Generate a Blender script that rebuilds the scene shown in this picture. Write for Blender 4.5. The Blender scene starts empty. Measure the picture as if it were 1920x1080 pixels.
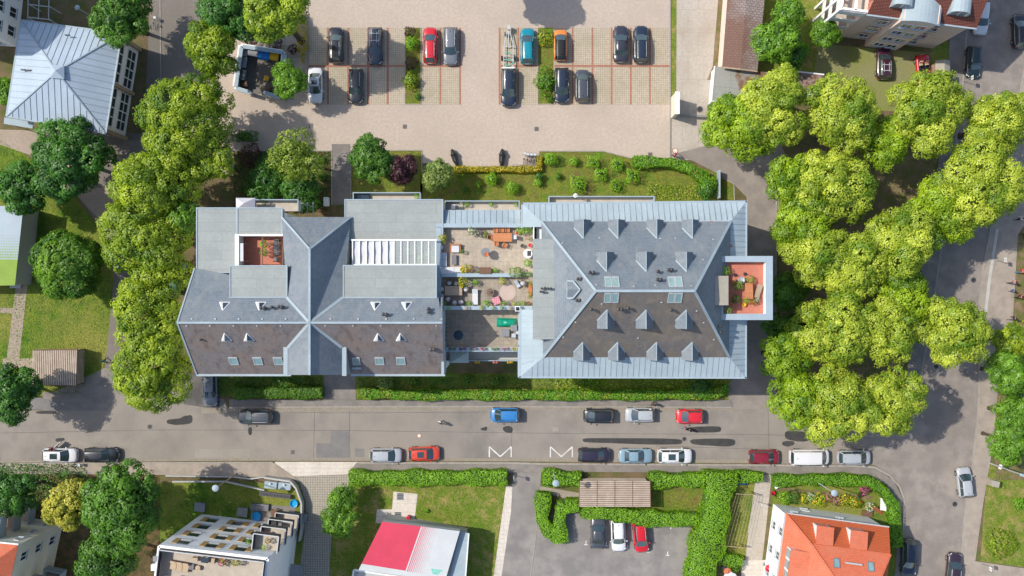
import bpy, bmesh, math, random
import numpy as np
from mathutils import Vector, Matrix
R_ = math.radians
scene = bpy.context.scene
COL = scene.collection
# ------------------------------------------------------------------ camera
CAM_H = 120.0          # metres above the street, looking straight down
PPM = 15.0             # photo pixels per metre on the ground
cam_d = bpy.data.cameras.new('drone_camera')
cam = bpy.data.objects.new('drone_camera', cam_d)
COL.objects.link(cam)
cam.location = (0, 0, CAM_H)
cam.rotation_euler = (0, 0, 0)
cam_d.sensor_width = 36.0
cam_d.lens = 36.0 * CAM_H / (1920 / PPM)
cam_d.clip_end = 3000
scene.camera = cam
# ------------------------------------------------------------------ light
SUN_EL, SUN_TO = R_(50), Vector((-0.957, 0.29, 0))
to_sun = Vector((SUN_TO.x * math.cos(SUN_EL), SUN_TO.y * math.cos(SUN_EL), math.sin(SUN_EL))).normalized()
world = bpy.data.worlds.new('World'); scene.world = world
world.use_nodes = True
wn = world.node_tree.nodes; wl = world.node_tree.links
bg = wn.get('Background') or wn.new('ShaderNodeBackground')
sky = wn.new('ShaderNodeTexSky'); sky.sky_type = 'NISHITA'; sky.sun_disc = False
sky.sun_elevation = SUN_EL; sky.sun_rotation = math.atan2(SUN_TO.x, SUN_TO.y)
sky.air_density = 1.0; sky.dust_density = 1.5
wl.new(sky.outputs[0], bg.inputs[0]); bg.inputs[1].default_value = 0.15
sun_d = bpy.data.lights.new('sun', 'SUN'); sun_d.energy = 3.4; sun_d.angle = R_(0.55); sun_d.color = (1.0, 0.94, 0.84)
sun = bpy.data.objects.new('sun', sun_d); COL.objects.link(sun)
sun.location = to_sun * 200
sun.rotation_euler = (-to_sun).to_track_quat('-Z', 'Y').to_euler()
scene.view_settings.view_transform = 'Standard'
scene.view_settings.look = 'None'
scene.view_settings.exposure = 0.50
scene.view_settings.gamma = 1.0
# ------------------------------------------------------------------ helpers
def P(px, py, z=0.0):
    """real position of something seen at photo pixel (px, py) that stands z metres up"""
    k = (1 - z / CAM_H) / PPM
    return Vector(((px - 960) * k, (540 - py) * k, z))
def tagged(o, label=None, cat=None, group=None, kind=None):
    if label: o['label'] = label
    if cat: o['category'] = cat
    if group: o['group'] = group
    if kind: o['kind'] = kind
    return o
def thing(name, label, cat, loc=(0, 0, 0), rz=0.0, group=None):
    o = bpy.data.objects.new(name, None); COL.objects.link(o)
    o.empty_display_size = 0.3
    o.location = loc; o.rotation_euler = (0, 0, rz)
    return tagged(o, label, cat, group)
LOCAL = set()          # things whose parts are laid out around their own base
def lthing(*a, **k):
    o = thing(*a, **k); LOCAL.add(o.name); return o
def root_loc(p):
    v = Vector((0, 0, 0))
    while p is not None:
        v += p.location; p = p.parent
    return v
class MB:
    def __init__(s): s.v = []; s.f = []; s.m = []; s.cur = 0
    def add(s, vs, fs):
        b = len(s.v); s.v += [tuple(v) for v in vs]
        for f in fs: s.f.append([b + i for i in f]); s.m.append(s.cur)
        return s
    def face(s, *pts): return s.add(pts, [range(len(pts))])
    def box(s, x0, y0, z0, x1, y1, z1):
        if x1 < x0: x0, x1 = x1, x0
        if y1 < y0: y0, y1 = y1, y0
        if z1 < z0: z0, z1 = z1, z0
        return s.add([(x0,y0,z0),(x1,y0,z0),(x1,y1,z0),(x0,y1,z0),(x0,y0,z1),(x1,y0,z1),(x1,y1,z1),(x0,y1,z1)],
                     [(3,2,1,0),(4,5,6,7),(0,1,5,4),(1,2,6,5),(2,3,7,6),(3,0,4,7)])
    def obox(s, c, size, rz=0.0, rx=0.0, ry=0.0):
        m = Matrix.Translation(Vector(c)) @ Matrix.Rotation(rz, 4, 'Z') @ Matrix.Rotation(ry, 4, 'Y') @ Matrix.Rotation(rx, 4, 'X')
        a, b, d = [q / 2 for q in size]
        vs = [m @ Vector(p) for p in [(-a,-b,-d),(a,-b,-d),(a,b,-d),(-a,b,-d),(-a,-b,d),(a,-b,d),(a,b,d),(-a,b,d)]]
        return s.add(vs, [(3,2,1,0),(4,5,6,7),(0,1,5,4),(1,2,6,5),(2,3,7,6),(3,0,4,7)])
    def prism(s, poly, z0, z1):
        n = len(poly)
        a = sum(poly[i][0]*poly[(i+1)%n][1]-poly[(i+1)%n][0]*poly[i][1] for i in range(n))
        if a < 0: poly = poly[::-1]
        vs = [(p[0], p[1], z0) for p in poly] + [(p[0], p[1], z1) for p in poly]
        fs = [list(range(n))[::-1], list(range(n, 2*n))] + [(i, (i+1)%n, n+(i+1)%n, n+i) for i in range(n)]
        return s.add(vs, fs)
    def slab(s, pts, t):
        """polygon in space given a thickness t downwards"""
        n = len(pts)
        vs = [tuple(p) for p in pts] + [(p[0], p[1], p[2]-t) for p in pts]
        a = sum(pts[i][0]*pts[(i+1)%n][1]-pts[(i+1)%n][0]*pts[i][1] for i in range(n))
        up = list(range(n)); dn = list(range(n, 2*n))[::-1]
        sd = [(n+i, n+(i+1)%n, (i+1)%n, i) for i in range(n)]
        if a < 0: up = up[::-1]; dn = dn[::-1]; sd = [q[::-1] for q in sd]
        return s.add(vs, [up, dn] + sd)
    def bar(s, a, b, w, h=None, up=(0,0,1)):
        a = Vector(a); b = Vector(b); h = h or w
        d = (b - a)
        if d.length < 1e-6: return s
        dn = d.normalized(); u = Vector(up)
        if abs(dn.dot(u)) > .98: u = Vector((1,0,0))
        sd = dn.cross(u).normalized(); u = sd.cross(dn).normalized()
        sd *= w/2; u *= h/2
        vs = [a-sd-u, a+sd-u, a+sd+u, a-sd+u, b-sd-u, b+sd-u, b+sd+u, b-sd+u]
        return s.add(vs, [(0,1,2,3),(7,6,5,4),(0,4,5,1),(1,5,6,2),(2,6,7,3),(3,7,4,0)])
    def tube(s, pts, r, n=8):
        pts = [Vector(p) for p in pts]
        rs = r if isinstance(r, (list, tuple)) else [r]*len(pts)
        vs = []
        for i, p in enumerate(pts):
            d = (pts[min(i+1, len(pts)-1)] - pts[max(i-1, 0)]).normalized()
            u = Vector((0,0,1)) if abs(d.z) < .9 else Vector((1,0,0))
            a = d.cross(u).normalized(); b = d.cross(a).normalized()
            for k in range(n):
                t = 2*math.pi*k/n
                vs.append(p + a*math.cos(t)*rs[i] + b*math.sin(t)*rs[i])
        fs = [(i*n+k, i*n+(k+1)%n, (i+1)*n+(k+1)%n, (i+1)*n+k) for i in range(len(pts)-1) for k in range(n)]
        fs += [tuple(range(n))[::-1], tuple(range((len(pts)-1)*n, len(pts)*n))]
        return s.add(vs, fs)
    def lathe(s, prof, c=(0,0,0), n=16):
        vs = []
        for r, z in prof:
            for k in range(n):
                t = 2*math.pi*k/n
                vs.append((c[0]+r*math.cos(t), c[1]+r*math.sin(t), c[2]+z))
        m = len(prof)
        fs = [(i*n+k, i*n+(k+1)%n, (i+1)*n+(k+1)%n, (i+1)*n+k) for i in range(m-1) for k in range(n)]
        fs += [tuple(range(n))[::-1], tuple(range((m-1)*n, m*n))]
        return s.add(vs, fs)
    def build(s, name, mat, parent=None, smooth=0, bevel=0):
        r = parent
        while r is not None and r.parent is not None: r = r.parent
        off = Vector((0, 0, 0)) if r is not None and r.name in LOCAL else root_loc(parent)
        me = bpy.data.meshes.new(name)
        me.from_pydata([(v[0]-off.x, v[1]-off.y, v[2]-off.z) for v in s.v], [], s.f)
        mats = mat if isinstance(mat, (list, tuple)) else [mat]
        for m in mats: me.materials.append(m)
        if len(mats) > 1: me.polygons.foreach_set('material_index', s.m)
        me.validate()
        bm = bmesh.new(); bm.from_mesh(me); bmesh.ops.recalc_face_normals(bm, faces=bm.faces); bm.to_mesh(me); bm.free()
        if smooth:
            me.polygons.foreach_set('use_smooth', [True]*len(me.polygons))
            me.set_sharp_from_angle(angle=R_(smooth))
        me.update()
        o = bpy.data.objects.new(name, me); COL.objects.link(o)
        if parent is not None: o.parent = parent
        if bevel:
            b = o.modifiers.new('bevel', 'BEVEL'); b.width = bevel; b.segments = 2; b.limit_method = 'ANGLE'
        return o
    def solo(s, name, mat, label, cat, group=None, kind=None, smooth=0, bevel=0):
        """the mesh as a top-level thing with its origin at its base"""
        a = np.array(s.v); lo = a.min(0); hi = a.max(0)
        c = ((lo[0]+hi[0])/2, (lo[1]+hi[1])/2, lo[2])
        s.v = [(v[0]-c[0], v[1]-c[1], v[2]-c[2]) for v in s.v]
        o = s.build(name, mat, None, smooth, bevel); o.location = c; LOCAL.add(o.name)
        return tagged(o, label, cat, group, kind)
# ------------------------------------------------------------------ materials
def nt(name):
    m = bpy.data.materials.new(name); m.use_nodes = True
    n = m.node_tree.nodes; l = m.node_tree.links
    return m, n, l, n['Principled BSDF']
def mixc(n, l, fac, a, b, blend='MIX'):
    x = n.new('ShaderNodeMix'); x.data_type = 'RGBA'; x.blend_type = blend
    for sock, val in ((x.inputs[0], fac), (x.inputs[6], a), (x.inputs[7], b)):
        if hasattr(val, 'links') or hasattr(val, 'is_output'): l.new(val, sock)
        elif isinstance(val, (int, float)): sock.default_value = val
        else: sock.default_value = (*val[:3], 1)
    return x.outputs[2]
def coords(n, l, kind='Object', rz=0.0):
    if kind == 'World':
        g = n.new('ShaderNodeNewGeometry'); out = g.outputs['Position']
    else:
        t = n.new('ShaderNodeTexCoord'); out = t.outputs['Object']
    if rz:
        mp = n.new('ShaderNodeMapping'); mp.inputs['Rotation'].default_value = (0, 0, rz)
        l.new(out, mp.inputs[0]); out = mp.outputs[0]
    return out
def noise(n, l, co, scale, detail=4, rough=.55, lo=.35, hi=.65):
    t = n.new('ShaderNodeTexNoise'); t.inputs['Scale'].default_value = scale
    t.inputs['Detail'].default_value = detail; t.inputs['Roughness'].default_value = rough
    l.new(co, t.inputs['Vector'])
    r = n.new('ShaderNodeMapRange'); r.inputs[1].default_value = lo; r.inputs[2].default_value = hi
    l.new(t.outputs['Fac'], r.inputs[0])
    return r.outputs[0]
def bump(n, l, bs, h, strength=.3, dist=.02):
    b = n.new('ShaderNodeBump'); b.inputs['Strength'].default_value = strength; b.inputs['Distance'].default_value = dist
    l.new(h, b.inputs['Height']); l.new(b.outputs[0], bs.inputs['Normal'])
def sc(c, k): return tuple(min(1, x*k) for x in c)
def M(name, col, rough=.6, var=.12, scale=1.2, col2=None, metal=0.0, coat=0.0, spec=.4, fine=None, bmp=0.0, bscale=25, kind='Object', emit=None):
    """plain material with a broad and a fine grain of its own"""
    m, n, l, b = nt(name)
    co = coords(n, l, kind)
    c = mixc(n, l, noise(n, l, co, scale, 5), sc(col, 1-var), col2 or sc(col, 1+var))
    f = noise(n, l, co, fine or scale*9, 3)
    c = mixc(n, l, f, c, mixc(n, l, .5, c, sc(col, 1-1.6*var)))
    l.new(c, b.inputs['Base Color'])
    b.inputs['Roughness'].default_value = rough; b.inputs['Metallic'].default_value = metal
    b.inputs['Specular IOR Level'].default_value = spec
    if coat: b.inputs['Coat Weight'].default_value = coat; b.inputs['Coat Roughness'].default_value = .05
    if bmp: bump(n, l, b, noise(n, l, co, bscale, 3), bmp)
    return m
def brick_mat(name, c1, c2, mortar, w, h, msize=.02, offset=.5, rz=0.0, rough=.8, stain=None, stain_scale=.25, stain_amt=.5, kind='World', spec=.3, fine_amt=.4, bmp=.2, lo=.45, hi=.7, streak=None):
    m, n, l, b = nt(name)
    co = coords(n, l, kind, rz)
    t = n.new('ShaderNodeTexBrick'); t.offset = offset
    t.inputs['Color1'].default_value = (*c1, 1); t.inputs['Color2'].default_value = (*c2, 1); t.inputs['Mortar'].default_value = (*mortar, 1)
    t.inputs['Scale'].default_value = 1; t.inputs['Brick Width'].default_value = w; t.inputs['Row Height'].default_value = h
    t.inputs['Mortar Size'].default_value = msize; t.inputs['Mortar Smooth'].default_value = .2
    l.new(co, t.inputs['Vector'])
    c = t.outputs['Color']
    avg = tuple((x+y)/2 for x, y in zip(c1, c2))
    c = mixc(n, l, fine_amt, c, mixc(n, l, noise(n, l, co, 3.1, 6, .65), sc(avg, .72), sc(avg, 1.22)))
    if stain:
        f = noise(n, l, co, stain_scale, 7, .62, lo, hi)
        mm = n.new('ShaderNodeMath'); mm.operation = 'MULTIPLY'; mm.inputs[1].default_value = stain_amt; l.new(f, mm.inputs[0])
        c = mixc(n, l, mm.outputs[0], c, stain)
    if streak:
        mp = n.new('ShaderNodeMapping'); mp.inputs['Scale'].default_value = streak[1]; l.new(co, mp.inputs[0])
        mm = n.new('ShaderNodeMath'); mm.operation = 'MULTIPLY'; mm.inputs[1].default_value = streak[2]; l.new(noise(n, l, mp.outputs[0], 1.0, 6, .6, .5, .66), mm.inputs[0])
        c = mixc(n, l, mm.outputs[0], c, streak[0])
    l.new(c, b.inputs['Base Color']); b.inputs['Roughness'].default_value = rough; b.inputs['Specular IOR Level'].default_value = spec
    if bmp: bump(n, l, b, noise(n, l, co, 18, 4), bmp)
    return m
def ground_mat(name, cols, scales, rough=.95, bmp=.3, bscale=12, fine=(.75, 1.25), fine_scale=6.0, thr=(.4, .6)):
    """soil / grass / asphalt: several colours mixed by noises of different size"""
    m, n, l, b = nt(name)
    co = coords(n, l, 'World')
    c = cols[0]
    for i, (cc, s) in enumerate(zip(cols[1:], scales)):
        mp = n.new('ShaderNodeMapping'); mp.inputs['Location'].default_value = (17.3*i+3, 9.1*i, 0); l.new(co, mp.inputs[0])
        c = mixc(n, l, noise(n, l, mp.outputs[0], s, 8, .62, *thr), c, cc)
    f = noise(n, l, co, fine_scale, 6, .7, .3, .7)
    sp = mixc(n, l, f, (fine[0],)*3, (fine[1],)*3)
    c = mixc(n, l, 1.0, c, sp, 'MULTIPLY')
    l.new(c, b.inputs['Base Color']); b.inputs['Roughness'].default_value = rough; b.inputs['Specular IOR Level'].default_value = .2
    if bmp: bump(n, l, b, noise(n, l, co, bscale, 6, .7), bmp, .05)
    return m
def leaf_mat(name, dark, light, trans=.3):
    m, n, l, b = nt(name)
    a = n.new('ShaderNodeAttribute'); a.attribute_name = 'tint'
    c = mixc(n, l, a.outputs['Fac'], dark, light)
    n.remove(b)
    d = n.new('ShaderNodeBsdfDiffuse'); t = n.new('ShaderNodeBsdfTranslucent'); g = n.new('ShaderNodeBsdfGlossy')
    g.inputs['Roughness'].default_value = .45; g.inputs['Color'].default_value = (.6, .6, .6, 1)
    l.new(c, d.inputs[0])
    l.new(mixc(n, l, 1.0, c, (1.0, 1.15, .55), 'MULTIPLY'), t.inputs[0])
    mx = n.new('ShaderNodeMixShader'); mx.inputs[0].default_value = trans
    l.new(d.outputs[0], mx.inputs[1]); l.new(t.outputs[0], mx.inputs[2])
    m2 = n.new('ShaderNodeMixShader'); m2.inputs[0].default_value = .04
    l.new(mx.outputs[0], m2.inputs[1]); l.new(g.outputs[0], m2.inputs[2])
    l.new(m2.outputs[0], n['Material Output'].inputs[0])
    return m
def paint(name, col, metallic=.0):
    m = M(name, col, .3, .03, .8, coat=1.0, spec=.5, metal=metallic, fine=60)
    return m
MAT = {}
MAT['glass'] = M('window glass', (.025, .035, .045), .06, .1, .5, spec=.8, coat=.5)
MAT['car_glass'] = M('car glass', (.03, .05, .055), .05, .1, .5, spec=.9, coat=.6)
MAT['sky_glass'] = M('skylight glass', (.20, .33, .34), .08, .15, 1.0, spec=.8, coat=.5)
MAT['white'] = M('white paint', (.72, .72, .71), .5, .06, .7)
MAT['white_wall'] = M('white render', (.80, .795, .77), .85, .06, .4, fine=6, bmp=.1)
MAT['cream_wall'] = M('cream render', (.62, .60, .49), .85, .07, .4, fine=6, bmp=.1)
MAT['pink_wall'] = M('pink beige render', (.72, .56, .47), .85, .06, .4, fine=6, bmp=.1)
MAT['grey_wall'] = M('grey render', (.40, .40, .38), .85, .07, .4, fine=6, bmp=.1)
MAT['zinc'] = M('zinc sheet', (.295, .36, .395), .75, .12, .35, fine=5, spec=.3, metal=.0)
MAT['zinc_light'] = M('light zinc sheet', (.315, .38, .41), .78, .10, .35, fine=5, spec=.25, metal=.0)
MAT['zinc_seam'] = M('zinc seam', (.27, .32, .36), .5, .08, 1)
MAT['cap'] = M('parapet cap zinc', (.295, .365, .41), .75, .07, .8, spec=.3)
MAT['dark_metal'] = M('dark metal', (.035, .035, .038), .5, .15, 2)
MAT['grey_metal'] = M('grey metal', (.22, .23, .24), .45, .1, 2, metal=.3)
MAT['galv'] = M('galvanised steel', (.45, .47, .48), .6, .1, 3, metal=.2)
MAT['rubber'] = M('tyre rubber', (.018, .018, .018), .85, .15, 4)
MAT['rim'] = M('alloy rim', (.42, .43, .44), .35, .1, 4, metal=.7)
MAT['lens'] = M('lamp lens', (.72, .74, .75), .12, .05, 4, coat=.8)
MAT['taillens'] = M('tail lamp lens', (.30, .012, .014), .15, .1, 4, coat=.8)
MAT['plate'] = M('plate white', (.7, .7, .68), .5, .03, 4)
MAT['black_trim'] = M('black trim', (.012, .012, .013), .45, .1, 4)
MAT['bark'] = M('bark', (.09, .065, .045), .95, .25, 3, bmp=.5)
MAT['birch_bark'] = M('birch bark', (.55, .52, .46), .9, .25, 4, col2=(.2, .18, .15))
MAT['core'] = M('twig mass', (.045, .10, .012), .95, .3, 3)
MAT['terracotta'] = M('terracotta', (.42, .13, .055), .8, .12, 3)
MAT['pot_grey'] = M('grey pot', (.16, .16, .17), .7, .12, 3)
MAT['pot_blue'] = M('blue plastic', (.01, .18, .55), .4, .08, 3, spec=.5)
MAT['orange_wood'] = brick_mat('orange oiled wood', (.50, .20, .085), (.44, .17, .07), (.2, .08, .03), 1.9, .14, .012, .3, kind='Object', rough=.6, fine_amt=.25, bmp=.1)
MAT['pale_wood'] = brick_mat('weathered wood', (.40, .30, .21), (.33, .25, .18), (.14, .1, .07), 1.7, .12, .012, .3, kind='Object', rough=.8, fine_amt=.35, bmp=.1)
MAT['brown_wood'] = brick_mat('brown wood', (.17, .09, .055), (.14, .075, .045), (.05, .03, .02), 1.4, .12, .012, .3, kind='Object', rough=.7, fine_amt=.3, bmp=.1)
MAT['cushion_white'] = M('white cushion', (.54, .55, .56), .9, .05, 3, bmp=.1)
MAT['cushion_grey'] = M('grey cushion', (.38, .42, .47), .9, .06, 3, bmp=.1)
MAT['cushion_beige'] = M('beige cushion', (.45, .34, .23), .9, .08, 3, bmp=.1)
MAT['wicker'] = M('wicker', (.17, .12, .09), .85, .25, 8, bmp=.3)
MAT['skin'] = M('skin', (.48, .28, .20), .6, .05, 6)
# ------------------------------------------------------------------ foliage
LEAF = {
 'linden':  leaf_mat('linden leaves',  (.14, .26, .012), (.60, .66, .07), .36),
 'lindengreen': leaf_mat('greener linden leaves', (.11, .23, .010), (.42, .57, .024), .36),
 'maple':   leaf_mat('maple leaves',   (.07, .18, .014), (.22, .42, .03), .34),
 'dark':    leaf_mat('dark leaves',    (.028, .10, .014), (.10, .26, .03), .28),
 'deep':    leaf_mat('deep green leaves', (.035, .11, .012), (.13, .29, .024), .28),
 'olive':   leaf_mat('olive leaves',   (.10, .20, .010), (.43, .53, .03), .36),
 'golden':  leaf_mat('golden leaves',  (.24, .25, .02), (.56, .52, .07), .3),
 'bright':  leaf_mat('bright leaves',  (.13, .30, .012), (.32, .58, .025), .32),
 'purple':  leaf_mat('purple leaves',  (.035, .012, .018), (.11, .04, .05), .15),
 'pale':    leaf_mat('pale leaves',    (.12, .20, .03), (.30, .38, .10), .25),
 'birch':   leaf_mat('birch leaves',   (.13, .20, .014), (.34, .44, .05), .34),
 'yellow':  leaf_mat('yellow leaves',  (.36, .28, .01), (.62, .48, .02), .25),
 'hedge':   leaf_mat('hedge leaves',   (.08, .24, .010), (.27, .52, .02), .32),
 'hedgedark': leaf_mat('darker hedge leaves', (.045, .14, .010), (.18, .34, .02), .3),
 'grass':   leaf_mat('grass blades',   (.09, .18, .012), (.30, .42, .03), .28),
 'flower_red': leaf_mat('red petals', (.45, .01, .02), (.7, .03, .05), .2),
 'flower_pink': leaf_mat('pink petals', (.55, .02, .22), (.75, .20, .45), .2),
 'flower_yellow': leaf_mat('yellow petals', (.65, .40, .01), (.75, .6, .03), .2),
 'flower_white': leaf_mat('white petals', (.6, .6, .55), (.75, .74, .7), .2),
 'flower_violet': leaf_mat('violet petals', (.16, .03, .25), (.35, .10, .42), .2),
}
def leaf_object(name, pos, nrm, size, tint, mats, parent=None, rng=None, core=None, midx=None):
    """many small leaf faces as one mesh; core = (verts, faces) of a solid twig mass inside"""
    N = len(pos)
    rng = rng or np.random.default_rng(1)
    nrm = nrm / np.maximum(np.linalg.norm(nrm, axis=1, keepdims=True), 1e-6)
    r = rng.normal(size=(N, 3)); t = np.cross(nrm, r); t /= np.maximum(np.linalg.norm(t, axis=1, keepdims=True), 1e-6)
    b = np.cross(nrm, t)
    s = size.reshape(-1, 1)
    fold = nrm * s * .18
    q = np.stack([pos - t*s*.62, pos - b*s*.40 + fold, pos + t*s*.62, pos + b*s*.40 + fold], axis=1).reshape(-1, 3)
    off = np.array(root_loc(parent))
    verts = q - off
    nv = len(verts)
    cv, cf = (core if core else (np.zeros((0, 3)), []))
    if len(cv): verts = np.vstack([verts, np.array(cv) - off])
    me = bpy.data.meshes.new(name)
    loops = np.arange(nv, dtype=np.int32)
    starts = np.arange(0, nv, 4, dtype=np.int32)
    if len(cv):
        cl = np.array([nv + i for f in cf for i in f], dtype=np.int32)
        cs = nv + np.cumsum([0] + [len(f) for f in cf])[:-1].astype(np.int32)
        loops = np.concatenate([loops, cl]); starts = np.concatenate([starts, cs])
    me.vertices.add(len(verts)); me.vertices.foreach_set('co', verts.astype(np.float32).ravel())
    me.loops.add(len(loops)); me.loops.foreach_set('vertex_index', loops)
    me.polygons.add(len(starts)); me.polygons.foreach_set('loop_start', starts)
    me.update(calc_edges=True); me.validate()
    at = me.attributes.new('tint', 'FLOAT', 'POINT')
    tt = np.repeat(tint, 4)
    if len(cv): tt = np.concatenate([tt, np.zeros(len(cv))])
    at.data.foreach_set('value', tt.astype(np.float32))
    for m in (mats if isinstance(mats, (list, tuple)) else [mats]): me.materials.append(m)
    mi = np.zeros(len(starts), dtype=np.int32)
    if midx is not None: mi[:N] = midx
    if len(cv): me.materials.append(MAT['core']); mi[N:] = len(me.materials) - 1
    me.polygons.foreach_set('material_index', mi)
    o = bpy.data.objects.new(name, me); COL.objects.link(o)
    if parent is not None: o.parent = parent
    return o
def sph(rng, n, zmin=-1.0):
    z = rng.uniform(zmin, 1, n); a = rng.uniform(0, 2*math.pi, n); r = np.sqrt(1 - z*z)
    return np.stack([r*np.cos(a), r*np.sin(a), z], axis=1)
def crown_arrays(rng, c, R, Hv, leaf=.30, nl=None, k=13, lobe=(.17, .32), sub=.42, drop=.0, ragged=1.0):
    """lobes on an uneven ellipsoid, twig clumps on the lobes, leaves on the clumps"""
    nl = nl or int(18 + 5.0*R)
    g = math.pi*(3 - math.sqrt(5))
    ph = rng.uniform(0, 6.28)
    q1, q2, q3 = rng.uniform(0, 6.28, 3)
    L = []
    for i in range(nl):
        z = 1 - 1.35*(i + .5)/nl
        rr = math.sqrt(max(0, 1 - z*z)); a = ph + g*i + rng.normal(0, .35)
        # the outline swells and shrinks around the crown
        out = 1 + ragged*(.17*math.sin(2*a + q1) + .10*math.sin(3*a + q2) + .06*math.sin(5*a + q3))
        lr = R*rng.uniform(*lobe)*(1 - .25*ragged*rng.random())
        kx = min(1.0, rng.uniform(.62, 1.0)*out)*(R - lr*.8)/R
        L.append((c[0] + R*kx*rr*math.cos(a), c[1] + R*kx*rr*math.sin(a), c[2] + Hv*.70*z*rng.uniform(.5, 1.12), lr))
    L.append((c[0], c[1], c[2] + Hv*.0, R*.42))
    L = np.array(L)
    P_, N_, T_ = [], [], []
    for i, (x, y, z, lr) in enumerate(L):
        n = int(4*math.pi*lr*lr*.72/(sub*sub*1.25)) + 6
        d = sph(rng, n, -.45)
        p = np.array([x, y, z]) + d*np.array([1, 1, .85])*lr*rng.uniform(.86, 1.08, (n, 1))
        keep = np.ones(n, bool)
        for j in range(len(L)):
            if j != i:
                keep &= np.linalg.norm((p - L[j, :3])/np.array([1, 1, .85]), axis=1) > L[j, 3]*.80
        keep &= rng.random(n) > drop
        lt = rng.normal(0, .24)
        P_.append(p[keep]); N_.append(d[keep]); T_.append(rng.normal(.5 + lt, .17, keep.sum()))
    sp = np.vstack(P_); sn = np.vstack(N_); st = np.concatenate(T_)
    n = len(sp)
    rs = sub*rng.uniform(.7, 1.25, (n, 1))
    d2 = sph(rng, n*k).reshape(n, k, 3) + sn[:, None, :]*.55
    d2 /= np.linalg.norm(d2, axis=2, keepdims=True)
    pos = sp[:, None, :] + d2*rs[:, None, :]*rng.uniform(.55, 1.15, (n, k, 1))
    nrm = d2*.75 + sn[:, None, :]*.55 + rng.normal(0, .2, (n, k, 3)) + np.array([0, 0, .38])
    tint = np.clip(st[:, None] + rng.normal(0, .08, (n, k)), 0, 1)
    size = leaf*rng.uniform(.7, 1.3, (n, k))
    # thinner leaves on the inner twigs
    m = int(150*R)
    d3 = sph(rng, m, -.6)*np.array([R*.72, R*.72, Hv*.55])*rng.uniform(.5, 1, (m, 1)) + np.array(c)
    return (np.vstack([pos.reshape(-1, 3), d3]), np.vstack([nrm.reshape(-1, 3), rng.normal(0, .45, (m, 3)) + np.array([0, 0, .9])]), np.concatenate([size.ravel(), leaf*1.5*np.ones(m)]),
            np.concatenate([tint.ravel(), np.clip(rng.normal(.4, .15, m), 0, 1)]), L)
_seed = [11]
def nrng():
    _seed[0] += 7
    return np.random.default_rng(_seed[0])
def tree(px, py, rpx, h, kind, label, group=None, cat='tree', name='broadleaf_tree', squash=.62, leaf=.30, sub=.42, bark='bark', drop=0.0, k=20, ragged=1.0, sx=1.0, base=0.0, lobe=(.17, .32)):
    rng = nrng()
    zc = h*.62
    c = P(px, py, zc)
    R = rpx/PPM*(1 - zc/CAM_H)*.97
    Hv = min(h - zc, R*squash*1.5)
    zc = h - Hv
    c = P(px, py, zc)
    root = thing(name, label, cat, (c.x, c.y, base), 0, group)
    pos, nrm, size, tint, L = crown_arrays(rng, np.array([c.x, c.y, zc]), R, Hv, leaf, k=k, sub=sub, drop=drop, ragged=ragged, lobe=lobe)
    if sx != 1.0: pos[:, 0] = c.x + (pos[:, 0] - c.x)*sx
    leaf_object('crown', pos, nrm, size, tint, LEAF[kind], root, rng)
    t = MB(); r0 = max(.10, h*.022)
    fork = Vector((c.x + rng.normal(0, .15), c.y + rng.normal(0, .15), max(1.2, zc - Hv*.75)))
    t.tube([(c.x, c.y, base), (c.x + .03, c.y, base + .4), fork], [r0*1.5, r0, r0*.75], 8)
    for i in rng.permutation(len(L))[:9]:
        x, y, z, lr = L[i]
        mid = fork.lerp(Vector((x, y, z)), .5) + Vector((0, 0, .25))
        t.tube([fork, mid, (x, y, z), (x + (x - c.x)*.25, y + (y - c.y)*.25, z + lr*.4)], [r0*.5, r0*.33, r0*.18, r0*.06], 6)
    t.build('trunk', MAT[bark], root, smooth=60)
    return root
def blob_core(c, r, n=8, m=6):
    vs, fs = [], []
    for i in range(m+1):
        th = math.pi*i/m
        for j in range(n):
            a = 2*math.pi*j/n
            vs.append((c[0]+r[0]*math.sin(th)*math.cos(a), c[1]+r[1]*math.sin(th)*math.sin(a), c[2]+r[2]*math.cos(th)))
    for i in range(m):
        for j in range(n):
            fs.append((i*n+j, (i+1)*n+j, (i+1)*n+(j+1)%n, i*n+(j+1)%n))
    return vs, fs
def bush_arrays(rng, c, r, leaf, boxy=0.0, dens=1.0):
    area = 2*math.pi*((r[0]*r[1] + r[0]*r[2] + r[1]*r[2])/3)*2
    n = int(area/(leaf*leaf)*1.1*dens) + 40
    d = sph(rng, n, -.55)
    e = d.copy()
    if boxy: e = np.sign(d)*np.abs(d)**(1 - boxy); e /= np.maximum(np.abs(e).max(1, keepdims=True), .75)
    w = 1 + .13*np.sin(d[:, :1]*5 + rng.uniform(0, 6)) + .10*np.sin(d[:, 1:2]*7 + rng.uniform(0, 6))
    p = np.array(c) + e*np.array(r)*w*rng.uniform(.84, 1.06, (n, 1))
    nr = d + rng.normal(0, .45, (n, 3)) + np.array([0, 0, .2])
    t = np.clip(rng.normal(.5, .22, n), 0, 1)
    return p, nr, leaf*rng.uniform(.7, 1.3, n), t
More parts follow.
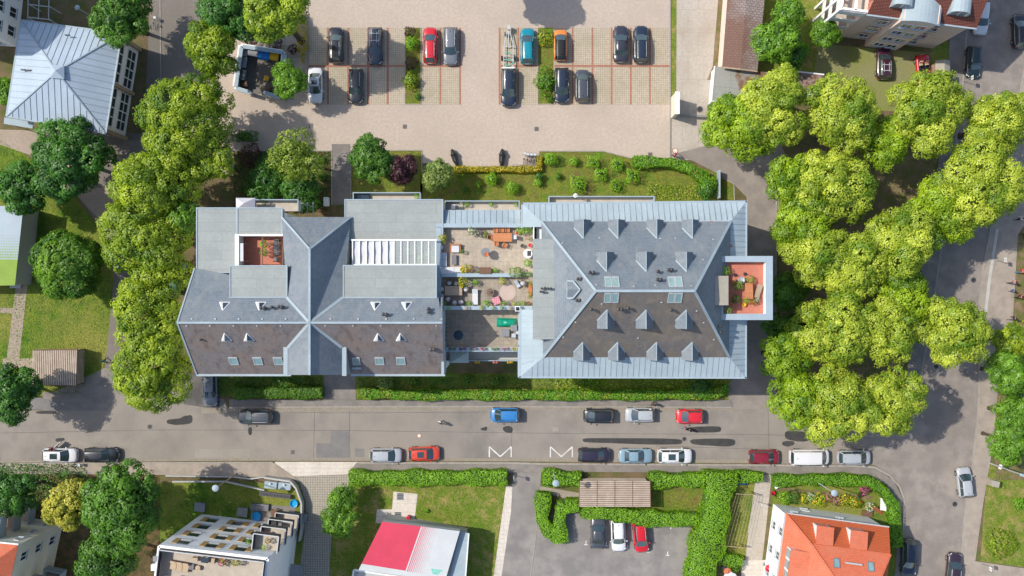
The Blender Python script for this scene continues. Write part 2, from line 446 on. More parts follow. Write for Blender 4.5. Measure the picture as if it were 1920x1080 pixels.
def bush(px, py, rpx, h, kind, label, group=None, cat='bush', name='bush', leaf=.15, boxy=0.0, base=0.0, rpy=None, flowers=None, fshare=.25, core=True):
    rng = nrng()
    c = P(px, py, base + h*.6)
    k = (1 - (base + h*.6)/CAM_H)/PPM
    r = (rpx*k, (rpy or rpx)*k, h*.5)
    cc = (c.x, c.y, base + h*.5)
    p, nr, s, t = bush_arrays(rng, cc, r, leaf, boxy)
    mats, mi = [LEAF[kind]], None
    if flowers:
        mats.append(LEAF[flowers]); mi = (rng.random(len(p)) < fshare*np.clip((nr[:, 2] + .6), 0, 1)).astype(np.int32)
    o = leaf_object(name, p, nr, s, t, mats, None, rng, blob_core(cc, [q*.66 for q in r]) if core else None, mi)
    return finish_leaf(o, (c.x, c.y, base), label, cat, group)
def finish_leaf(o, loc, label, cat, group=None):
    me = o.data
    a = np.empty(len(me.vertices)*3, np.float32); me.vertices.foreach_get('co', a)
    a = a.reshape(-1, 3) - np.array(loc, np.float32)
    me.vertices.foreach_set('co', a.ravel()); me.update(); o.location = loc
    return tagged(o, label, cat, group)
def resample(pts, step):
    out = []
    for a, b in zip(pts[:-1], pts[1:]):
        a = Vector(a); b = Vector(b); n = max(1, int((b - a).length/step))
        out += [a.lerp(b, i/n) for i in range(n)]
    return out + [Vector(pts[-1])]
def hedge(pxpts, wpx, h, kind, label, group=None, name='hedge', leaf=.12, dens=1.0, flowers=None, fshare=.12, core_h=.82, wob=.13):
    """clipped hedge along a line: solid twig core under a skin of leaves"""
    rng = nrng()
    pts = [P(x, y, h*.9) for x, y in pxpts]
    pts = [Vector((p.x, p.y, 0)) for p in pts]
    w = wpx/PPM*(1 - h/CAM_H)
    line = resample(pts, .5)
    cv, cf = [], []
    Pn, Nn = [], []
    n = len(line)
    for i, p in enumerate(line):
        d = (line[min(i+1, n-1)] - line[max(i-1, 0)]).normalized(); sd = Vector((-d.y, d.x, 0))
        hw = w/2*.86
        for sgn, zz in ((-1, 0.02), (-1, h*core_h), (1, h*core_h), (1, 0.02)):
            q = p + sd*sgn*hw; cv.append((q.x, q.y, zz))
        if i < n-1:
            seg = (line[i+1] - p).length
            m = int(seg*(w + 2*h)/(leaf*leaf)*1.7*dens) + 2
            u = rng.uniform(0, 1, m); v = rng.uniform(0, w + 2*h, m)
            bulge = 1 + wob*math.sin(i*.9) + wob*math.sin(i*.37 + 2)
            for a, b in zip(u, v):
                q = p.lerp(line[i+1], float(a))
                if b < h: pos = q - sd*(w/2*bulge); z = b; nn = -sd
                elif b > h + w: pos = q + sd*(w/2*bulge); z = b - h - w; nn = sd
                else:
                    o_ = (b - h - w/2); pos = q + sd*o_*bulge; z = h*(1 + .07*math.sin(i*.7) + .05*math.sin(i*1.9 + o_*3) - .10*(abs(o_)/(w/2))**4); nn = Vector((0, 0, 1)) + sd*.35*(o_/(w/2))
                Pn.append((pos.x, pos.y, z)); Nn.append(tuple(nn))
    for i in range(n-1):
        for k2 in range(3):
            cf.append((i*4+k2, i*4+k2+1, i*4+k2+5, i*4+k2+4))
    cf += [(3, 2, 1, 0), ((n-1)*4, (n-1)*4+1, (n-1)*4+2, (n-1)*4+3)]
    # leaves on the two ends
    for e, p in ((0, line[0]), (-1, line[-1])):
        d = (line[0] - line[1] if e == 0 else line[-1] - line[-2]).normalized(); sd = Vector((-d.y, d.x, 0))
        m = int(w*h/(leaf*leaf)*1.2)
        for a, b in zip(rng.uniform(-w/2, w/2, m), rng.uniform(0, h, m)):
            q = p + sd*float(a) + d*.04; Pn.append((q.x, q.y, b)); Nn.append(tuple(d))
    Pn = np.array(Pn) + rng.normal(0, .045, (len(Pn), 3)); Nn = np.array(Nn) + rng.normal(0, .32, (len(Nn), 3))
    t = np.clip(rng.normal(.5, .22, len(Pn)) + .18*np.sin(Pn[:, 0]*1.7)*np.sin(Pn[:, 1]*2.1), 0, 1)
    mats, mi = [LEAF[kind]], None
    if flowers:
        mats.append(LEAF[flowers]); mi = ((rng.random(len(Pn)) < fshare) & (np.sin(Pn[:, 0]*2.3) > -.1)).astype(np.int32)
    o = leaf_object(name, Pn, Nn, leaf*rng.uniform(.7, 1.35, len(Pn)), t, mats, None, rng, (cv, cf), mi)
    c = line[n//2]
    return finish_leaf(o, (c.x, c.y, 0), label, 'hedge', group)
def inside(pts, poly):
    x, y = pts[:, 0], pts[:, 1]; ins = np.zeros(len(pts), bool); n = len(poly)
    for i in range(n):
        x1, y1 = poly[i]; x2, y2 = poly[(i+1) % n]
        c = ((y1 > y) != (y2 > y)) & (x < (x2-x1)*(y-y1)/((y2-y1) or 1e-9) + x1)
        ins ^= c
    return ins
def leafy_patch(pxpoly, h, kind, dens, name, label, cat=None, kind_tag=None, leaf=.16, group=None, flowers=None, fshare=.2, upright=False, z0=0.03, skip=()):
    """loose growth over an area of ground"""
    rng = nrng()
    poly = [(P(x, y).x, P(x, y).y) for x, y in pxpoly]
    a = np.array(poly); lo = a.min(0); hi = a.max(0)
    n = int((hi-lo).prod()*dens)
    p = np.stack([rng.uniform(lo[0], hi[0], n), rng.uniform(lo[1], hi[1], n)], axis=1)
    p = p[inside(p, poly)]
    for q in skip: p = p[~inside(p, [(P(x, y).x, P(x, y).y) for x, y in q])]
    n = len(p)
    hh = h*(.45 + .55*np.abs(np.sin(p[:, 0]*1.3 + 1)*np.sin(p[:, 1]*1.7)))
    z = z0 + hh*rng.random(n)**.6
    pos = np.column_stack([p, z]); nr = rng.normal(0, .5, (n, 3)) + np.array([0, 0, .3 if upright else .9])
    t = np.clip(rng.normal(.5, .24, n) + .15*np.sin(p[:, 0]*.9)*np.sin(p[:, 1]*1.1), 0, 1)
    mats, mi = [LEAF[kind]], None
    if flowers:
        mats.append(LEAF[flowers]); mi = ((rng.random(n) < fshare) & (np.sin(p[:, 0]*2.1)*np.sin(p[:, 1]*2.7) > -.3)).astype(np.int32)
    o = leaf_object(name, pos, nr, leaf*rng.uniform(.6, 1.4, n), t, mats, None, rng, None, mi)
    c = p.mean(0)
    finish_leaf(o, (float(c[0]), float(c[1]), 0), label, cat, group)
    if kind_tag: o['kind'] = kind_tag
    return o
# ------------------------------------------------------------------ ground
G = {}
G['soil'] = ground_mat('soil and rough grass', [(.10, .085, .04), (.09, .12, .025), (.17, .12, .07)], [.25, .6], bmp=.6)
G['lawn'] = ground_mat('lawn', [(.085, .17, .014), (.16, .22, .022), (.055, .125, .012), (.21, .21, .045)], [.35, .9, .16], bmp=.8, bscale=9, fine=(.6, 1.4), fine_scale=4.5)
G['lawn_dry'] = ground_mat('dry lawn', [(.19, .21, .03), (.10, .17, .016), (.31, .24, .09), (.12, .18, .02)], [.22, .5, .9], bmp=.8, bscale=9, fine=(.6, 1.4), fine_scale=4.5)
G['lawn_brown'] = ground_mat('patchy lawn', [(.12, .15, .022), (.18, .115, .05), (.09, .17, .016), (.17, .18, .03)], [.3, .55, 1.1], bmp=.8, bscale=9, fine=(.6, 1.4), fine_scale=4.5)
G['bed'] = ground_mat('planting bed soil', [(.085, .06, .035), (.06, .075, .018), (.15, .095, .045)], [.5, 1.1], bmp=.8)
G['dirt'] = ground_mat('bare earth', [(.24, .16, .10), (.17, .12, .07), (.11, .12, .03)], [.4, 1.0], bmp=.5)
G['asphalt'] = ground_mat('street asphalt', [(.22, .20, .172), (.275, .245, .21), (.175, .16, .142), (.25, .22, .19)], [.12, .35, .07], bmp=.15, bscale=60, fine=(.9, 1.1), fine_scale=22, thr=(.38, .62))
G['asphalt_side'] = ground_mat('side street asphalt', [(.235, .205, .18), (.275, .24, .21), (.20, .175, .155)], [.15, .5], bmp=.15, bscale=60, fine=(.9, 1.1), fine_scale=22)
G['asphalt_dark'] = ground_mat('dark asphalt', [(.10, .095, .09), (.14, .13, .12), (.085, .08, .078)], [.2, .6], bmp=.2, bscale=50, fine=(.88, 1.12), fine_scale=18)
G['asphalt_lot'] = ground_mat('car park asphalt', [(.22, .205, .19), (.265, .24, .22), (.185, .17, .16)], [.12, .45], bmp=.15, bscale=60, fine=(.9, 1.1), fine_scale=22)
G['patch'] = ground_mat('fresh tar patch', [(.045, .044, .043), (.06, .058, .056)], [.8], bmp=.3, bscale=30, fine=(.85, 1.2), fine_scale=9)
G['patch_grey'] = ground_mat('old asphalt patch', [(.19, .18, .17), (.16, .155, .15)], [.5], bmp=.2, bscale=40, fine=(.92, 1.08), fine_scale=15)
G['patch_pale'] = ground_mat('concrete road patch', [(.29, .26, .22), (.25, .225, .19)], [.5], bmp=.2, bscale=40, fine=(.92, 1.08), fine_scale=15)
G['walk'] = ground_mat('pavement slabs', [(.29, .245, .20), (.25, .215, .18), (.33, .28, .23)], [.2, .7], bmp=.2, bscale=40, fine=(.9, 1.1), fine_scale=16)
G['walk_grey'] = ground_mat('grey pavement', [(.205, .185, .165), (.24, .215, .19), (.175, .16, .145)], [.2, .7], bmp=.2, bscale=40, fine=(.9, 1.1), fine_scale=16)
G['paving'] = brick_mat('beige block paving', (.43, .355, .29), (.40, .33, .27), (.35, .29, .235), .30, .20, .014, .5, stain=(.33, .275, .225), stain_scale=.14, stain_amt=.6, fine_amt=.35)
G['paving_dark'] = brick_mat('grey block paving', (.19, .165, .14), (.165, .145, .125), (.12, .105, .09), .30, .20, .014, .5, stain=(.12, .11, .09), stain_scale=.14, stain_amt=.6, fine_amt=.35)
G['path'] = brick_mat('path pavers', (.34, .27, .215), (.30, .24, .19), (.20, .16, .12), .30, .30, .02, .5, stain=(.22, .19, .13), stain_scale=.3, stain_amt=.6)
G['gridpaver'] = brick_mat('grass grid pavers', (.45, .375, .29), (.40, .34, .26), (.21, .18, .11), .27, .27, .04, 0.0, stain=(.25, .22, .14), stain_scale=.3, stain_amt=.55)
G['gridpaver_green'] = brick_mat('overgrown grid pavers', (.27, .235, .15), (.24, .215, .13), (.12, .14, .035), .27, .27, .05, 0.0, rz=.785, stain=(.17, .19, .04), stain_scale=.22, stain_amt=.85, lo=.35, hi=.6)
G['gridpaver_grey'] = brick_mat('driveway grid pavers', (.36, .32, .27), (.33, .29, .245), (.13, .13, .09), .30, .30, .05, 0.0, stain=(.25, .22, .17), stain_scale=.3, stain_amt=.4)
G['redbrick'] = brick_mat('red clinker row', (.36, .15, .105), (.31, .135, .095), (.19, .13, .08), .22, .11, .012, .5, stain=(.22, .12, .07), stain_scale=.6, stain_amt=.7)
G['slab'] = brick_mat('concrete slabs', (.40, .355, .30), (.365, .325, .275), (.22, .19, .15), 2.0, 2.9, .022, .35, stain=(.29, .24, .18), stain_scale=.3, stain_amt=.6)
G['slab_pale'] = brick_mat('pale concrete slabs', (.58, .525, .46), (.54, .49, .43), (.28, .25, .2), 1.0, .55, .02, .0, stain=(.36, .31, .25), stain_scale=.3, stain_amt=.5)
G['cobble'] = brick_mat('cobble gutter', (.34, .29, .235), (.27, .235, .195), (.12, .105, .085), .20, .16, .03, .5, stain=(.20, .18, .10), stain_scale=.8, stain_amt=.6)
G['kerb'] = M('kerb granite', (.30, .272, .238), .85, .12, 1.0, fine=9, bmp=.2, kind='World')
G['bike_strip'] = M('pale strip', (.42, .40, .37), .9, .12, 1.0, fine=9, kind='World')
G['marking'] = M('road paint', (.62, .61, .58), .8, .2, 1.0, fine=14, kind='World')
def sheet(name, pxpoly, level, mat):
    z = .004*level
    if mat == 'patch':
        for _ in range(2):                            # rounded, slightly uneven outline
            q = [];  n = len(pxpoly)
            for i in range(n):
                (ax, ay), (bx, by) = pxpoly[i], pxpoly[(i+1) % n]; w = .35*math.sin(ax*1.7+ay)
                q += [(ax*.8+bx*.2, ay*.8+by*.2+w), (ax*.2+bx*.8, ay*.2+by*.8-w*.5)]
            pxpoly = q
    mb = MB(); mb.add([(P(x, y).x, P(x, y).y, z) for x, y in pxpoly], [range(len(pxpoly))])
    # make sure it faces up
    o = mb.build(name, G[mat] if isinstance(mat, str) else mat)
    if o.data.polygons[0].normal.z < 0: o.data.flip_normals()
    return tagged(o, kind='structure')
def raised(name, pxpoly, mat, h=.10):
    mb = MB(); mb.prism([(P(x, y).x, P(x, y).y) for x, y in pxpoly], -.05, h)
    return tagged(mb.build(name, G[mat]), kind='structure')
def kerb(pxpts, w=.16, h=.12, name='kerb', mat='kerb', seg=True):
    mb = MB(); pts = [P(x, y) for x, y in pxpts]
    line = resample([(p.x, p.y, 0) for p in pts], 1.0)
    n = len(line)
    L, Rr = [], []
    for i, p in enumerate(line):
        d = (line[min(i+1, n-1)] - line[max(i-1, 0)]).normalized(); sd = Vector((-d.y, d.x, 0))*w/2
        L.append(p+sd); Rr.append(p-sd)
    for i in range(n-1):
        g = .012/max(.2, (line[i+1]-line[i]).length)
        a, b = L[i].lerp(L[i+1], g), L[i+1].lerp(L[i], g); c, d = Rr[i+1].lerp(Rr[i], g), Rr[i].lerp(Rr[i+1], g)
        mb.prism([(a.x, a.y), (b.x, b.y), (c.x, c.y), (d.x, d.y)], -.05, h + .002*((i*7) % 3 - 1))
    return tagged(mb.build(name, G[mat]), kind='structure')
big = MB(); big.add([(-400, -400, 0), (400, -400, 0), (400, 400, 0), (-400, 400, 0)], [(0, 1, 2, 3)])
g0 = big.build('ground', G['soil']); tagged(g0, kind='structure')
# lawns
sheet('lawn', [(-300, 245), (0, 258), (60, 300), (140, 370), (205, 450), (218, 520), (205, 640), (190, 700), (150, 742), (-300, 742)], 1, 'lawn')
sheet('lawn', [(788, 340), (845, 318), (1012, 318), (1012, 284), (1130, 284), (1190, 299), (1268, 300), (1345, 325), (1376, 345), (1376, 382), (788, 382)], 1, 'lawn_brown')
sheet('lawn', [(398, 700), (606, 700), (606, 742), (398, 742)], 1, 'lawn')
sheet('lawn', [(668, 700), (1370, 700), (1370, 748), (668, 748)], 1, 'lawn')
sheet('lawn', [(660, 282), (792, 282), (792, 384), (660, 384)], 1, 'lawn_brown')
sheet('lawn', [(655, 884), (950, 884), (950, 905), (926, 1090), (610, 1090), (632, 955)], 1, 'lawn_dry')
sheet('lawn', [(300, 905), (570, 905), (566, 1090), (300, 1090)], 1, 'lawn')
sheet('lawn', [(1215, 912), (1322, 912), (1322, 965), (1215, 965)], 1, 'lawn_brown')
sheet('lawn', [(1352, 905), (1425, 905), (1410, 1042), (1340, 1042)], 1, 'lawn')
sheet('lawn', [(1448, 890), (1640, 890), (1692, 930), (1690, 1090), (1440, 1090)], 1, 'lawn')
sheet('lawn', [(1852, 868), (1925, 868), (2200, 900), (2200, 1068), (1925, 1064), (1838, 1052)], 1, 'lawn_dry')
sheet('lawn', [(1405, -60), (1560, -60), (1545, 140), (1405, 140)], 1, 'lawn_dry')
sheet('lawn', [(1745, 70), (1790, 60), (1785, 120), (1745, 130)], 2, 'lawn')
sheet('lawn', [(575, -60), (575, 190), (520, 190), (440, 85), (440, -60)], 1, 'lawn_brown')
sheet('flower_bed', [(438, 282), (622, 282), (622, 398), (438, 398)], 3, 'bed')
sheet('flower_bed', [(-60, 868), (300, 868), (300, 1100), (-60, 1100)], 1, 'bed')
sheet('soil_strip', [(1452, 290), (1600, 280), (1770, 290), (1735, 560), (1705, 740), (1470, 760)], 1, 'dirt')
sheet('soil_strip', [(1905, 430), (2100, 400), (2100, 900), (1868, 900), (1862, 740), (1893, 640)], 2, 'dirt')
# yard, car park and lanes north of the long building
sheet('yard', [(375, -80), (1258, -80), (1258, 300), (1190, 297), (1132, 283), (375, 283)], 2, 'paving')
sheet('yard', [(300, 155), (375, 155), (375, 260), (440, 283), (440, 330), (300, 300)], 1.6, 'paving')
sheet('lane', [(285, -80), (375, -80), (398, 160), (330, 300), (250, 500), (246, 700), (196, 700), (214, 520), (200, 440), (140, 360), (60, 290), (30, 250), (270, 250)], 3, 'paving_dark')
sheet('lane', [(-60, 240), (60, 245), (150, 250), (140, 370), (60, 292), (-60, 250)], 4, 'path')
sheet('path', [(130, 352), (215, 352), (232, 425), (215, 460), (200, 425)], 4.4, 'path')
sheet('path', [(622, 270), (657, 270), (657, 384), (622, 384)], 4, 'walk_grey')
sheet('path', [(46, 405), (66, 400), (36, 675), (12, 678)], 3, 'path')
sheet('path', [(-60, 574), (26, 578), (25, 588), (-60, 584)], 4.2, 'path')
sheet('path', [(5, 672), (62, 672), (62, 690), (5, 690)], 3.5, 'path')
sheet('path', [(196, 690), (246, 690), (236, 730), (200, 770), (80, 770), (80, 735), (150, 735), (186, 716)], 5, 'walk_grey')
sheet('yard', [(791, 282), (1011, 282), (1011, 314), (846, 314), (838, 306), (791, 306)], 2.4, 'paving')
sheet('path', [(607, 690), (667, 690), (667, 751), (607, 751)], 2.4, 'walk_grey')
# parking bays
for (x0, x1) in ((578, 838), (868, 864+0), ):
    pass
sheet('parking_bays', [(578, 52), (760, 52), (760, 196), (578, 196)], 3, 'gridpaver')
sheet('parking_bays', [(790, 52), (864, 52), (864, 196), (790, 196)], 3, 'gridpaver')
sheet('parking_bays', [(935, 52), (1008, 52), (1008, 196), (935, 196)], 3, 'gridpaver')
sheet('parking_bays', [(1038, 52), (1256, 52), (1256, 196), (1038, 196)], 3, 'gridpaver')
sheet('planting_strip', [(760, 52), (789, 52), (789, 195), (760, 195)], 4, 'lawn_brown')
sheet('planting_strip', [(1009, 52), (1038, 52), (1038, 195), (1009, 195)], 4, 'lawn_brown')
for x in (613, 651, 688, 725):
    sheet('bay_line', [(x, 52), (x+4, 52), (x+4, 196), (x, 196)], 4, 'redbrick')
for x in (824, 861):
    sheet('bay_line', [(x, 52), (x+3.5, 52), (x+3.5, 196), (x, 196)], 4, 'redbrick')
for x in (935, 970, 1072, 1109, 1145, 1181, 1217):
    sheet('bay_line', [(x, 52), (x+3.5, 52), (x+3.5, 196), (x, 196)], 4, 'redbrick')
for x0, x1 in ((579, 759), (791, 864), (936, 1007), (1039, 1255)):
    sheet('bay_line', [(x0, 121.5), (x1, 121.5), (x1, 125.5), (x0, 125.5)], 5, 'redbrick')
for pts in ([(759.5, 52), (759.5, 195.5), (789.5, 195.5), (789.5, 52)], [(1008.5, 52), (1008.5, 195.5), (1038.5, 195.5)], [(1256.5, -60), (1256.5, 300)], [(577, -60), (577, 195)],
            [(622, 384), (622, 283), (440, 283)], [(658, 384), (658, 282), (791, 282), (791, 330)], [(1011, 320), (1011, 283.5), (1131, 283.5), (1190, 298), (1264, 299)], [(1344, 328), (1376, 345), (1377, 376)], [(302, 190), (300, -60)]):
    kerb(pts, .12, .07)
# concrete slab road on the right
sheet('slab_road', [(1259, -80), (1352, -80), (1345, 20), (1336, 130), (1327, 200), (1334, 260), (1330, 300), (1259, 300)], 2, 'slab')
sheet('sand_verge', [(1352, -80), (1400, -80), (1392, 150), (1326, 150), (1338, 120), (1346, 20)], 3, 'dirt')
sheet('sand_verge', [(1259, -80), (1269, -80), (1268, 180), (1259, 180)], 3, 'lawn_dry')
sheet('lane', [(1258, 290), (1450, 240), (1490, 330), (1456, 400), (1455, 700), (1462, 790), (1366, 790), (1366, 720), (1380, 700), (1400, 690), (1400, 370), (1376, 345), (1345, 325), (1300, 302)], 4, 'asphalt_side')
kerb([(1456, 340), (1455, 480), (1454, 700)], .14, .1)
# the street along the bottom
sheet('street', [(-300, 768), (200, 770), (430, 766), (700, 765), (1480, 767), (1690, 767), (1760, 820), (1720, 930), (1640, 872), (1440, 869), (960, 865), (480, 863), (0, 868), (-300, 870)], 6, 'asphalt')
sheet('street', [(196, 690), (246, 690), (320, 735), (420, 748), (430, 770), (80, 770), (80, 745)], 4, 'asphalt')
sheet('forecourt', [(345, 700), (412, 700), (412, 768), (345, 758)], 5, 'asphalt_dark')
# side street
sheet('side_street', [(1812, -80), (1812, 60), (1803, 185), (1765, 460), (1745, 600), (1730, 687), (1722, 745), (1690, 766), (1690, 800), (1640, 872), (1680, 900), (1696, 935), (1694, 1000), (1690, 1150), (1795, 1150), (1801, 1053), (1811, 937), (1823, 870), (1832, 787), (1835, 740), (1835, 573), (1842, 507), (1854, 440), (1897, 260), (1925, 100), (1935, -80)], 8, 'asphalt_side')
raised('pavement', [(1785, -80), (1811, -80), (1811, 60), (1802, 185), (1764, 460), (1744, 600), (1729, 687), (1721, 744), (1704, 762), (1680, 766), (1480, 766), (1480, 758), (1650, 756), (1695, 735), (1712, 600), (1745, 400), (1775, 200)], 'walk_grey')
kerb([(1812, -80), (1812, 60), (1803, 185), (1765, 460), (1745, 600), (1730, 687), (1725, 730), (1717, 752), (1700, 764), (1680, 767), (1480, 767)], .2, .12)
raised('pavement', [(1836, 573), (1843, 507), (1855, 440), (1898, 260), (1926, 100), (1936, -80), (2100, -80), (2000, 300), (1908, 440), (1896, 640), (1870, 740), (1862, 830), (1842, 950), (1828, 1052), (1925, 1066), (2200, 1072), (2200, 1150), (1796, 1150), (1802, 1053), (1812, 937), (1824, 870), (1833, 787), (1836, 740)], 'walk')
kerb([(1935, -80), (1925, 100), (1897, 260), (1854, 440), (1842, 507), (1835, 573), (1835, 740), (1832, 787), (1823, 870), (1811, 937), (1801, 1053), (1795, 1150)], .18, .12)
o = sheet('cycle_lane_line', [(1867, 430), (1872, 430), (1858, 520), (1843, 643), (1838, 643), (1852, 520)], 0, 'bike_strip'); o.location.z = .105
# pavements
raised('pavement', [(430, 748), (605, 750), (700, 750), (1368, 750), (1372, 757), (1372, 762.5), (960, 761), (700, 761), (430, 763)], 'walk_grey')
kerb([(430, 764), (700, 762), (960, 762), (1372, 763.5)], .14, .12)
sheet('gutter', [(378, 766.5), (430, 764.6), (700, 762.7), (960, 762.7), (1380, 764.2), (1380, 769), (960, 769), (700, 770), (430, 774), (378, 775)], 9, 'cobble')
raised('pavement', [(-300, 872), (0, 870), (300, 868), (515, 868), (560, 900), (540, 895), (300, 890), (0, 888), (-300, 890)], 'walk')
raised('pavement', [(668, 868), (960, 869), (1015, 870), (1440, 873), (1640, 876), (1676, 902), (1692, 935), (1690, 1000), (1688, 1150), (1672, 1150), (1686, 960), (1660, 908), (1628, 890), (1450, 890), (1330, 886), (1020, 884), (960, 886), (655, 884)], 'walk_grey')
sheet('apron', [(515, 866), (672, 866), (652, 889), (545, 893), (527, 888)], 9, 'slab_pale')
kerb([(-300, 871.5), (0, 869.5), (300, 867), (512, 867)], .14, .12)
kerb([(672, 867.5), (960, 868), (1015, 869.5), (1440, 872), (1600, 873.5), (1640, 876), (1668, 892), (1686, 912), (1695, 936), (1693, 1000), (1691, 1150)], .22, .12)
sheet('gutter', [(0, 864), (480, 859), (960, 859), (1440, 862), (1440, 868.5), (960, 864.5), (672, 864), (480, 863.6), (0, 866.5)], 9, 'cobble')
# patches and marks on the street
for poly in ([(1094, 821), (1270, 822), (1280, 826), (1278, 832), (1262, 834), (1097, 830), (1092, 826)], [(1296, 823), (1379, 821.5), (1378, 838), (1302, 834), (1293, 829)],
             [(1285, 801), (1352, 798), (1352, 811), (1300, 811), (1290, 806)], [(312, 787), (340, 784), (345, 779), (361, 778), (361, 794), (335, 797), (314, 795)],
             [(66, 771), (106, 769), (107, 776), (70, 776)], [(103, 823), (120, 820), (122, 826), (106, 829)], [(465, 801), (473, 801), (472, 816), (466, 815)],
             [(900, 803), (914, 799), (913, 808), (903, 807)], [(943, 800), (955, 798), (962, 803), (960, 812), (948, 811), (943, 806)],
             [(1471, 809), (1490, 808), (1523, 811), (1519, 826), (1500, 829), (1472, 823)], [(1467, 828), (1488, 826), (1490, 834), (1475, 838), (1466, 834)]):
    sheet('tar_patch', poly, 10, 'patch')
sheet('road_patch', [(593, 831), (620, 831), (620, 808), (654, 808), (654, 858), (593, 858)], 10, 'patch_grey')
sheet('road_patch', [(366, 842), (468, 842), (468, 858), (366, 858)], 10, 'patch_pale')
sheet('road_patch', [(666, 841), (683, 841), (683, 857), (666, 857)], 10, 'patch_grey')
sheet('road_patch', [(50, 742), (130, 755), (128, 768), (40, 768)], 9, 'patch_grey')
sheet('road_patch', [(1036, 801), (1047, 801), (1047, 809), (1036, 809)], 10, 'patch_pale')
for x0 in (917.5, 1032):
    mb = MB()
    for a, b in (((x0, 857), (x0, 837.5)), ((x0, 837.5), (x0+20.5, 856)), ((x0+20.5, 856), (x0+41, 837.5)), ((x0+41, 837.5), (x0+41, 857))):
        p, q = P(*a), P(*b); d = (q-p).normalized(); s = Vector((-d.y, d.x, 0))*.07
        mb.face((p.x+s.x, p.y+s.y, .045), (p.x-s.x, p.y-s.y, .045), (q.x-s.x, q.y-s.y, .045), (q.x+s.x, q.y+s.y, .045))
        for k in range(4): mb.v[-4+k] = (mb.v[-4+k][0], mb.v[-4+k][1], .044 + .0006*len(mb.f))
    o = mb.build('zigzag_marking', G['marking']); tagged(o, kind='structure')
for pts in ([(0, 812), (300, 806), (640, 807), (1000, 812), (1440, 815), (1640, 822)], [(590, 768), (588, 860)], [(655, 768), (656, 860)], [(960, 770), (959, 862)], [(1230, 836), (1450, 843)], [(430, 770), (620, 774), (900, 773)], [(1440, 768), (1442, 870)]):
    mb = MB(); q = [P(x, y) for x, y in pts]
    for a, b in zip(q[:-1], q[1:]):
        d = (b-a).normalized(); s_ = Vector((-d.y, d.x, 0))*.022; mb.face(*[(v.x, v.y, .0335) for v in (a+s_, a-s_, b-s_, b+s_)])
    tagged(mb.build('road_joint', G['asphalt_dark']), kind='structure')
# south side drives
sheet('drive', [(527, 888), (552, 893), (652, 887), (655, 905), (636, 950), (622, 1000), (612, 1150), (556, 1150), (560, 1080), (571, 1000), (573, 940), (562, 905)], 3, 'gridpaver_grey')
sheet('path', [(949, 911), (964, 911), (946, 1090), (924, 1090)], 3, 'slab_pale')
sheet('drive', [(963, 868), (1016, 868), (1008, 985), (995, 1150), (930, 1150), (958, 960)], 4, 'asphalt_lot')
sheet('car_park', [(1040, 962), (1300, 962), (1292, 1000), (1290, 1150), (980, 1150), (1002, 985)], 3, 'asphalt_lot')
kerb([(1008, 975), (1003, 1020), (993, 1090)], .1, .06)
kerb([(1296, 990), (1291, 1030), (1288, 1090)], .1, .06)
sheet('path', [(1418, 890), (1447, 890), (1435, 1000), (1425, 1090), (1394, 1090), (1402, 1000)], 3, 'slab')
sheet('terrace_slabs', [(1390, 1050), (1440, 1050), (1440, 1090), (1390, 1090)], 4, 'slab_pale')
sheet('path', [(1005, 910), (1090, 925), (1090, 942), (1008, 920)], 3, 'walk')
for x, y in ((1102, 968), (1140, 970), (1179, 980), (1099, 1020), (1137, 1022), (1176, 1028), (1215, 1034), (1258, 992), (1252, 1040)):
    sheet('bay_tick', [(x-.7, y-6), (x+.9, y-6), (x+.3, y), (x-1.3, y)], 5, 'marking')
    if y > 1010: sheet('bay_tick', [(x-4, y+.3), (x+3, y+.8), (x+3, y+2.1), (x-4, y+1.6)], 6, 'marking')
# pink house yard
sheet('yard', [(1533, 82), (1752, 100), (1745, 150), (1700, 210), (1520, 200)], 3, 'gridpaver_green')
sheet('path', [(707, 955), (738, 955), (738, 985), (704, 980)], 2, 'slab_pale')
sheet('sand_verge', [(1452, 912), (1640, 930), (1632, 938), (1452, 920)], 3, 'dirt')
# grass blades that rise over the sunlit lawns
for poly, k, d in (([(-20, 250), (60, 300), (140, 375), (200, 450), (212, 520), (200, 640), (185, 700), (150, 738), (-20, 738)], 'grass', 24),
                   ([(660, 915), (945, 915), (925, 1090), (616, 1090), (636, 960)], 'grass', 20), ([(1850, 880), (1925, 880), (1925, 1060), (1840, 1048)], 'grass', 18),
                   ([(790, 345), (845, 322), (1012, 322), (1014, 288), (1130, 288), (1190, 302), (1268, 304), (1345, 330), (1370, 350), (1370, 378), (790, 378)], 'grass', 9),
                   ([(1450, 895), (1636, 895), (1660, 930), (1450, 912)], 'grass', 24), ([(1356, 926), (1414, 928), (1400, 1022), (1350, 1018)], 'grass', 20), ([(345, 915), (470, 915), (465, 960), (330, 955)], 'grass', 20),
                   ([(1222, 916), (1320, 916), (1320, 960), (1222, 960)], 'grass', 20), ([(480, -20), (574, -20), (574, 185), (545, 120), (470, 85)], 'grass', 24)):
    leafy_patch(poly, .12, k, d, 'grass', 'short green grass on the open lawn', None, 'stuff', leaf=.10, skip=([(704, 952), (735, 952), (738, 920), (785, 924), (777, 985), (704, 985)], [(1448, 908), (1600, 908), (1600, 945), (1448, 930)]))
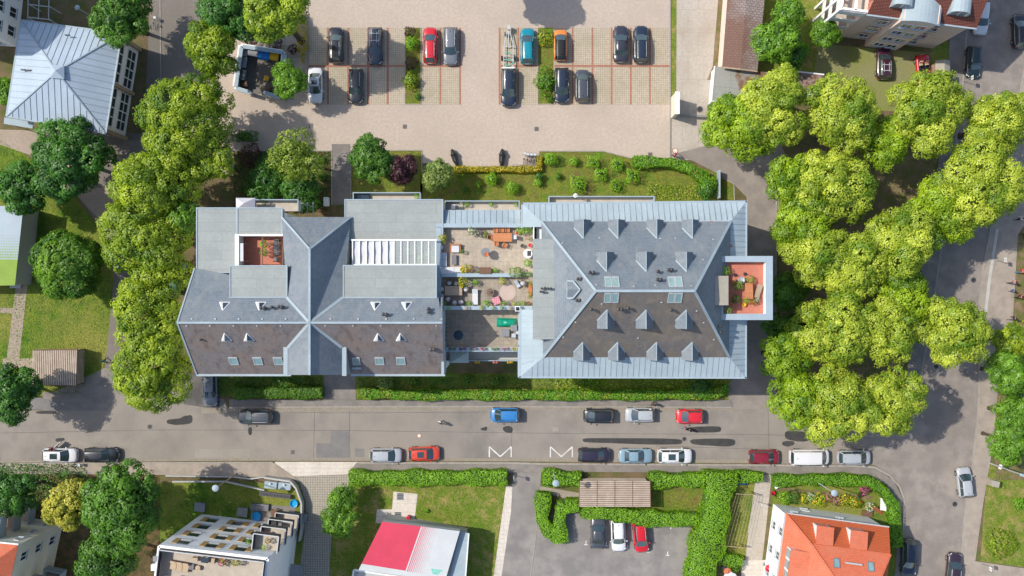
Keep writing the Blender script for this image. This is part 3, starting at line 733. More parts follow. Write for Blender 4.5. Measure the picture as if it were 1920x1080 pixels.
# ------------------------------------------------------------------ the long apartment building
def slate(name, c1, c2, joint, rz, moss=None, amt=.6, sc_=.22, streak=None):
    return brick_mat(name, c1, c2, joint, .42, .21, .016, .5, rz=rz, rough=.72, stain=moss, stain_scale=sc_, stain_amt=amt, kind='World', fine_amt=.45, bmp=.2, spec=.4, lo=.4, hi=.65, streak=streak)
MAT['slate'] = slate('slate', (.13, .16, .19), (.165, .195, .225), (.075, .09, .11), 0, (.21, .23, .245), .5, .3, ((.22, .23, .23), (1.6, .3, 1), .5))
MAT['slate_turned'] = slate('slate laid crosswise', (.13, .16, .19), (.165, .195, .225), (.075, .09, .11), math.pi/2, (.21, .23, .245), .5, .3, ((.22, .23, .23), (1.6, .3, 1), .5))
MAT['slate_moss'] = slate('slate with brown lichen', (.125, .115, .11), (.16, .145, .138), (.065, .058, .055), 0, (.165, .135, .10), .8, .35, ((.225, .18, .14), (1.3, .28, 1), .6))
MAT['slate_rust'] = slate('slate with pinkish brown lichen', (.165, .15, .148), (.205, .185, .18), (.085, .075, .07), 0, (.21, .155, .125), .85, .3, ((.09, .06, .055), (1.5, .33, 1), .55))
MAT['roof_felt'] = brick_mat('grey roofing felt', (.295, .315, .30), (.265, .285, .275), (.19, .20, .19), 6.5, 1.05, .02, .3, rough=.9, stain=(.225, .245, .235), stain_scale=.5, stain_amt=.6, fine_amt=.25, bmp=.1)
MAT['terrace'] = brick_mat('terrace slabs', (.42, .35, .27), (.37, .315, .25), (.23, .20, .16), .5, .5, .018, 0.0, stain=(.22, .19, .155), stain_scale=.5, stain_amt=.65, fine_amt=.4)
MAT['terrace_dark'] = brick_mat('worn terrace slabs', (.34, .285, .22), (.28, .24, .195), (.15, .13, .11), .5, .5, .018, 0.0, stain=(.15, .135, .115), stain_scale=.55, stain_amt=.75, fine_amt=.4)
MAT['red_tile'] = brick_mat('red floor tiles', (.50, .17, .115), (.44, .15, .10), (.30, .13, .10), .3, .3, .015, 0.0, stain=(.36, .17, .13), stain_scale=.6, stain_amt=.5, fine_amt=.3)
MAT['balcony_floor'] = M('balcony floor', (.42, .37, .31), .9, .1, 1.2, fine=8)
MAT['felt_beige'] = M('beige felt', (.32, .295, .24), .9, .1, .8, fine=8)
bld = thing('apartment_building', 'long apartment building with grey slate roofs, planted roof terraces and a red tiled end terrace', 'building', (0, 0, 0))
def pxpoly(pts, z): return [P(x, y, z) for x, y in pts]
def rect(x0, y0, x1, y1): return [(x0, y0), (x1, y0), (x1, y1), (x0, y1)]
# walls under every section, standing back from the eaves
wall = MB()
def wallbox(x0, y0, x1, y1, ztop, inset=.45, zref=None):
    a = P(x0, y0, zref or ztop); b = P(x1, y1, zref or ztop)
    wall.box(a.x+inset, b.y+inset, 0, b.x-inset, a.y-inset, ztop-.15)
wallbox(1001, 380, 1396, 706, 14.0, .3); wallbox(977, 380, 1001, 424, 14.0, .3); wallbox(977, 581, 1001, 706, 14.0, .3)
wallbox(370, 500, 833, 703, 11.0, .35)
wallbox(370, 392, 528, 560, 11.0, .2, 12.2); wallbox(528, 412, 645, 560, 11.0, .2, 12.2)
wallbox(646, 375, 832, 560, 10.2, .2, 12.1)
wallbox(832, 421, 975, 580, 11.3, .0)
wallbox(832, 392, 978, 424, 11.6, .1)
wallbox(835, 580, 975, 655, 9.7, .0)
wall_o = wall.build('wall', MAT['white_wall'], bld)
base_w = MB()
a = P(975, 380, 14); b = P(1396, 706, 14)
base_w.box(a.x+.5, b.y+.5, 0, b.x-.5, a.y-.5, .6); base_w.build('plinth', MAT['grey_wall'], bld)
# windows along the long fronts
def facade_window(parent, c, n, w, h, frame='white', pane='glass', reveal=.06, bars=1, sill=True):
    """c: bottom centre on the wall plane, n: outward direction in the ground plane"""
    c = Vector(c); n = Vector(n).normalized(); t = Vector((-n.y, n.x, 0)); up = Vector((0, 0, 1))
    f = MB(); fw = .08
    def bar(u0, u1, v0, v1, d0, d1):
        vs = [c + t*u + up*v + n*d for d in (d0, d1) for u, v in ((u0, v0), (u1, v0), (u1, v1), (u0, v1))]
        f.add(vs, [(0,1,2,3),(7,6,5,4),(0,4,5,1),(1,5,6,2),(2,6,7,3),(3,7,4,0)])
    bar(-w/2, -w/2+fw, 0, h, 0, reveal); bar(w/2-fw, w/2, 0, h, 0, reveal)
    bar(-w/2+fw, w/2-fw, 0, fw, 0, reveal); bar(-w/2+fw, w/2-fw, h-fw, h, 0, reveal)
    for i in range(bars):
        u = -w/2 + w*(i+1)/(bars+1); bar(u-.035, u+.035, fw, h-fw, 0, reveal-.006)
    o = f.build('window', MAT[frame] if isinstance(frame, str) else frame, parent)
    g = MB(); g.add([c + t*u + up*v + n*.022 for u, v in ((-w/2+fw, fw), (w/2-fw, fw), (w/2-fw, h-fw), (-w/2+fw, h-fw))], [(0,1,2,3)])
    g.build('pane', MAT[pane], o)
    if sill:
        q = MB(); vs = [c + t*u + up*v + n*d for v in (-.05, 0) for u, d in ((-w/2-.05, 0), (w/2+.05, 0), (w/2+.05, .16), (-w/2-.05, .16))]
        q.add(vs, [(3,2,1,0),(4,5,6,7),(0,1,5,4),(1,2,6,5),(2,3,7,6),(3,0,4,7)]); q.build('sill', MAT['cap'], o)
    return o
yN = P(0, 380, 14).y-.55; yS = P(0, 706, 14).y+.55; xE = P(1396, 0, 14).x-.55
for i in range(8):
    for zf in (1.2, 4.2, 7.2, 10.3):
        x = 3.2 + i*2.9
        facade_window(bld, (x, yS, zf), (0, -1, 0), 1.2, 1.5)
ySl = P(0, 703, 11).y+.35
for i in range(9):
    for zf in (1.2, 4.4, 7.6):
        if zf < 4 and i == 5: continue
        facade_window(bld, (-33.5 + i*3.05, ySl, zf), (0, -1, 0), 1.2, 1.5)
# --- east block: zinc skirt, slate hip roof
ZE, ZS, ZR = 14.0, 15.0, 22.3
eo = [P(980, 383, ZE), P(1398, 379, ZE), P(1397, 707, ZE), P(976, 706, ZE)]           # outer gutter line
si = [P(1015, 415, ZS), P(1370, 415, ZS), P(1367, 670, ZS), P(1018, 670, ZS)]        # foot of the slates
r0, r1 = P(1117, 545.5, ZR), P(1302, 545.5, ZR)
def planar_y(p, a, b): return p
sk = MB()
for i in range(3):
    sk.slab([eo[i], eo[i+1], si[i+1], si[i]], .12)
# the west side of the skirt is cut away where the terraces reach the block
def west(y):
    t = (P(0, y, 14).y - eo[0].y)/(eo[3].y - eo[0].y); u = (P(0, y, 15).y - si[0].y)/(si[3].y - si[0].y); return eo[0].lerp(eo[3], t), si[0].lerp(si[3], max(0, min(1, u)))
wa, wb = west(425.5), west(580.5)
sk.slab([eo[0], si[0], wa[1], wa[0]], .12); sk.slab([wb[0], wb[1], si[3], eo[3]], .12)
sk.build('zinc_skirt_roof', MAT['zinc_light'], bld)
# raised seams across the skirt
seam = MB()
def seams(a0, a1, b0, b1, step, w=.045, h=.06, trim=.35):
    """seams from line a0-a1 (foot) to line b0-b1 (head) at right angles to the foot"""
    d = (a1 - a0); L = d.length; d.normalize(); n = int(L/step)
    for k in range(1, n):
        p = a0 + d*(k*step)
        # clip the upper end to the hips
        s0 = (b0 - a0).dot(d); s1 = (b1 - a0).dot(d); s = k*step
        f = 1.0
        if s < s0: f = s/s0
        elif s > s1: f = (L - s)/(L - s1)
        q0 = b0 + (b1 - b0)*max(0, min(1, (s - s0)/(s1 - s0)))
        head = Vector((0, 0, 0)); perp = (b0 - a0) - d*((b0 - a0).dot(d))
        q = p + perp*f
        seam.bar(p + Vector((0, 0, .02)), q + Vector((0, 0, .02)), w, h)
for i in range(3):
    seams(eo[i], eo[(i+1) % 4], si[i], si[(i+1) % 4], .62)
for k in range(1, 10): a, b = west(580.5 + (706-580.5)*k/11); seam.bar(a + Vector((0, 0, .02)), (b if k < 8 else a.lerp(b, (11-k)/3.4)) + Vector((0, 0, .02)), .045, .06)
seam.build('seam', MAT['zinc_seam'], bld)
ro = MB(); ro.cur = 0; ro.face(si[0], si[1], r1, r0); ro.cur = 1; ro.face(si[2], si[3], r0, r1)
ro.cur = 2; ro.face(si[1], si[2], r1); ro.face(si[3], si[0], r0)
slate_roof = ro.build('slate_roof', [MAT['slate'], MAT['slate_moss'], MAT['slate_turned']], bld)
rc = MB()
for a_, b_ in ((si[0], r0), (si[3], r0), (si[1], r1), (si[2], r1), (r0, r1)):
    rc.bar(a_ + Vector((0, 0, .04)), b_ + Vector((0, 0, .04)), .26, .10)
rc.build('ridge_cap', MAT['zinc'], bld)
gt = MB()
for a_, b_, o_ in ((eo[0], eo[1], (0, .08)), (eo[1], eo[2], (.08, 0)), (eo[2], eo[3], (0, -.08)), (eo[3], wb[0], (-.08, 0)), (wa[0], eo[0], (-.08, 0))):
    d = (b_-a_).normalized(); o_ = Vector((*o_, -.06)); gt.bar(a_ + o_ - d*.14, b_ + o_ + d*.14, .2, .16)
gt.build('gutter', MAT['cap'], bld)
def roof_z(face, x, y):
    if face == 'N': a, b = si[0], r0
    else: a, b = si[3], r0
    t = (y - a.y)/(b.y - a.y)
    return a.z + (b.z - a.z)*t
def dormer(px, pyf, face):
    s = 1 if face == 'N' else -1
    q = P(px, pyf, 15.6)
    x, yf = q.x, q.y
    zb = roof_z(face, x, yf)
    w = .92; ze = zb + .85; zr = ze + 1.15
    def yat(z):
        a = si[0] if face == 'N' else si[3]
        return a.y + (r0.y - a.y)*(z - a.z)/(r0.z - a.z)
    ye, yr = yat(ze), yat(zr)
    cheek = MB()
    cheek.face((x-w+.06, yf-s*.12, zb-.2), (x+w-.06, yf-s*.12, zb-.2), (x+w-.06, yf-s*.12, ze), (x, yf-s*.12, zr-.08), (x-w+.06, yf-s*.12, ze))
    for e in (-1, 1):
        cheek.face((x+e*(w-.06), yf-s*.12, zb-.2), (x+e*(w-.06), yf-s*.12, ze), (x+e*(w-.06), ye, ze))
    d = cheek.build('dormer', MAT['zinc'], bld)
    rf = MB()
    rf.slab([(x-w, yf, ze), (x, yf, zr), (x, yr, zr), (x-w, ye, ze)], .06)
    rf.slab([(x, yf, zr+.002), (x+w, yf, ze), (x+w, ye, ze), (x, yr, zr+.002)], .06)
    rf.build('dormer_roof', MAT['slate_turned'], d)
    tr = MB()
    tr.bar((x-w, ye, ze+.05), (x, yr, zr+.05), .12, .05); tr.bar((x, yr, zr+.05), (x+w, ye, ze+.05), .12, .05)
    tr.bar((x, yf, zr+.03), (x, yr, zr+.03), .08, .06)
    tr.build('flashing', MAT['zinc_light'], d)
    g = MB(); g.box(x-.5, yf-s*.10, zb+.1, x+.5, yf-s*.07, ze-.02); g.build('window', MAT['white'], d)
    g = MB(); g.box(x-.42, yf-s*.069, zb+.18, x+.42, yf-s*.055, ze-.1); g.build('window_pane', MAT['glass'], d)
for x in (1092, 1156, 1228, 1294): dormer(x, 412.5, 'N')
for x in (1129, 1200, 1272): dormer(x, 475, 'N')
for x in (1091, 1156, 1228, 1294): dormer(x, 675, 'S')
for x in (1130, 1200, 1272): dormer(x, 613.5, 'S')
def plane_z(a, b, c):
    n = (b-a).cross(c-a)
    return lambda x, y: a.z - (n.x*(x-a.x) + n.y*(y-a.y))/n.z, n.normalized() if n.z > 0 else -n.normalized()
def on_plane(px, py, pl, z0):
    z = z0
    for _ in range(12):
        p = P(px, py, z); z = pl(p.x, p.y)
    return P(px, py, z)
def skylight(px, py, w, h, pl, n, z0, frame='galv', pane='sky_glass', lift=.09, name='skylight'):
    c = on_plane(px, py, pl, z0)
    n = Vector(n); t = Vector((1, 0, 0)); t = (t - n*t.dot(n)).normalized(); u = n.cross(t)
    f = MB()
    def quadbox(u0, u1, v0, v1, d0, d1, m):
        vs = [c + t*a + u*b + n*d for d in (d0, d1) for a, b in ((u0, v0), (u1, v0), (u1, v1), (u0, v1))]
        m.add(vs, [(3,2,1,0),(4,5,6,7),(0,1,5,4),(1,2,6,5),(2,3,7,6),(3,0,4,7)])
    fw = .09
    quadbox(-w/2, -w/2+fw, -h/2, h/2, -.05, lift, f); quadbox(w/2-fw, w/2, -h/2, h/2, -.05, lift, f)
    quadbox(-w/2+fw, w/2-fw, -h/2, -h/2+fw, -.05, lift, f); quadbox(-w/2+fw, w/2-fw, h/2-fw*1.8, h/2, -.05, lift+.01, f)
    o = f.build(name, MAT[frame], bld)
    g = MB(); quadbox(-w/2+fw, w/2-fw, -h/2+fw, h/2-fw*1.8, -.02, lift-.03, g); g.build('pane', MAT[pane], o)
    return o
plN, nN = plane_z(si[0], si[1], r1); plS, nS = plane_z(si[2], si[3], r0); plW, nW = plane_z(si[3], si[0], r0); plE, nE = plane_z(si[1], si[2], r1)
for x in (1140.5, 1154.5, 1259.5, 1273): skylight(x, 529, .72, 1.45, plN, nN, 21)
for x in (1139.5, 1153.5, 1259, 1272.5): skylight(x, 557.5, .72, 1.45, plS, nS, 21)
def vent(px, py, h, z=None, pl=None, r=.11, n=1, name='roof_vent'):
    c = on_plane(px, py, pl, z or 18) if pl else P(px, py, z)
    m = MB()
    for k in range(n):
        x = c.x + (k % 2)*.32 - (n > 1)*.16; y = c.y + (k//2)*.3
        m.lathe([(r*.8, -.3), (r*.8, h-.15), (r*1.5, h-.14), (r*1.5, h), (r*.4, h+.06)], (x, y, c.z), 10)
    return m.build(name, MAT['dark_metal'], bld)
for x, y, pl, n in ((1105, 511, plN, 1), (1112, 511, plN, 1), (1232, 509, plN, 1), (1255, 506, plN, 2), (1234, 524, plN, 2), (1108, 580, plS, 1), (1162, 580, plS, 2), (1177, 578, plS, 1), (1257, 581, plS, 1)):
    vent(x, y, .75, 20, pl, .13, n)
for x, y in ((1086, 523), (1084, 563)): vent(x, y, .45, 18, plW, .12, 2)
for x, y in ((1349, 612), (1350, 623)): vent(x, y, .5, 16, plE, .12, 1)
# snow-guard hooks: small pale hooks in rows
hk = MB()
for x, y, pl in [(1054, 456, plN), (1124, 446, plN), (1238, 447, plN), (1266, 447, plN), (1337, 449, plN), (1119, 478, plN), (1318, 487, plN), (1228, 535, plN), (1188, 537, plN), (1118, 534, plN), (1296, 536, plN),
                 (1056, 632, plS), (1079, 604, plS), (1196, 634, plS), (1319, 605, plS), (1338, 637, plS), (1306, 583, plS), (1128, 570, plS), (1240, 567, plS)]:
    c = on_plane(x, y, pl, 18); hk.obox((c.x, c.y, c.z+.06), (.16, .1, .1))
hk.build('roof_hook', MAT['galv'], bld)
# triangular west dormer (roofed light with white frame)
c = on_plane(1075, 543, plW, 18)
tw = MB(); zt = c.z + .35
tri = [P(1063.5, 527, zt), P(1074, 527, zt+.15), P(1087.5, 543, zt+1.1), P(1074, 559, zt+.15), P(1063.5, 559, zt)]
tw.prism([(p.x, p.y) for p in tri], c.z-1.2, c.z-.2)
dw = tw.build('dormer', MAT['zinc'], bld)
m = MB(); apex = P(1087.5, 543, zt+.9); mid = P(1064, 543, zt+.6)
m.slab([tri[0], tri[1], apex, mid], .1); m.slab([mid, apex, tri[3], tri[4]], .1); m.build('dormer_roof', MAT['slate_turned'], dw)
m = MB()
for p, q in ((tri[1], apex), (apex, tri[3]), (tri[0], tri[1]), (tri[3], tri[4])): m.bar(p+Vector((0,0,.06)), q+Vector((0,0,.06)), .14, .08)
m.build('flashing', MAT['zinc_light'], dw)
# flat-roofed strip against the west hip
m = MB(); a = P(1001, 450, 16.6); b = P(1041.5, 634, 16.6)
m.box(a.x, b.y, 13.6, b.x, a.y, 16.6); m.build('roof_box_wall', MAT['zinc'], bld)
m = MB(); m.box(a.x-.12, b.y-.12, 16.6, b.x+.12, a.y+.12, 16.72); m.build('flat_roof', MAT['roof_felt'], bld)
m = MB()
for x, y in ((1016, 541), (1022, 540), (1028, 541), (1033, 541), (1014, 547), (1019, 547)):
    p = P(x, y, 17); m.lathe([(.08, 0), (.08, .45), (.14, .46), (.14, .55)], (p.x, p.y, 16.7), 8)
m.build('roof_vent', MAT['dark_metal'], bld)
m = MB()
for x, y in ((1333, 417), (1369, 461)):
    p = P(x, y, 14.8); m.obox((p.x, p.y, p.z+.1), (.35, .3, .25))
m.build('roof_lamp', MAT['terracotta'], bld)
# --- east terrace tower
zt = 17.2
m = MB(); a = P(1345, 481, 16); b = P(1447, 599, 16)
m.box(a.x+.1, b.y+.1, 0, b.x-.1, a.y-.1, 15.5); m.build('tower_wall', MAT['white_wall'], bld)
m = MB(); a = P(1352, 487, 15.8); b = P(1442, 592, 15.8); m.box(a.x, b.y, 15.5, b.x, a.y, 15.62); m.build('terrace_floor', MAT['red_tile'], bld)
zc = 16.7
def capring(parts, z0, z1, name, mat, parent=bld):
    m = MB()
    for x0, y0, x1, y1 in parts:
        a = P(x0, y0, z1); b = P(x1, y1, z1); m.box(a.x, b.y, z0, b.x, a.y, z1)
    return m.build(name, mat, parent)
capring([(1341, 480, 1436, 491), (1436, 480, 1449, 600), (1341.5, 588.5, 1436, 600), (1341, 491.2, 1353, 505), (1341.5, 574, 1356.5, 588.3)], 15.4, zc, 'parapet', MAT['white_wall'])
capring([(1341, 480, 1435.8, 491), (1436, 480, 1449, 600), (1341.5, 588.5, 1435.8, 600), (1341, 491.2, 1353, 505), (1341.5, 574, 1356.5, 588.3)], zc, zc+.06, 'parapet_cap', MAT['cap'])
m = MB(); a = P(1322, 519, 18.2); b = P(1364, 570.5, 18.2); m.box(a.x, b.y, 15.6, b.x, a.y, 18.1); m.build('stair_house', MAT['grey_wall'], bld)
m = MB(); m.box(a.x-.1, b.y-.1, 18.1, b.x+.1, a.y+.1, 18.22); m.build('flat_roof', MAT['felt_beige'], bld)
# --- west block
ZG, ZW = 17.2, 11.0
def Q(x, y, z): return P(x, y, z)
gl, gr, gx = Q(340, 605, ZG), Q(829, 605, ZG), Q(580.5, 605, ZG)
gr.y = gl.y; gx.y = gl.y
sl, sr = Q(370, 702, ZW), Q(833, 702, ZW)
gl.x = sl.x - .05
zN = 12.45
nl_ = Q(366, 503, zN)
m = MB(); m.cur = 0
zV = gl.z + (sl.z - gl.z)*((650-605)/97.0)
vw, ve = Q(540, 650, zV), Q(641, 650, zV)
vw.y = ve.y = gl.y + (sl.y-gl.y)*(zV-gl.z)/(sl.z-gl.z)
sw_, se_ = Q(541, 702, ZW), Q(640, 702, ZW)
m.face(gl, sl, sw_, vw, gx); m.face(gx, ve, se_, sr, gr)
south_roof = m.build('slate_roof', MAT['slate_rust'], bld)
m = MB()
zD = 14.9
e1, e2 = Q(432, 557.5, zD), Q(538, 557.5, zD)
m.face(gl, gx, e2, e1, Q(430, 515, 12.9), nl_)
f1, f2 = Q(643, 557.5, zD), Q(822, 557.5, zD)
m.face(gx, gr, f2, f1)
m.build('slate_roof', MAT['slate'], bld)
# gable ends
m = MB(); m.face((gl.x+.25, nl_.y, 0), (gl.x+.25, sl.y+.3, 0), (gl.x+.25, sl.y+.3, ZW-.2), (gl.x+.25, gl.y, ZG-.25), (gl.x+.25, nl_.y, zN-.2))
m.face((gr.x-.3, f2.y, 0), (gr.x-.3, sr.y+.3, 0), (gr.x-.3, sr.y+.3, ZW-.2), (gr.x-.3, gr.y, ZG-.25), (gr.x-.3, f2.y, zD-.2)); m.build('gable_wall', MAT['white_wall'], bld)
# cross gable running north
A, B, C_ = Q(528, 407, 12.6), Q(657.5, 407, 12.6), Q(582, 467, ZG)
C_.x = gx.x
m = MB(); m.cur = 0
m.face(A, C_, gx, e2); m.cur = 0
m.face(B, f1, gx, C_); m.cur = 1; m.face(A, B, C_)
m.build('slate_roof', [MAT['slate_turned'], MAT['slate']], bld)
m = MB(); m.face((A.x+.1, A.y-.1, 0), (B.x-.1, B.y-.1, 0), (B.x-.1, B.y-.1, 12.5), (A.x+.1, A.y-.1, 12.5))
m.face((A.x+.1, A.y-.1, 11), (e2.x+.1, e2.y, 11), (e2.x+.1, e2.y, zD-.1), (A.x+.1, A.y-.1, 12.5)); m.face((B.x-.1, B.y-.1, 11), (f1.x-.1, f1.y, 11), (f1.x-.1, f1.y, zD-.1), (B.x-.1, B.y-.1, 12.5))
m.build('cross_wall', MAT['white_wall'], bld)
# south gable
G2 = Q(584, 703, ZG); G2.x = gx.x
gw, ge = Q(540, 650, zV), Q(641, 650, zV); gw.y = ge.y = vw.y
gws, ges = Vector((gw.x, G2.y-.25, zV)), Vector((ge.x, G2.y-.25, zV))
m = MB(); m.face(gw, gx, G2, gws); m.face(gx, ge, ges, G2); m.build('slate_roof', MAT['slate_turned'], bld)
m = MB()
m.face((gw.x, gws.y+.15, 0), (ge.x, gws.y+.15, 0), (ge.x, gws.y+.15, zV-.1), (gx.x, G2.y+.3, ZG-.12), (gw.x, gws.y+.15, zV-.1))
m.build('gable_wall', MAT['white_wall'], bld)
m = MB()
m.box(gw.x-.42, gws.y-.05, ZW-.2, gw.x-.02, gw.y+.1, zV-.05); m.box(ge.x+.02, gws.y-.05, ZW-.2, ge.x+.45, gw.y+.1, zV-.05)
m.build('gable_side_wall', MAT['zinc'], bld)
m = MB()
m.box(gw.x-.5, gws.y-.12, zV-.05, gw.x-.02, gw.y+.16, zV+.03); m.box(ge.x+.02, gws.y-.12, zV-.05, ge.x+.5, gw.y+.16, zV+.03)
m.build('gable_cap', MAT['zinc_light'], bld)
rc = MB()
for a_, b_ in ((gl, gx), (gx, gr), (C_, gx), (A, C_), (B, C_), (gx, gw), (gx, ge), (gx, G2)):
    rc.bar(a_ + Vector((0, 0, .05)), b_ + Vector((0, 0, .05)), .22, .10)
rc.build('ridge_cap', MAT['zinc'], bld)
rc = MB()
for a_, b_ in ((gx, e2), (gx, f1), (gx, gw), (gx, ge)):
    rc.bar(a_ + Vector((0, 0, .10)), b_ + Vector((0, 0, .10)), .3, .06)
rc.build('valley_flashing', MAT['zinc_light'], bld)
m = MB(); m.bar((sl.x-.1, sl.y-.08, ZW-.04), (gw.x-.45, sl.y-.08, ZW-.04), .24, .16); m.bar((ge.x+.45, sr.y-.08, ZW-.04), (sr.x+.1, sr.y-.08, ZW-.04), .24, .16)
m.bar((gl.x-.06, gl.y, ZG+.02), (sl.x-.06, sl.y, ZW+.02), .16, .12); m.bar((gl.x-.06, gl.y, ZG+.02), (nl_.x-.06, nl_.y, zN+.02), .16, .12)
m.build('gutter', MAT['zinc_light'], bld)
# east gable parapet strip
capring([(827.5, 582, 832.5, 703)], 9.0, 12.6, 'gable_parapet', MAT['cap'])
plWS, nWS = plane_z(gl, sl, sr); plWN, nWN = plane_z(gl, gr, f2)
for x in (438, 483.5, 521.5, 711.5, 751.5): skylight(x, 676.5, 1.0, 1.25, plWS, nWS, 13, 'galv')
skylight(668, 676.5, .85, 1.25, plWS, nWS, 13, 'galv')
m = MB(); c = on_plane(669, 690, plWS, 12.5); m.obox((c.x, c.y, c.z+.08), (1.0, .3, .12), 0, .65); m.build('roof_step', MAT['cap'], bld)
MAT['tri_glass'] = M('blue roof light glass', (.06, .13, .19), .1, .1, 1, spec=.7)
def tri_dormer(px, py, pl, s):
    """small glazed dormer of triangular outline; s=+1 north slope, -1 south slope"""
    c = on_plane(px, py, pl, 15)
    w = .55; d = .85
    yf = c.y + s*d*.42; zf = pl(c.x, yf)
    zt = zf + .72
    # where the ridge meets the roof
    yb = yf - s*d
    zt = pl(c.x, yb)+.02
    m = MB()
    m.face((c.x-w, yf, zf), (c.x, yf-s*.05, zt), (c.x, yb, zt))
    m.face((c.x-w, yf, zf), (c.x+w, yf, zf), (c.x, yf-s*.05, zt))
    o = m.build('roof_light', MAT['galv'], bld)  # left and front faces pale: the sunlit look is put into their colour
    g = MB(); g.face((c.x+w, yf, zf), (c.x, yf-s*.05, zt-.005), (c.x, yb, zt-.005)); g.build('pane', MAT['tri_glass'], o)
    g = MB()
    for a_, b_ in (((c.x-w, yf, zf+.03), (c.x, yb, zt+.03)), ((c.x+w, yf, zf+.03), (c.x, yb, zt+.03)), ((c.x-w, yf, zf+.03), (c.x+w, yf, zf+.03))): g.bar(a_, b_, .10, .05)
    g.build('trim', MAT['white'], o)
for x, y in ((420, 573), (488, 573), (704, 573), (762, 573)): tri_dormer(x, y, plWN, 1)
for x, y in ((423.5, 633), (465.5, 633), (709.5, 633), (751.5, 633)): tri_dormer(x, y, plWS, -1)
for x, y, n in ((495, 577, 2), (512, 576, 1), (528, 575, 2), (723, 589, 2), (804, 579, 1), (804, 585, 1)): vent(x, y, .7, 16, plWN, .14, n)
vent(378, 637, .4, 16, plWS, .1, 1); vent(812, 655, .6, 14, plWS, .16, 2); vent(553, 693, .3, 12, plWS, .1, 1)
hk = MB()
for x in list(range(350, 560, 44)) + list(range(610, 830, 52)):
    c = on_plane(x, 611, plWS, 16.5); hk.obox((c.x, c.y, c.z+.08), (.15, .08, .08))
    c = on_plane(x+10, 598, plWN, 16.5); hk.obox((c.x, c.y, c.z+.08), (.16, .12, .12))
hk.build('roof_hook', MAT['galv'], bld)
# flat roofs of the west block
def flat(x0, y0, x1, y1, z, name='flat_roof', mat='roof_felt', down=1.4, edge=True, cap='cap'):
    a = P(x0, y0, z); b = P(x1, y1, z)
    m = MB(); m.box(a.x, b.y, z-down, b.x, a.y, z); o = m.build(name, MAT[mat], bld)
    if edge:
        m = MB(); w, h = .12, .07
        m.box(a.x-w, b.y-w, z-.2, b.x+w, b.y, z+h); m.box(a.x-w, a.y, z-.2, b.x+w, a.y+w, z+h); m.box(a.x-w, b.y, z-.2, a.x, a.y, z+h); m.box(b.x, b.y, z-.2, b.x+w, a.y, z+h)
        m.build('roof_edge', MAT[cap], o)
    return o
flat(370, 391, 444, 510, 12.4); flat(444.6, 391, 528, 440, 12.402)
flat(432.5, 499.5, 537, 556.5, 14.95, down=2.6)
flat(648, 375.5, 829, 449, 12.4); flat(645, 499, 817, 557, 14.95, down=2.6)
# sunken red terrace
capring([(444.5, 441, 528.5, 498)], 11.0, 11.35, 'terrace_floor', MAT['red_tile'])
capring([(440.5, 441, 447.5, 498)], 11.2, 13.3, 'terrace_wall', MAT['white_wall'])
capring([(440.5, 439, 530, 442.5)], 12.2, 13.0, 'terrace_wall', MAT['white_wall'])
m = MB()
for x0, y0, x1, y1 in ((492, 443, 492, 497), (492, 456, 528, 456), (492, 471.5, 528, 471.5), (492, 443.5, 528, 443.5), (492, 496, 528, 496)):
    m.bar(P(x0, y0, 13.4), P(x1, y1, 13.4), .1, .12)
for y in (443.5, 496):
    p = P(492, y, 13.4); m.box(p.x-.05, p.y-.05, 11.35, p.x+.05, p.y+.05, 13.4)
m.build('pergola', MAT['brown_wood'], bld)
# conservatory roof with blinds
m = MB(); zg = 13.1
n = 12; xs = [661 + (817-661)*i/n for i in range(n+1)]
for x in xs: m.bar(P(x, 450, zg+.1), P(x, 496.5, zg-.1), .12, .14)
m.bar(P(659, 450, zg+.1), P(819, 450, zg+.1), .18, .16); m.bar(P(659, 496.5, zg-.12), P(819, 496.5, zg-.12), .18, .16)
con = m.build('glass_roof', MAT['white'], bld)
rng_ = random.Random(4)
for i in range(6):
    a0, a1 = xs[i]+.9, xs[i+1]-.9
    m = MB(); K = 7
    for k in range(K):
        for q in range(2):
            pass
    vs = []
    for k in range(K+1):
        u = k/K
        for x in (a0, (a0+a1)/2, a1):
            p = P(x + .35*math.sin(u*5+i), 451.5 + 43.5*u, zg-.05 - .2*u - .05*math.sin(u*math.pi*3.0 + i)*(1 if x == (a0+a1)/2 else .5)); vs.append(p)
    fs = [(r*3+c, r*3+c+1, r*3+c+4, r*3+c+3) for r in range(K) for c in range(2)]
    m.add(vs, fs); m.build('blind', MAT['cushion_white'], con, smooth=60)
MAT['winter_floor'] = M('dark planted floor', (.12, .17, .13), .9, .4, 1.5)
MAT['clear_glass'] = nt('clear roof glass')[0]
b_ = MAT['clear_glass'].node_tree.nodes['Principled BSDF']
b_.inputs['Base Color'].default_value = (.85, .93, .92, 1); b_.inputs['Roughness'].default_value = .03; b_.inputs['Alpha'].default_value = .20
b_.inputs['Specular IOR Level'].default_value = .6
for i in range(6, 12):
    m = MB(); m.slab([P(xs[i]+1, 451, zg+.08), P(xs[i+1]-1, 451, zg+.08), P(xs[i+1]-1, 495.5, zg-.12), P(xs[i]+1, 495.5, zg-.12)], .02); m.build('pane', MAT['clear_glass'], con)
capring([(659, 450, 819, 497)], 10.2, 10.4, 'winter_garden_floor', MAT['winter_floor'])
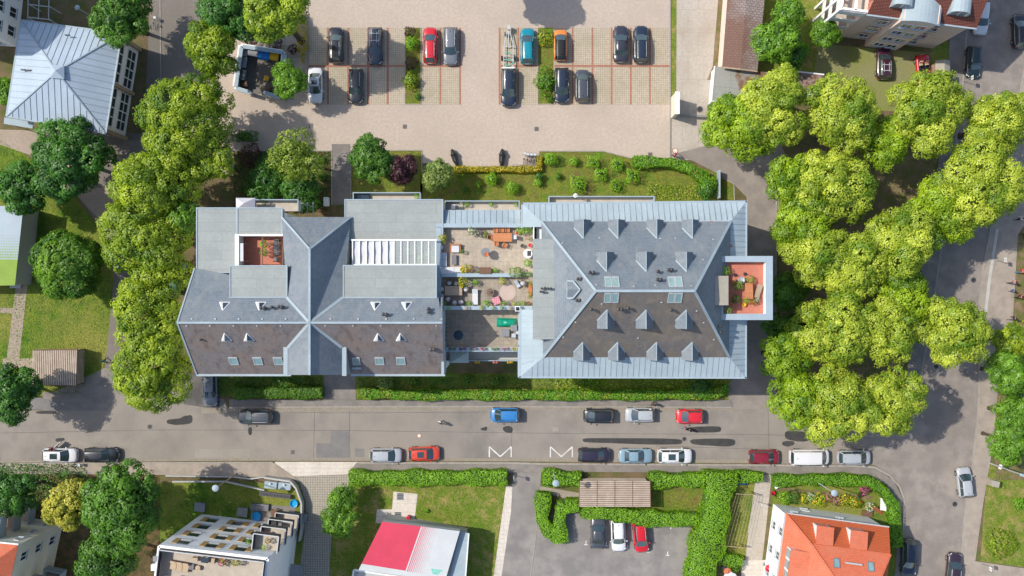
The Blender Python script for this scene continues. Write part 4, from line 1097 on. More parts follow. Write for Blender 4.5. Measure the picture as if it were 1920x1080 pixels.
# --- link: terraces
zf = 11.4
capring([(825, 424, 1003, 517)], zf-.3, zf, 'terrace_floor', MAT['terrace'])
capring([(827, 518, 1000, 577)], zf-.3, zf+.004, 'terrace_floor', MAT['terrace_dark'])
capring([(832, 580, 977, 652)], 9.5, 9.8, 'terrace_floor', MAT['terrace_dark'])
par = [(818.5, 419.5, 1011, 426), (818.5, 426.2, 826.5, 551.5), (818.5, 551.7, 831, 580), (826.7, 513, 976, 519), (831.2, 574, 998, 580.5)]
capring(par, 11.2, 12.35, 'parapet', MAT['white_wall']); capring([(a-.7, b-.5, c+.4, d+.4) for a, b, c, d in par], 12.352, 12.42, 'parapet_cap', MAT['cap'])
par = [(829, 652, 977, 659.5), (972, 580.8, 977.5, 651.5)]
capring(par, 9.6, 10.7, 'parapet', MAT['white_wall']); capring([(829, 651.5, 971.5, 659.5), (972, 580.8, 977.5, 659.5)], 10.702, 10.77, 'parapet_cap', MAT['cap'])
capring([(1000.2, 425, 1001.6, 580)], 11.2, 14.6, 'terrace_wall', MAT['white_wall'])
# low zinc roof north of the terraces, and the narrow balcony beyond it
m = MB(); m.slab([P(831, 393.5, 11.75), P(975, 393.5, 11.75), P(975, 420, 12.1), P(831, 420, 12.1)], .15); m.build('zinc_roof', MAT['zinc'], bld)
m = MB()
for x in range(842, 974, 11): m.bar(P(x, 394, 11.78), P(x, 419.5, 12.13), .05, .06)
m.build('seam', MAT['zinc_seam'], bld)
def balcony(x0, y0, x1, y1, z, floor='balcony_floor', side='N'):
    a = P(x0, y0, z); b = P(x1, y1, z)
    m = MB(); m.box(a.x, b.y, z-.25, b.x, a.y, z); o = m.build('balcony', MAT[floor], bld)
    m = MB(); t = .1; h = 1.0
    if side == 'N': m.box(a.x, a.y-t, z, b.x, a.y, z+h)
    else: m.box(a.x, b.y, z, b.x, b.y+t, z+h)
    m.box(a.x, b.y, z, a.x+t, a.y, z+h-.003); m.box(b.x-t, b.y, z, b.x, a.y, z+h-.003)
    m.build('balcony_rail', MAT['cap'], o)
    return o
balcony(835, 377.5, 974, 400, 9.6); balcony(664, 362, 790, 384, 8.5); balcony(466, 375, 563, 396, 8.5); balcony(1028, 369, 1225, 382, 8.0)
balcony(836, 640, 975, 676, 6.8, 'grey_wall', 'S')
capring([(971, 650, 978, 708)], 9.0, 13.9, 'side_wall', MAT['cap'])
# loggia frame at the north-west stair
m = MB(); zz = 7.0
for x in (566, 576, 587): m.bar(P(x, 380, zz), P(x, 402, zz), .08, .1)
m.bar(P(563, 380, zz), P(588, 388, zz), .1, .12); m.build('stair_canopy', MAT['grey_metal'], bld)
# ------------------------------------------------------------------ other buildings
MAT['tile_red'] = brick_mat('red clay tiles', (.56, .14, .07), (.50, .12, .058), (.34, .08, .04), .30, .24, .02, .5, rz=-.12, rough=.75, stain=(.46, .17, .10), stain_scale=.5, stain_amt=.5, fine_amt=.3, bmp=.2)
MAT['tile_red2'] = brick_mat('red clay tiles laid crosswise', (.56, .15, .078), (.50, .13, .066), (.36, .085, .045), .24, .30, .02, .5, rz=-.12, rough=.75, stain=(.46, .17, .10), stain_scale=.5, stain_amt=.5, fine_amt=.3, bmp=.2)
MAT['tile_orange'] = brick_mat('orange clay tiles', (.50, .11, .038), (.45, .10, .034), (.30, .06, .025), .30, .24, .02, .5, rz=-.12, rough=.75, stain=(.42, .11, .05), stain_scale=.5, stain_amt=.5, fine_amt=.3, bmp=.2)
MAT['tile_brown'] = brick_mat('dark brown red tiles', (.20, .065, .045), (.17, .055, .04), (.06, .025, .02), .26, .30, .045, .5, rz=-.08, rough=.7, stain=(.13, .05, .035), stain_scale=.4, stain_amt=.5, fine_amt=.3, bmp=.3)
MAT['tile_sunlit'] = brick_mat('sunlit red tiles', (.50, .20, .135), (.44, .17, .115), (.24, .09, .06), .26, .30, .04, .5, rz=-.08, rough=.7, stain=(.40, .15, .10), stain_scale=.4, stain_amt=.5, fine_amt=.3, bmp=.3)  # paler copy of the brown tiles, sunlight put into the colour
MAT['barn_tile'] = brick_mat('weathered barn tiles', (.30, .25, .23), (.23, .18, .165), (.055, .04, .035), .5, .30, .055, .5, rz=.10, rough=.9, stain=(.14, .062, .038), stain_scale=.09, stain_amt=.72, fine_amt=.5, bmp=.4, lo=.42, hi=.52)
MAT['moss_roof'] = ground_mat('mossy brown roof', [(.12, .055, .04), (.16, .08, .06), (.26, .20, .17)], [.6, 2.6], bmp=.4, fine=(.75, 1.3), fine_scale=5)
MAT['orange_panel'] = M('ochre window reveal', (.42, .27, .10), .7, .08, 2)
MAT['tilewood'] = MAT['orange_panel']
MAT['pavilion_zinc'] = M('pavilion zinc roof', (.35, .42, .49), .75, .08, .35, fine=4, spec=.25)
MAT['wood_slat'] = M('weathered slat wood', (.42, .34, .265), .85, .14, .8, fine=7, col2=(.5, .42, .34))
MAT['crimson'] = M('crimson roof membrane', (.52, .045, .085), .8, .08, .5, fine=5)
MAT['membrane'] = M('white roof membrane', (.47, .49, .49), .85, .06, .4, fine=4)
MAT['green_membrane'] = M('green roof membrane', (.20, .30, .045), .8, .08, .5, fine=5)
MAT['teal_logo'] = M('teal logo print', (.04, .45, .33), .7, .05, 2)
def box_building(root, pts, z, mat, name='wall'):
    m = MB(); m.prism([(p[0], p[1]) for p in pts], 0, z); return m.build(name, MAT[mat], root)
def lerp2(a, b, t): return Vector((a[0]+(b[0]-a[0])*t, a[1]+(b[1]-a[1])*t, 0))
def wall_windows(root, p0, p1, out, rows, us, w, h, frame='white', **kw):
    d = Vector((p1[0]-p0[0], p1[1]-p0[1], 0))
    for z in rows:
        for u in us:
            c = Vector((p0[0], p0[1], 0)) + d*u + Vector((0, 0, z)) + Vector(out)*.003
            facade_window(root, c, out, w, h, frame, **kw)
def outward(p0, p1, cen):
    d = Vector((p1[0]-p0[0], p1[1]-p0[1], 0)).normalized(); n = Vector((d.y, -d.x, 0))
    if n.dot(Vector((p0[0]-cen[0], p0[1]-cen[1], 0))) < 0: n = -n
    return n
# --- pavilion with pyramid zinc roof (top left)
pv = thing('pavilion', 'square pavilion with pale blue pyramid zinc roof and glazed east side', 'building', tuple(P(105, 135, 0)))
ze, za = 6.3, 9.0
ev = [P(40, 38, ze), P(228, 63, ze), P(198, 250, ze), P(12, 218, ze)]
ap = P(106, 134, za)
m = MB()
for i in range(4): m.face(ev[i], ev[(i+1) % 4], ap)
m.build('roof', MAT['pavilion_zinc'], pv)
m = MB()
for i in range(4): m.bar(ev[i]+Vector((0, 0, -.05)), ev[(i+1) % 4]+Vector((0, 0, -.05)), .22, .2)
m.build('gutter', MAT['zinc_light'], pv)
m = MB()
for i in range(4):
    a, b = ev[i], ev[(i+1) % 4]; d = (b-a); L = d.length; d.normalize(); n = int(L/.72); mid = (ap-a).dot(d)
    perp = (ap-a) - d*mid
    for k in range(1, n):
        s = k*L/n; f = s/mid if s < mid else (L-s)/(L-mid)
        m.bar(a+d*s+Vector((0,0,.02)), a+d*s+perp*f+Vector((0,0,.02)), .055, .07)
    m.bar(a+Vector((0,0,.03)), ap+Vector((0,0,.03)), .16, .1)
m.build('seam', MAT['zinc_seam'], pv)
m = MB(); m.prism([(ap.x-.75, ap.y-.6), (ap.x+.75, ap.y-.75), (ap.x+.75, ap.y+.6), (ap.x-.6, ap.y+.75)], za-1.0, za-.1)
lan = m.build('roof_lantern', MAT['zinc'], pv)
m = MB(); z0 = za-.1
q = [(ap.x-.85, ap.y-.7, z0), (ap.x+.85, ap.y-.85, z0), (ap.x+.85, ap.y+.7, z0), (ap.x-.7, ap.y+.85, z0)]
for i in range(4): m.face(q[i], q[(i+1) % 4], (ap.x+.05, ap.y, z0+.55))
m.build('lantern_roof', MAT['pavilion_zinc'], lan)
ins = [lerp2(p, ap, .06) for p in ev]
box_building(pv, ins, ze-.25, 'white_wall')
cen = (ap.x, ap.y)
nE = outward(ins[1], ins[2], cen); nS = outward(ins[2], ins[3], cen)
# glazed east side: two long bands of panes in white frames, parted by a pier
for u0, u1 in ((.06, .47), (.53, .94)):
    for z0, z1 in ((.7, 3.1), (4.35, 5.6)):
        a = lerp2(ins[1], ins[2], u0) + nE*.02; b = lerp2(ins[1], ins[2], u1) + nE*.02
        g = MB(); g.face((a.x, a.y, z0), (b.x, b.y, z0), (b.x, b.y, z1), (a.x, a.y, z1)); o = g.build('window', MAT['glass'], pv)
        f = MB(); K = 4
        for k in range(K+1):
            p = a.lerp(b, k/K); f.bar((p.x, p.y, z0), (p.x, p.y, z1), .14, .1)
        for z in ((z0, z1) if z1 > 4 else (z0, (z0+z1)/2, z1)): f.bar((a.x, a.y, z), (b.x, b.y, z), .12, .11)
        f.build('window_frame', MAT['white'], o)
for u0, u1 in ((.03, .42), (.5, .95)):
    a = lerp2(ins[2], ins[3], u0) + nS*.02; b = lerp2(ins[2], ins[3], u1) + nS*.02
    g = MB(); g.face((a.x, a.y, .4), (b.x, b.y, .4), (b.x, b.y, 5), (a.x, a.y, 5)); o = g.build('window', MAT['glass'], pv)
    f = MB()
    for k in range(4):
        p = a.lerp(b, k/3); f.bar((p.x, p.y, .4), (p.x, p.y, 5), .1, .1)
    f.build('window_frame', MAT['white'], o)
m = MB()
for u in (.0, .5, 1.0):
    m = MB(); p = lerp2(ins[1], ins[2], u) + nE*.12; m.obox((p.x, p.y, 3), (.45, .45, 6), math.atan2(nE.y, nE.x)); m.build('pier', MAT['pale_wood'], pv)
# flat canopy on the south-west corner
m = MB(); m.slab([P(8, 220, 4.2), P(62, 229, 4.2), P(61, 241, 4.2), P(7, 232, 4.2)], .12); m.build('canopy', MAT['zinc'], pv)
m = MB()
for x, y in ((16, 232), (58, 238)):
    p = P(x, y, 4); m.tube([(p.x, p.y, 0), (p.x, p.y, 4.1)], .05)
m.build('canopy_post', MAT['grey_metal'], pv)
m = MB()
for x, y in ((44, 131), (55, 132), (127, 66)):
    p = P(x, y, 7.4); m.obox((p.x, p.y, p.z+.05), (.5, .12, .35))
m.build('snow_guard', MAT['dark_metal'], pv)
# --- white house at the top left corner
wh = thing('white_house', 'white rendered house at the corner beside the pyramid roofed pavilion', 'building', tuple(P(-20, 20, 0)))
c0, c1 = P(50, -60, 0), P(33, 88, 0); c2, c3 = P(-120, 78, 0), P(-110, -70, 0)
box_building(wh, [c0, c1, c2, c3], 17, 'white_wall')
rA, rB = (c0+c3)/2, (c1+c2)/2
m = MB(); q = [Vector((p.x, p.y, 17)) for p in (c0, c1, c2, c3)]; rA.z = rB.z = 20.5
m.face(q[0], q[1], rB, rA); m.face(q[2], q[3], rA, rB); m.face(q[1], q[2], rB); m.face(q[3], q[0], rA); m.build('roof', MAT['tile_red'], wh)
n1 = outward(c0, c1, P(-30, 10)); n2 = outward(c1, c2, P(-30, 10))
wall_windows(wh, c0, c1, n1, (1.2, 4.2, 7.2, 10.2), (.15, .38, .62, .85), 1.3, 1.6)
wall_windows(wh, c1, c2, n2, (1.2, 4.2, 7.2, 10.2), (.15, .5, .85), 1.3, 1.6)
# steel frame beside it
sf = thing('steel_pergola', 'galvanised steel pergola frame in the shade next to white house', 'pergola', tuple(P(72, 14, 0)))
m = MB(); z = 3.0
for y in (-40, -15, 10, 34): m.bar(P(52, y-2, z), P(95, y+3, z), .1, .1)
for x in (54, 74, 93): m.bar(P(x, -45, z-.1), P(x-2, 36, z-.1), .08, .1)
m.build('frame', MAT['galv'], sf)
for x, y in ((54, 34), (93, 37), (54, 8), (93, 12)):
    p = P(x, y, 3); q = MB(); q.bar((p.x, p.y, 0), (p.x, p.y, 2.9), .1); q.build('post', MAT['galv'], sf)
# --- hall with white / green roof at the left edge
hl = thing('green_roof_hall', 'low hall with white roof fading in dots to a lime green end', 'building', tuple(P(10, 460, 0)))
z = 4.2
r = [P(-120, 380, z), P(43.5, 388, z), P(28, 535, z), P(-140, 537, z)]
box_building(hl, [lerp2(p, P(-50, 460), .02) for p in r], z-.2, 'grey_wall')
MAT['hall_blue'] = M('blue grey roof membrane', (.34, .40, .44), .85, .06, .4, fine=4)
m = MB(); m.slab([Vector((p.x, p.y, z)) for p in r], .2); m.build('roof', MAT['hall_blue'], hl)
def on_roof(r, u, v, z): return (r[0].lerp(r[1], u)).lerp(r[3].lerp(r[2], u), v) + Vector((0, 0, z))
m = MB(); m.face(*[on_roof(r, u, v, .006) for u, v in ((0, .67), (1, .67), (1, 1), (0, 1))]); m.build('green_field', MAT['green_membrane'], hl)
m = MB()
for k in range(9):
    v = .645 - k*.034; s = .013*(1 - k/10)
    for i in range(34):
        u = 1 - (i+.5)*.019
        m.face(*[on_roof(r, u+du, v+dv, .006) for du, dv in ((-.006*(1-k/12), -s), (.006*(1-k/12), -s), (.006*(1-k/12), s), (-.006*(1-k/12), s))])
m.build('dot_pattern', MAT['green_membrane'], hl)
m = MB(); w = [P(66, 400, .0), P(45, 400, 0), P(20, 540, 0), P(40, 540, 0)]
m.prism([(p.x, p.y) for p in w], 0, .25); m.build('plinth', MAT['grey_wall'], hl)
# --- hall with crimson / white roof at the bottom
rh = thing('crimson_roof_hall', 'low hall with roof fading in dots from crimson to white', 'building', tuple(P(780, 1040, 0)))
z = 4.6
r = [P(717, 978, z), P(862, 996, z), P(832, 1100, z), P(667, 1075, z)]
r[3] = r[0] + (P(678, 1057, z)-r[0])*1.15; r[2] = r[3] + (r[1]-r[0])*1.12
side = [P(863, 996, z-.9), P(879, 1000, z-.9), P(870, 1120, z-.9), P(835, 1115, z-.9)]
body = [lerp2(r[0], P(780, 1060), .02), P(874, 1004, z-1), P(866, 1120, z-1), P(660, 1100, z-1)]
box_building(rh, body, z-1.1, 'grey_wall')
m = MB(); m.prism([(p.x, p.y) for p in r], z-1.1, z); m.build('roof', MAT['membrane'], rh)
m = MB(); m.prism([(p.x, p.y) for p in side], z-1.2, z-.9); m.build('side_roof', MAT['zinc'], rh)
m = MB(); m.bar(side[1]+Vector((0,0,.04)), side[2]+Vector((0,0,.04)), .14, .16); m.build('gutter', MAT['white'], rh)
m = MB(); m.face(*[on_roof(r, u, v, .006) for u, v in ((.0, .0), (.50, .0), (.52, .90), (.0, .87))]); m.build('crimson_field', MAT['crimson'], rh)
m = MB()
# white gaps first widen: crimson dashes shrink towards the white side
for k in range(10):
    u = .525 + k*.021; hw = .0065*(1 - k*.085); n = 44
    for i in range(n):
        v = (i+.5)/n*.91; hv = .5/n*.91*(.80 - .05*k)
        m.face(*[on_roof(r, u+du+.02*v, v+dv, .006) for du, dv in ((-hw, -hv), (hw, -hv), (hw, hv), (-hw, hv))])
m.build('dot_pattern', MAT['crimson'], rh)
m = MB()
L0 = (.80, .80)
for k in range(4):
    v = L0[1] + k*.025; a = L0[0] + k*.010; b = L0[0] + .145 - k*.014
    m.face(*[on_roof(r, u, vv, .007) for u, vv in ((a, v), (b, v+.004), (b-.01, v+.023), (a+.007, v+.019))])
m.build('logo', MAT['teal_logo'], rh)
m = MB()
for k in range(5):
    u = .835 + k*.021; m.face(*[on_roof(r, a, v, .011) for a, v in ((u, .815), (u+.006, .815), (u+.002, .86), (u-.004, .86))])
m.build('logo_stripe', MAT['membrane'], rh)
m = MB(); lo = [P(664, 1068, 3.4), P(838, 1094, 3.4), P(838, 1140, 3.4), P(655, 1120, 3.4)]
m.prism([(p.x, p.y) for p in lo], 2.9, 3.45); m.build('entrance_roof', MAT['roof_felt'], rh)
m = MB()
for a, b in ((lo[0], lo[1]), (lo[0], lo[3])): m.bar(a+Vector((0,0,.1)), b+Vector((0,0,.1)), .2, .24)
m.build('roof_edge', MAT['white'], rh)
# --- pink apartment house (top right)
pk = thing('pink_apartment_house', 'pink beige apartment house with brown mansard roof and barrel topped bay', 'building', tuple(P(1680, 30, 0)))
H = 10.6
b0, b1, b2, b3 = P(1569, 68, 0), P(1622, 78, 0), P(1680, 86, 0), P(1748, 91, 0)
up = Vector((-.12, 1, 0)).normalized()
d = (b3-b0).normalized()
nS_ = Vector((d.y, -d.x, 0)); 
if nS_.y > 0: nS_ = -nS_
deep = -nS_*14
foot = [b0, b3, b3+deep, b0+deep]
box_building(pk, foot, H, 'pink_wall')
cenp = (b0+b3)/2 + deep*.5
# roof: steep brown lower slope, flatter upper slope
ov = .35
e0, e1 = b0 + nS_*ov - d*.1, b3 + nS_*ov + d*.45
e2, e3 = e1 + deep + nS_*-.7, e0 + deep + nS_*-.7
zb, zm, zt_ = H-.05, H+2.8, H+4.6
i0, i1 = e0 - nS_*3.0 + d*.3, e1 - nS_*3.0 - d*.3
j0, j1 = i0 - nS_*4.2, i1 - nS_*4.2
def z3(p, z): return Vector((p.x, p.y, z))
m = MB(); m.cur = 0; m.face(z3(e0, zb), z3(e1, zb), z3(i1, zm), z3(i0, zm)); m.cur = 1; m.face(z3(i0, zm), z3(i1, zm), z3(j1, zt_), z3(j0, zt_)); m.face(z3(j0, zt_), z3(j1, zt_), z3(e2, zb), z3(e3, zb))
m.cur = 1; m.face(z3(e0, zb), z3(i0, zm), z3(j0, zt_), z3(e3, zb)); m.face(z3(e1, zb), z3(e2, zb), z3(j1, zt_), z3(i1, zm))
m.build('roof', [MAT['tile_brown'], MAT['tile_sunlit']], pk)
m = MB(); m.bar(z3(e0, zb), z3(e1, zb), .18, .16); m.build('gutter', MAT['cap'], pk)
# bay
bo = 1.0
q0 = b1 + nS_*bo; q1 = b2 + nS_*bo; q2 = b2 - nS_*4.0; q3 = b1 - nS_*4.0
q0 -= nS_*.9; q1 -= nS_*.9
q0 += nS_*.5; q1 += nS_*.5
m = MB(); m.prism([(p.x, p.y) for p in (q0, q1, q2, q3)], 0, H+1.5); bay = m.build('bay', MAT['pink_wall'], pk)
dd = (q1-q0); W_ = dd.length; dn = dd.normalized(); K = 10
m = MB()
rows = []
for k in range(K+1):
    u = k/K; a = math.pi*(.12 + .76*u); zz = H + 1.3 + 1.15*(math.sin(a) - math.sin(math.pi*.12))
    p = q0 - dn*.25 + dn*(W_+.5)*u
    rows.append((z3(p + nS_*.15, zz), z3(p - nS_*3.6, zz), z3(p - nS_*4.8, zz+.9*math.sin(math.pi*u))))
for k in range(K):
    a, b = rows[k], rows[k+1]
    m.add([a[0], b[0], b[1], a[1]], [(0,1,2,3)]); m.add([a[1], b[1], b[2], a[2]], [(0,1,2,3)])
    m.add([a[0], a[0]-Vector((0,0,.16)), b[0]-Vector((0,0,.16)), b[0]], [(0,1,2,3)])
m.build('bay_roof', MAT['zinc_light'], pk, smooth=40)
m = MB()
for k in range(K):
    a, b = rows[k], rows[k+1]; o_ = nS_*-.16
    m.face(z3(a[0]+o_, H+1.4), z3(b[0]+o_, H+1.4), b[0]+o_-Vector((0,0,.05)), a[0]+o_-Vector((0,0,.05)))
m.build('bay_gable', MAT['pink_wall'], pk)
wall_windows(pk, q0, q1, nS_, (1.0, 3.7, 6.5, 9.3), (.3, .7), 1.25, 1.35)
wall_windows(pk, b0, b1, nS_, (1.6, 4.4, 7.4), (.72,), 1.3, 1.35); wall_windows(pk, b2, b3, nS_, (1.6, 4.4, 7.4), (.22,), 1.3, 1.35)
wall_windows(pk, b3, b3+deep, outward(b3, b3+deep, cenp), (1.6, 4.4, 7.4), (.3, .7), 1.3, 1.35)
def arch_dormer(root, p, n, zc, w=1.1, L=2.6):
    dn = Vector((-n.y, n.x, 0)); K = 8; m = MB(); rr = []
    for k in range(K+1):
        a = math.pi*k/K; q = p - dn*w*math.cos(a); zz = zc + .8 + .8*math.sin(a)
        rr.append((z3(q, zz), z3(q - n*L, zz)))
    for k in range(K): m.add([rr[k][0], rr[k+1][0], rr[k+1][1], rr[k][1]], [(0,1,2,3)])
    for sgn in (0, K):
        a, b = rr[sgn]; m.add([a, b, z3(b, zc-1), z3(a, zc-1)], [(0,1,2,3)])
    o = m.build('dormer', MAT['zinc_light'], root, smooth=40)
    m = MB(); m.add([z3(p - dn*w*.95 - n*.1, zc-.5)] + [r[0] - n*.1 for r in rr] + [z3(p + dn*w*.95 - n*.1, zc-.5)], [list(range(K+3))]); m.build('dormer_front', MAT['white'], o)
    m = MB()
    for s in (-1, 1): m.add([z3(p + dn*(s*.42 + a) - n*.07, zc + z) for a, z in ((-.34, -.3), (.34, -.3), (.34, 1.1), (-.34, 1.1))], [(0,1,2,3)])
    m.build('pane', MAT['sky_glass'], o)
for u in (.26, .80):
    p = b0 + (b3-b0)*u - nS_*.5; arch_dormer(pk, p, nS_, H+1.1)
# balcony tower on the west gable
pkb = [P(1523, 54, 0), P(1568, 62, 0)]
for zfl in (3.2, 6.0, 8.8):
    m = MB(); a = b0 + d*-.02; w = -d*3.1
    m.prism([(p.x, p.y) for p in (a, a+w, a+w+deep*.22, a+deep*.22)], zfl-.2, zfl); o = m.build('balcony', MAT['balcony_floor'], pk)
    m = MB()
    m.bar(z3(a, zfl+.5), z3(a+w, zfl+.5), .1, 1.0); m.bar(z3(a+w, zfl+.5), z3(a+w+deep*.22, zfl+.5), .1, 1.0); m.build('balcony_rail', MAT['white'], o)
m = MB()
for t in (0, .5, 1):
    p = b0 - d*3.1 + deep*.22*t; m.bar(z3(p, 0), z3(p, H), .3, .3)
m.build('pillar', MAT['white_wall'], pk)
m = MB()
for p, q in ((b0, b0-d*3.1), (b0-d*3.1, b0-d*3.1+deep*.22), (b0-d*1.5, b0-d*1.5+deep*.22)): m.bar(z3(p, H), z3(q, H), .25, .3)
m.build('balcony_beam', MAT['white_wall'], pk)
m = MB(); m.bar(b0+nS_*.08+Vector((0,0,H-.3)), b3+nS_*.08+Vector((0,0,H-.3)), .15, .3); m.build('cornice', MAT['white_wall'], pk)
# --- red roofed white house (bottom right)
rd = thing('red_roofed_house', 'white house with bright red mansard roof and dormers at street corner', 'building', tuple(P(1560, 1040, 0)))
H = 6.2
f0 = P(1447, 943, 0); nwe = P(1473, 962, H); nee = P(1667, 988, H); swe = P(1457, 1080, H)
dN = (nee-nwe); dN.z = 0; LN = dN.length; dN.normalize(); dW = (swe-nwe); dW.z = 0; dW.normalize()
dW = (dW*.6 + Vector((dN.y, -dN.x, 0))*.4).normalized()
k0 = Vector((nwe.x, nwe.y, 0)); k1 = k0 + dN*LN; k2 = k1 + dW*15; k3 = k0 + dW*15
inn = [k0+(dN+dW)*.25, k1+(-dN+dW)*.25, k2+(-dN-dW)*.25, k3+(dN-dW)*.25]
box_building(rd, inn, H-.1, 'white_wall')
ce = (k0+k2)/2
nWn = outward(inn[0], inn[3], ce); nNn = outward(inn[0], inn[1], ce)
wall_windows(rd, inn[0], inn[3], nWn, (1.0, 3.9), (.16, .36, .56, .78), 1.0, 1.4)
wall_windows(rd, inn[0], inn[1], nNn, (3.6,), (.13, .6), .9, 1.2); wall_windows(rd, inn[0], inn[1], nNn, (.9,), (.3,), .9, 1.2)
zm = H+3.0; zr = H+5.6
b_in = 2.5
mN0 = k0 + dN*2.4 + dW*b_in; mN1 = k1 - dN*.7 + dW*b_in
mW3 = k3 + dN*2.4
rg0 = k0 + dN*6.3 + dW*7.2; rg1 = k1 - dN*3.2 + dW*7.2
m = MB(); m.cur = 0; m.face(z3(k0, H), z3(k1, H), z3(mN1, zm), z3(mN0, zm))
m.cur = 1; m.face(z3(mN0, zm), z3(mN1, zm), z3(rg1, zr), z3(rg0, zr))
m.cur = 2; m.face(z3(k0, H), z3(mN0, zm), z3(mW3, zm), z3(k3, H)); m.face(z3(mN0, zm), z3(rg0, zr), z3(k3+dN*6.3, zr), z3(mW3, zm))
m.cur = 1; m.face(z3(rg0, zr), z3(rg1, zr), z3(rg1+dW*7, zr-1), z3(k3+dN*6.3, zr))
m.cur = 0; m.face(z3(k1, H), z3(k2, H), z3(k2-dN*.7, zm), z3(mN1, zm)); m.face(z3(mN1, zm), z3(k2-dN*.7, zm), z3(rg1+dW*7, zr-1), z3(rg1, zr))
m.build('roof', [MAT['tile_orange'], MAT['tile_red'], MAT['tile_red2']], rd)
m = MB(); m.bar(z3(k0, H), z3(k1, H), .16, .14); m.bar(z3(k0, H), z3(k3, H), .14, .14); m.build('gutter', MAT['galv'], rd)
m = MB(); m.bar(z3(k0, H+.06), z3(mN0, zm+.06), .2, .12); m.bar(z3(mN0, zm+.06), z3(rg0, zr+.06), .2, .12); m.bar(z3(rg0, zr+.06), z3(rg1, zr+.06), .2, .12); m.bar(z3(rg1, zr+.06), z3(mN1, zm+.06), .2, .12); m.build('ridge_tile', MAT['tile_red2'], rd)
def shed_dormer(root, p, n, t, w, zb, zt, dep, roofmat):
    m = MB(); a, b = p - t*w/2, p + t*w/2
    for q in (a, b): m.face(z3(q, zb), z3(q, zt), z3(q - n*dep, zt+.35), z3(q - n*dep, zb))
    m.face(z3(a, zb), z3(b, zb), z3(b, zt), z3(a, zt)); o = m.build('dormer', MAT['white'], root)
    m = MB(); m.slab([z3(a - t*.15 + n*.15, zt+.03), z3(b + t*.15 + n*.15, zt+.03), z3(b + t*.15 - n*dep, zt+.4), z3(a - t*.15 - n*dep, zt+.4)], .12); m.build('dormer_roof', MAT[roofmat], o)
    m = MB(); K = max(1, int(w/1.0))
    for k in range(K):
        c = a.lerp(b, (k+.5)/K) + n*.03; hw = w/K*.38
        m.face(z3(c - t*hw, zb+.25), z3(c + t*hw, zb+.25), z3(c + t*hw, zt-.2), z3(c - t*hw, zt-.2))
    m.build('pane', MAT['sky_glass'], o)
for u in (.32, .64): shed_dormer(rd, k0 + dN*LN*u + dW*.55, nNn, dN, 1.7, H+.4, H+2.7, 1.9, 'tile_red')
shed_dormer(rd, k0 + dW*5.6 + dN*.5, nWn, dW, 3.8, H+.4, H+2.7, 2.2, 'tile_red2')
shed_dormer(rd, k0 + dW*11.5 + dN*.9, nWn, dW, 2.4, H+.8, H+2.5, 2.0, 'tile_red2')
def roof_window(root, c, n, t, w, h, frame='grey_metal'):
    n = n.normalized(); t = (t - n*t.dot(n)).normalized(); u = n.cross(t); f = MB()
    def qb(u0, u1, v0, v1, d0, d1, m):
        vs = [c + t*a + u*b + n*d for d in (d0, d1) for a, b in ((u0, v0), (u1, v0), (u1, v1), (u0, v1))]
        m.add(vs, [(3,2,1,0),(4,5,6,7),(0,1,5,4),(1,2,6,5),(2,3,7,6),(3,0,4,7)])
    qb(-w/2, w/2, -h/2, -h/2+.1, 0, .1, f); qb(-w/2, w/2, h/2-.1, h/2, 0, .1, f); qb(-w/2, -w/2+.1, -h/2+.1, h/2-.1, 0, .1, f); qb(w/2-.1, w/2, -h/2+.1, h/2-.1, 0, .1, f)
    o = f.build('roof_window', MAT[frame], root); g = MB(); qb(-w/2+.1, w/2-.1, -h/2+.1, h/2-.1, 0, .06, g); g.build('pane', MAT['sky_glass'], o)
up_n = (z3(mN1, zm)-z3(mN0, zm)).cross(z3(rg0, zr)-z3(mN0, zm)); up_n = up_n if up_n.z > 0 else -up_n
for u, v in ((.22, .35), (.78, .33)):
    c = z3(mN0, zm).lerp(z3(mN1, zm), u).lerp(z3(rg0, zr).lerp(z3(rg1, zr), u), v); roof_window(rd, c, up_n, dN, .75, 1.1)
c = z3(mN0, zm).lerp(z3(mN1, zm), .5).lerp(z3(rg0, zr).lerp(z3(rg1, zr), .5), .30)
m = MB(); m.obox(tuple(c+Vector((0,0,.2))), (1.9, .16, .3), math.atan2(dN.y, dN.x)); m.build('snow_guard', MAT['galv'], rd)
wn_ = (z3(rg0, zr)-z3(mN0, zm)).cross(z3(mW3, zm)-z3(mN0, zm)); wn_ = wn_ if wn_.z > 0 else -wn_
for v, w in ((.42, .35), (.80, .35)):
    c = z3(mN0, zm).lerp(z3(mW3, zm), v).lerp(z3(rg0, zr).lerp(z3(k3+dN*6.3, zr), v), w); roof_window(rd, c, wn_, dW, .9, 1.5)
# chimney block and small gable on the east slope
c = k1 - dN*1.2 + dW*9.5
m = MB(); m.obox((c.x, c.y, H+2.6), (1.6, 1.3, 4.0), math.atan2(dN.y, dN.x)); ch = m.build('chimney', MAT['tile_red'], rd)
m = MB(); m.obox((c.x, c.y, H+4.68), (1.8, 1.5, .14), math.atan2(dN.y, dN.x)); m.build('chimney_cap', MAT['cap'], ch)
shed_dormer(rd, mN1 + dW*4.2 - dN*4.3, nNn, dN, 2.2, zm+.9, zm+2.1, 1.6, 'tile_red')
# --- white modern flats (bottom left centre)
wf = thing('white_apartment_block', 'white apartment block with ochre window reveals, corner balconies and roof terrace', 'building', tuple(P(440, 1040, 0)))
H = 14.7
t0, t1 = P(297, 1023, H), P(503, 1047, H)
dN2 = (t1-t0); dN2.z = 0; W2 = dN2.length; dN2.normalize(); dn_ = Vector((dN2.y, -dN2.x, 0))
s0 = Vector((t0.x, t0.y, 0)); s1 = s0 + dN2*W2; s2 = s1 + dn_*12; s3 = s0 + dn_*12
nN2 = -dn_
box_building(wf, [s0, s1, s2, s3], H-.9, 'white_wall')
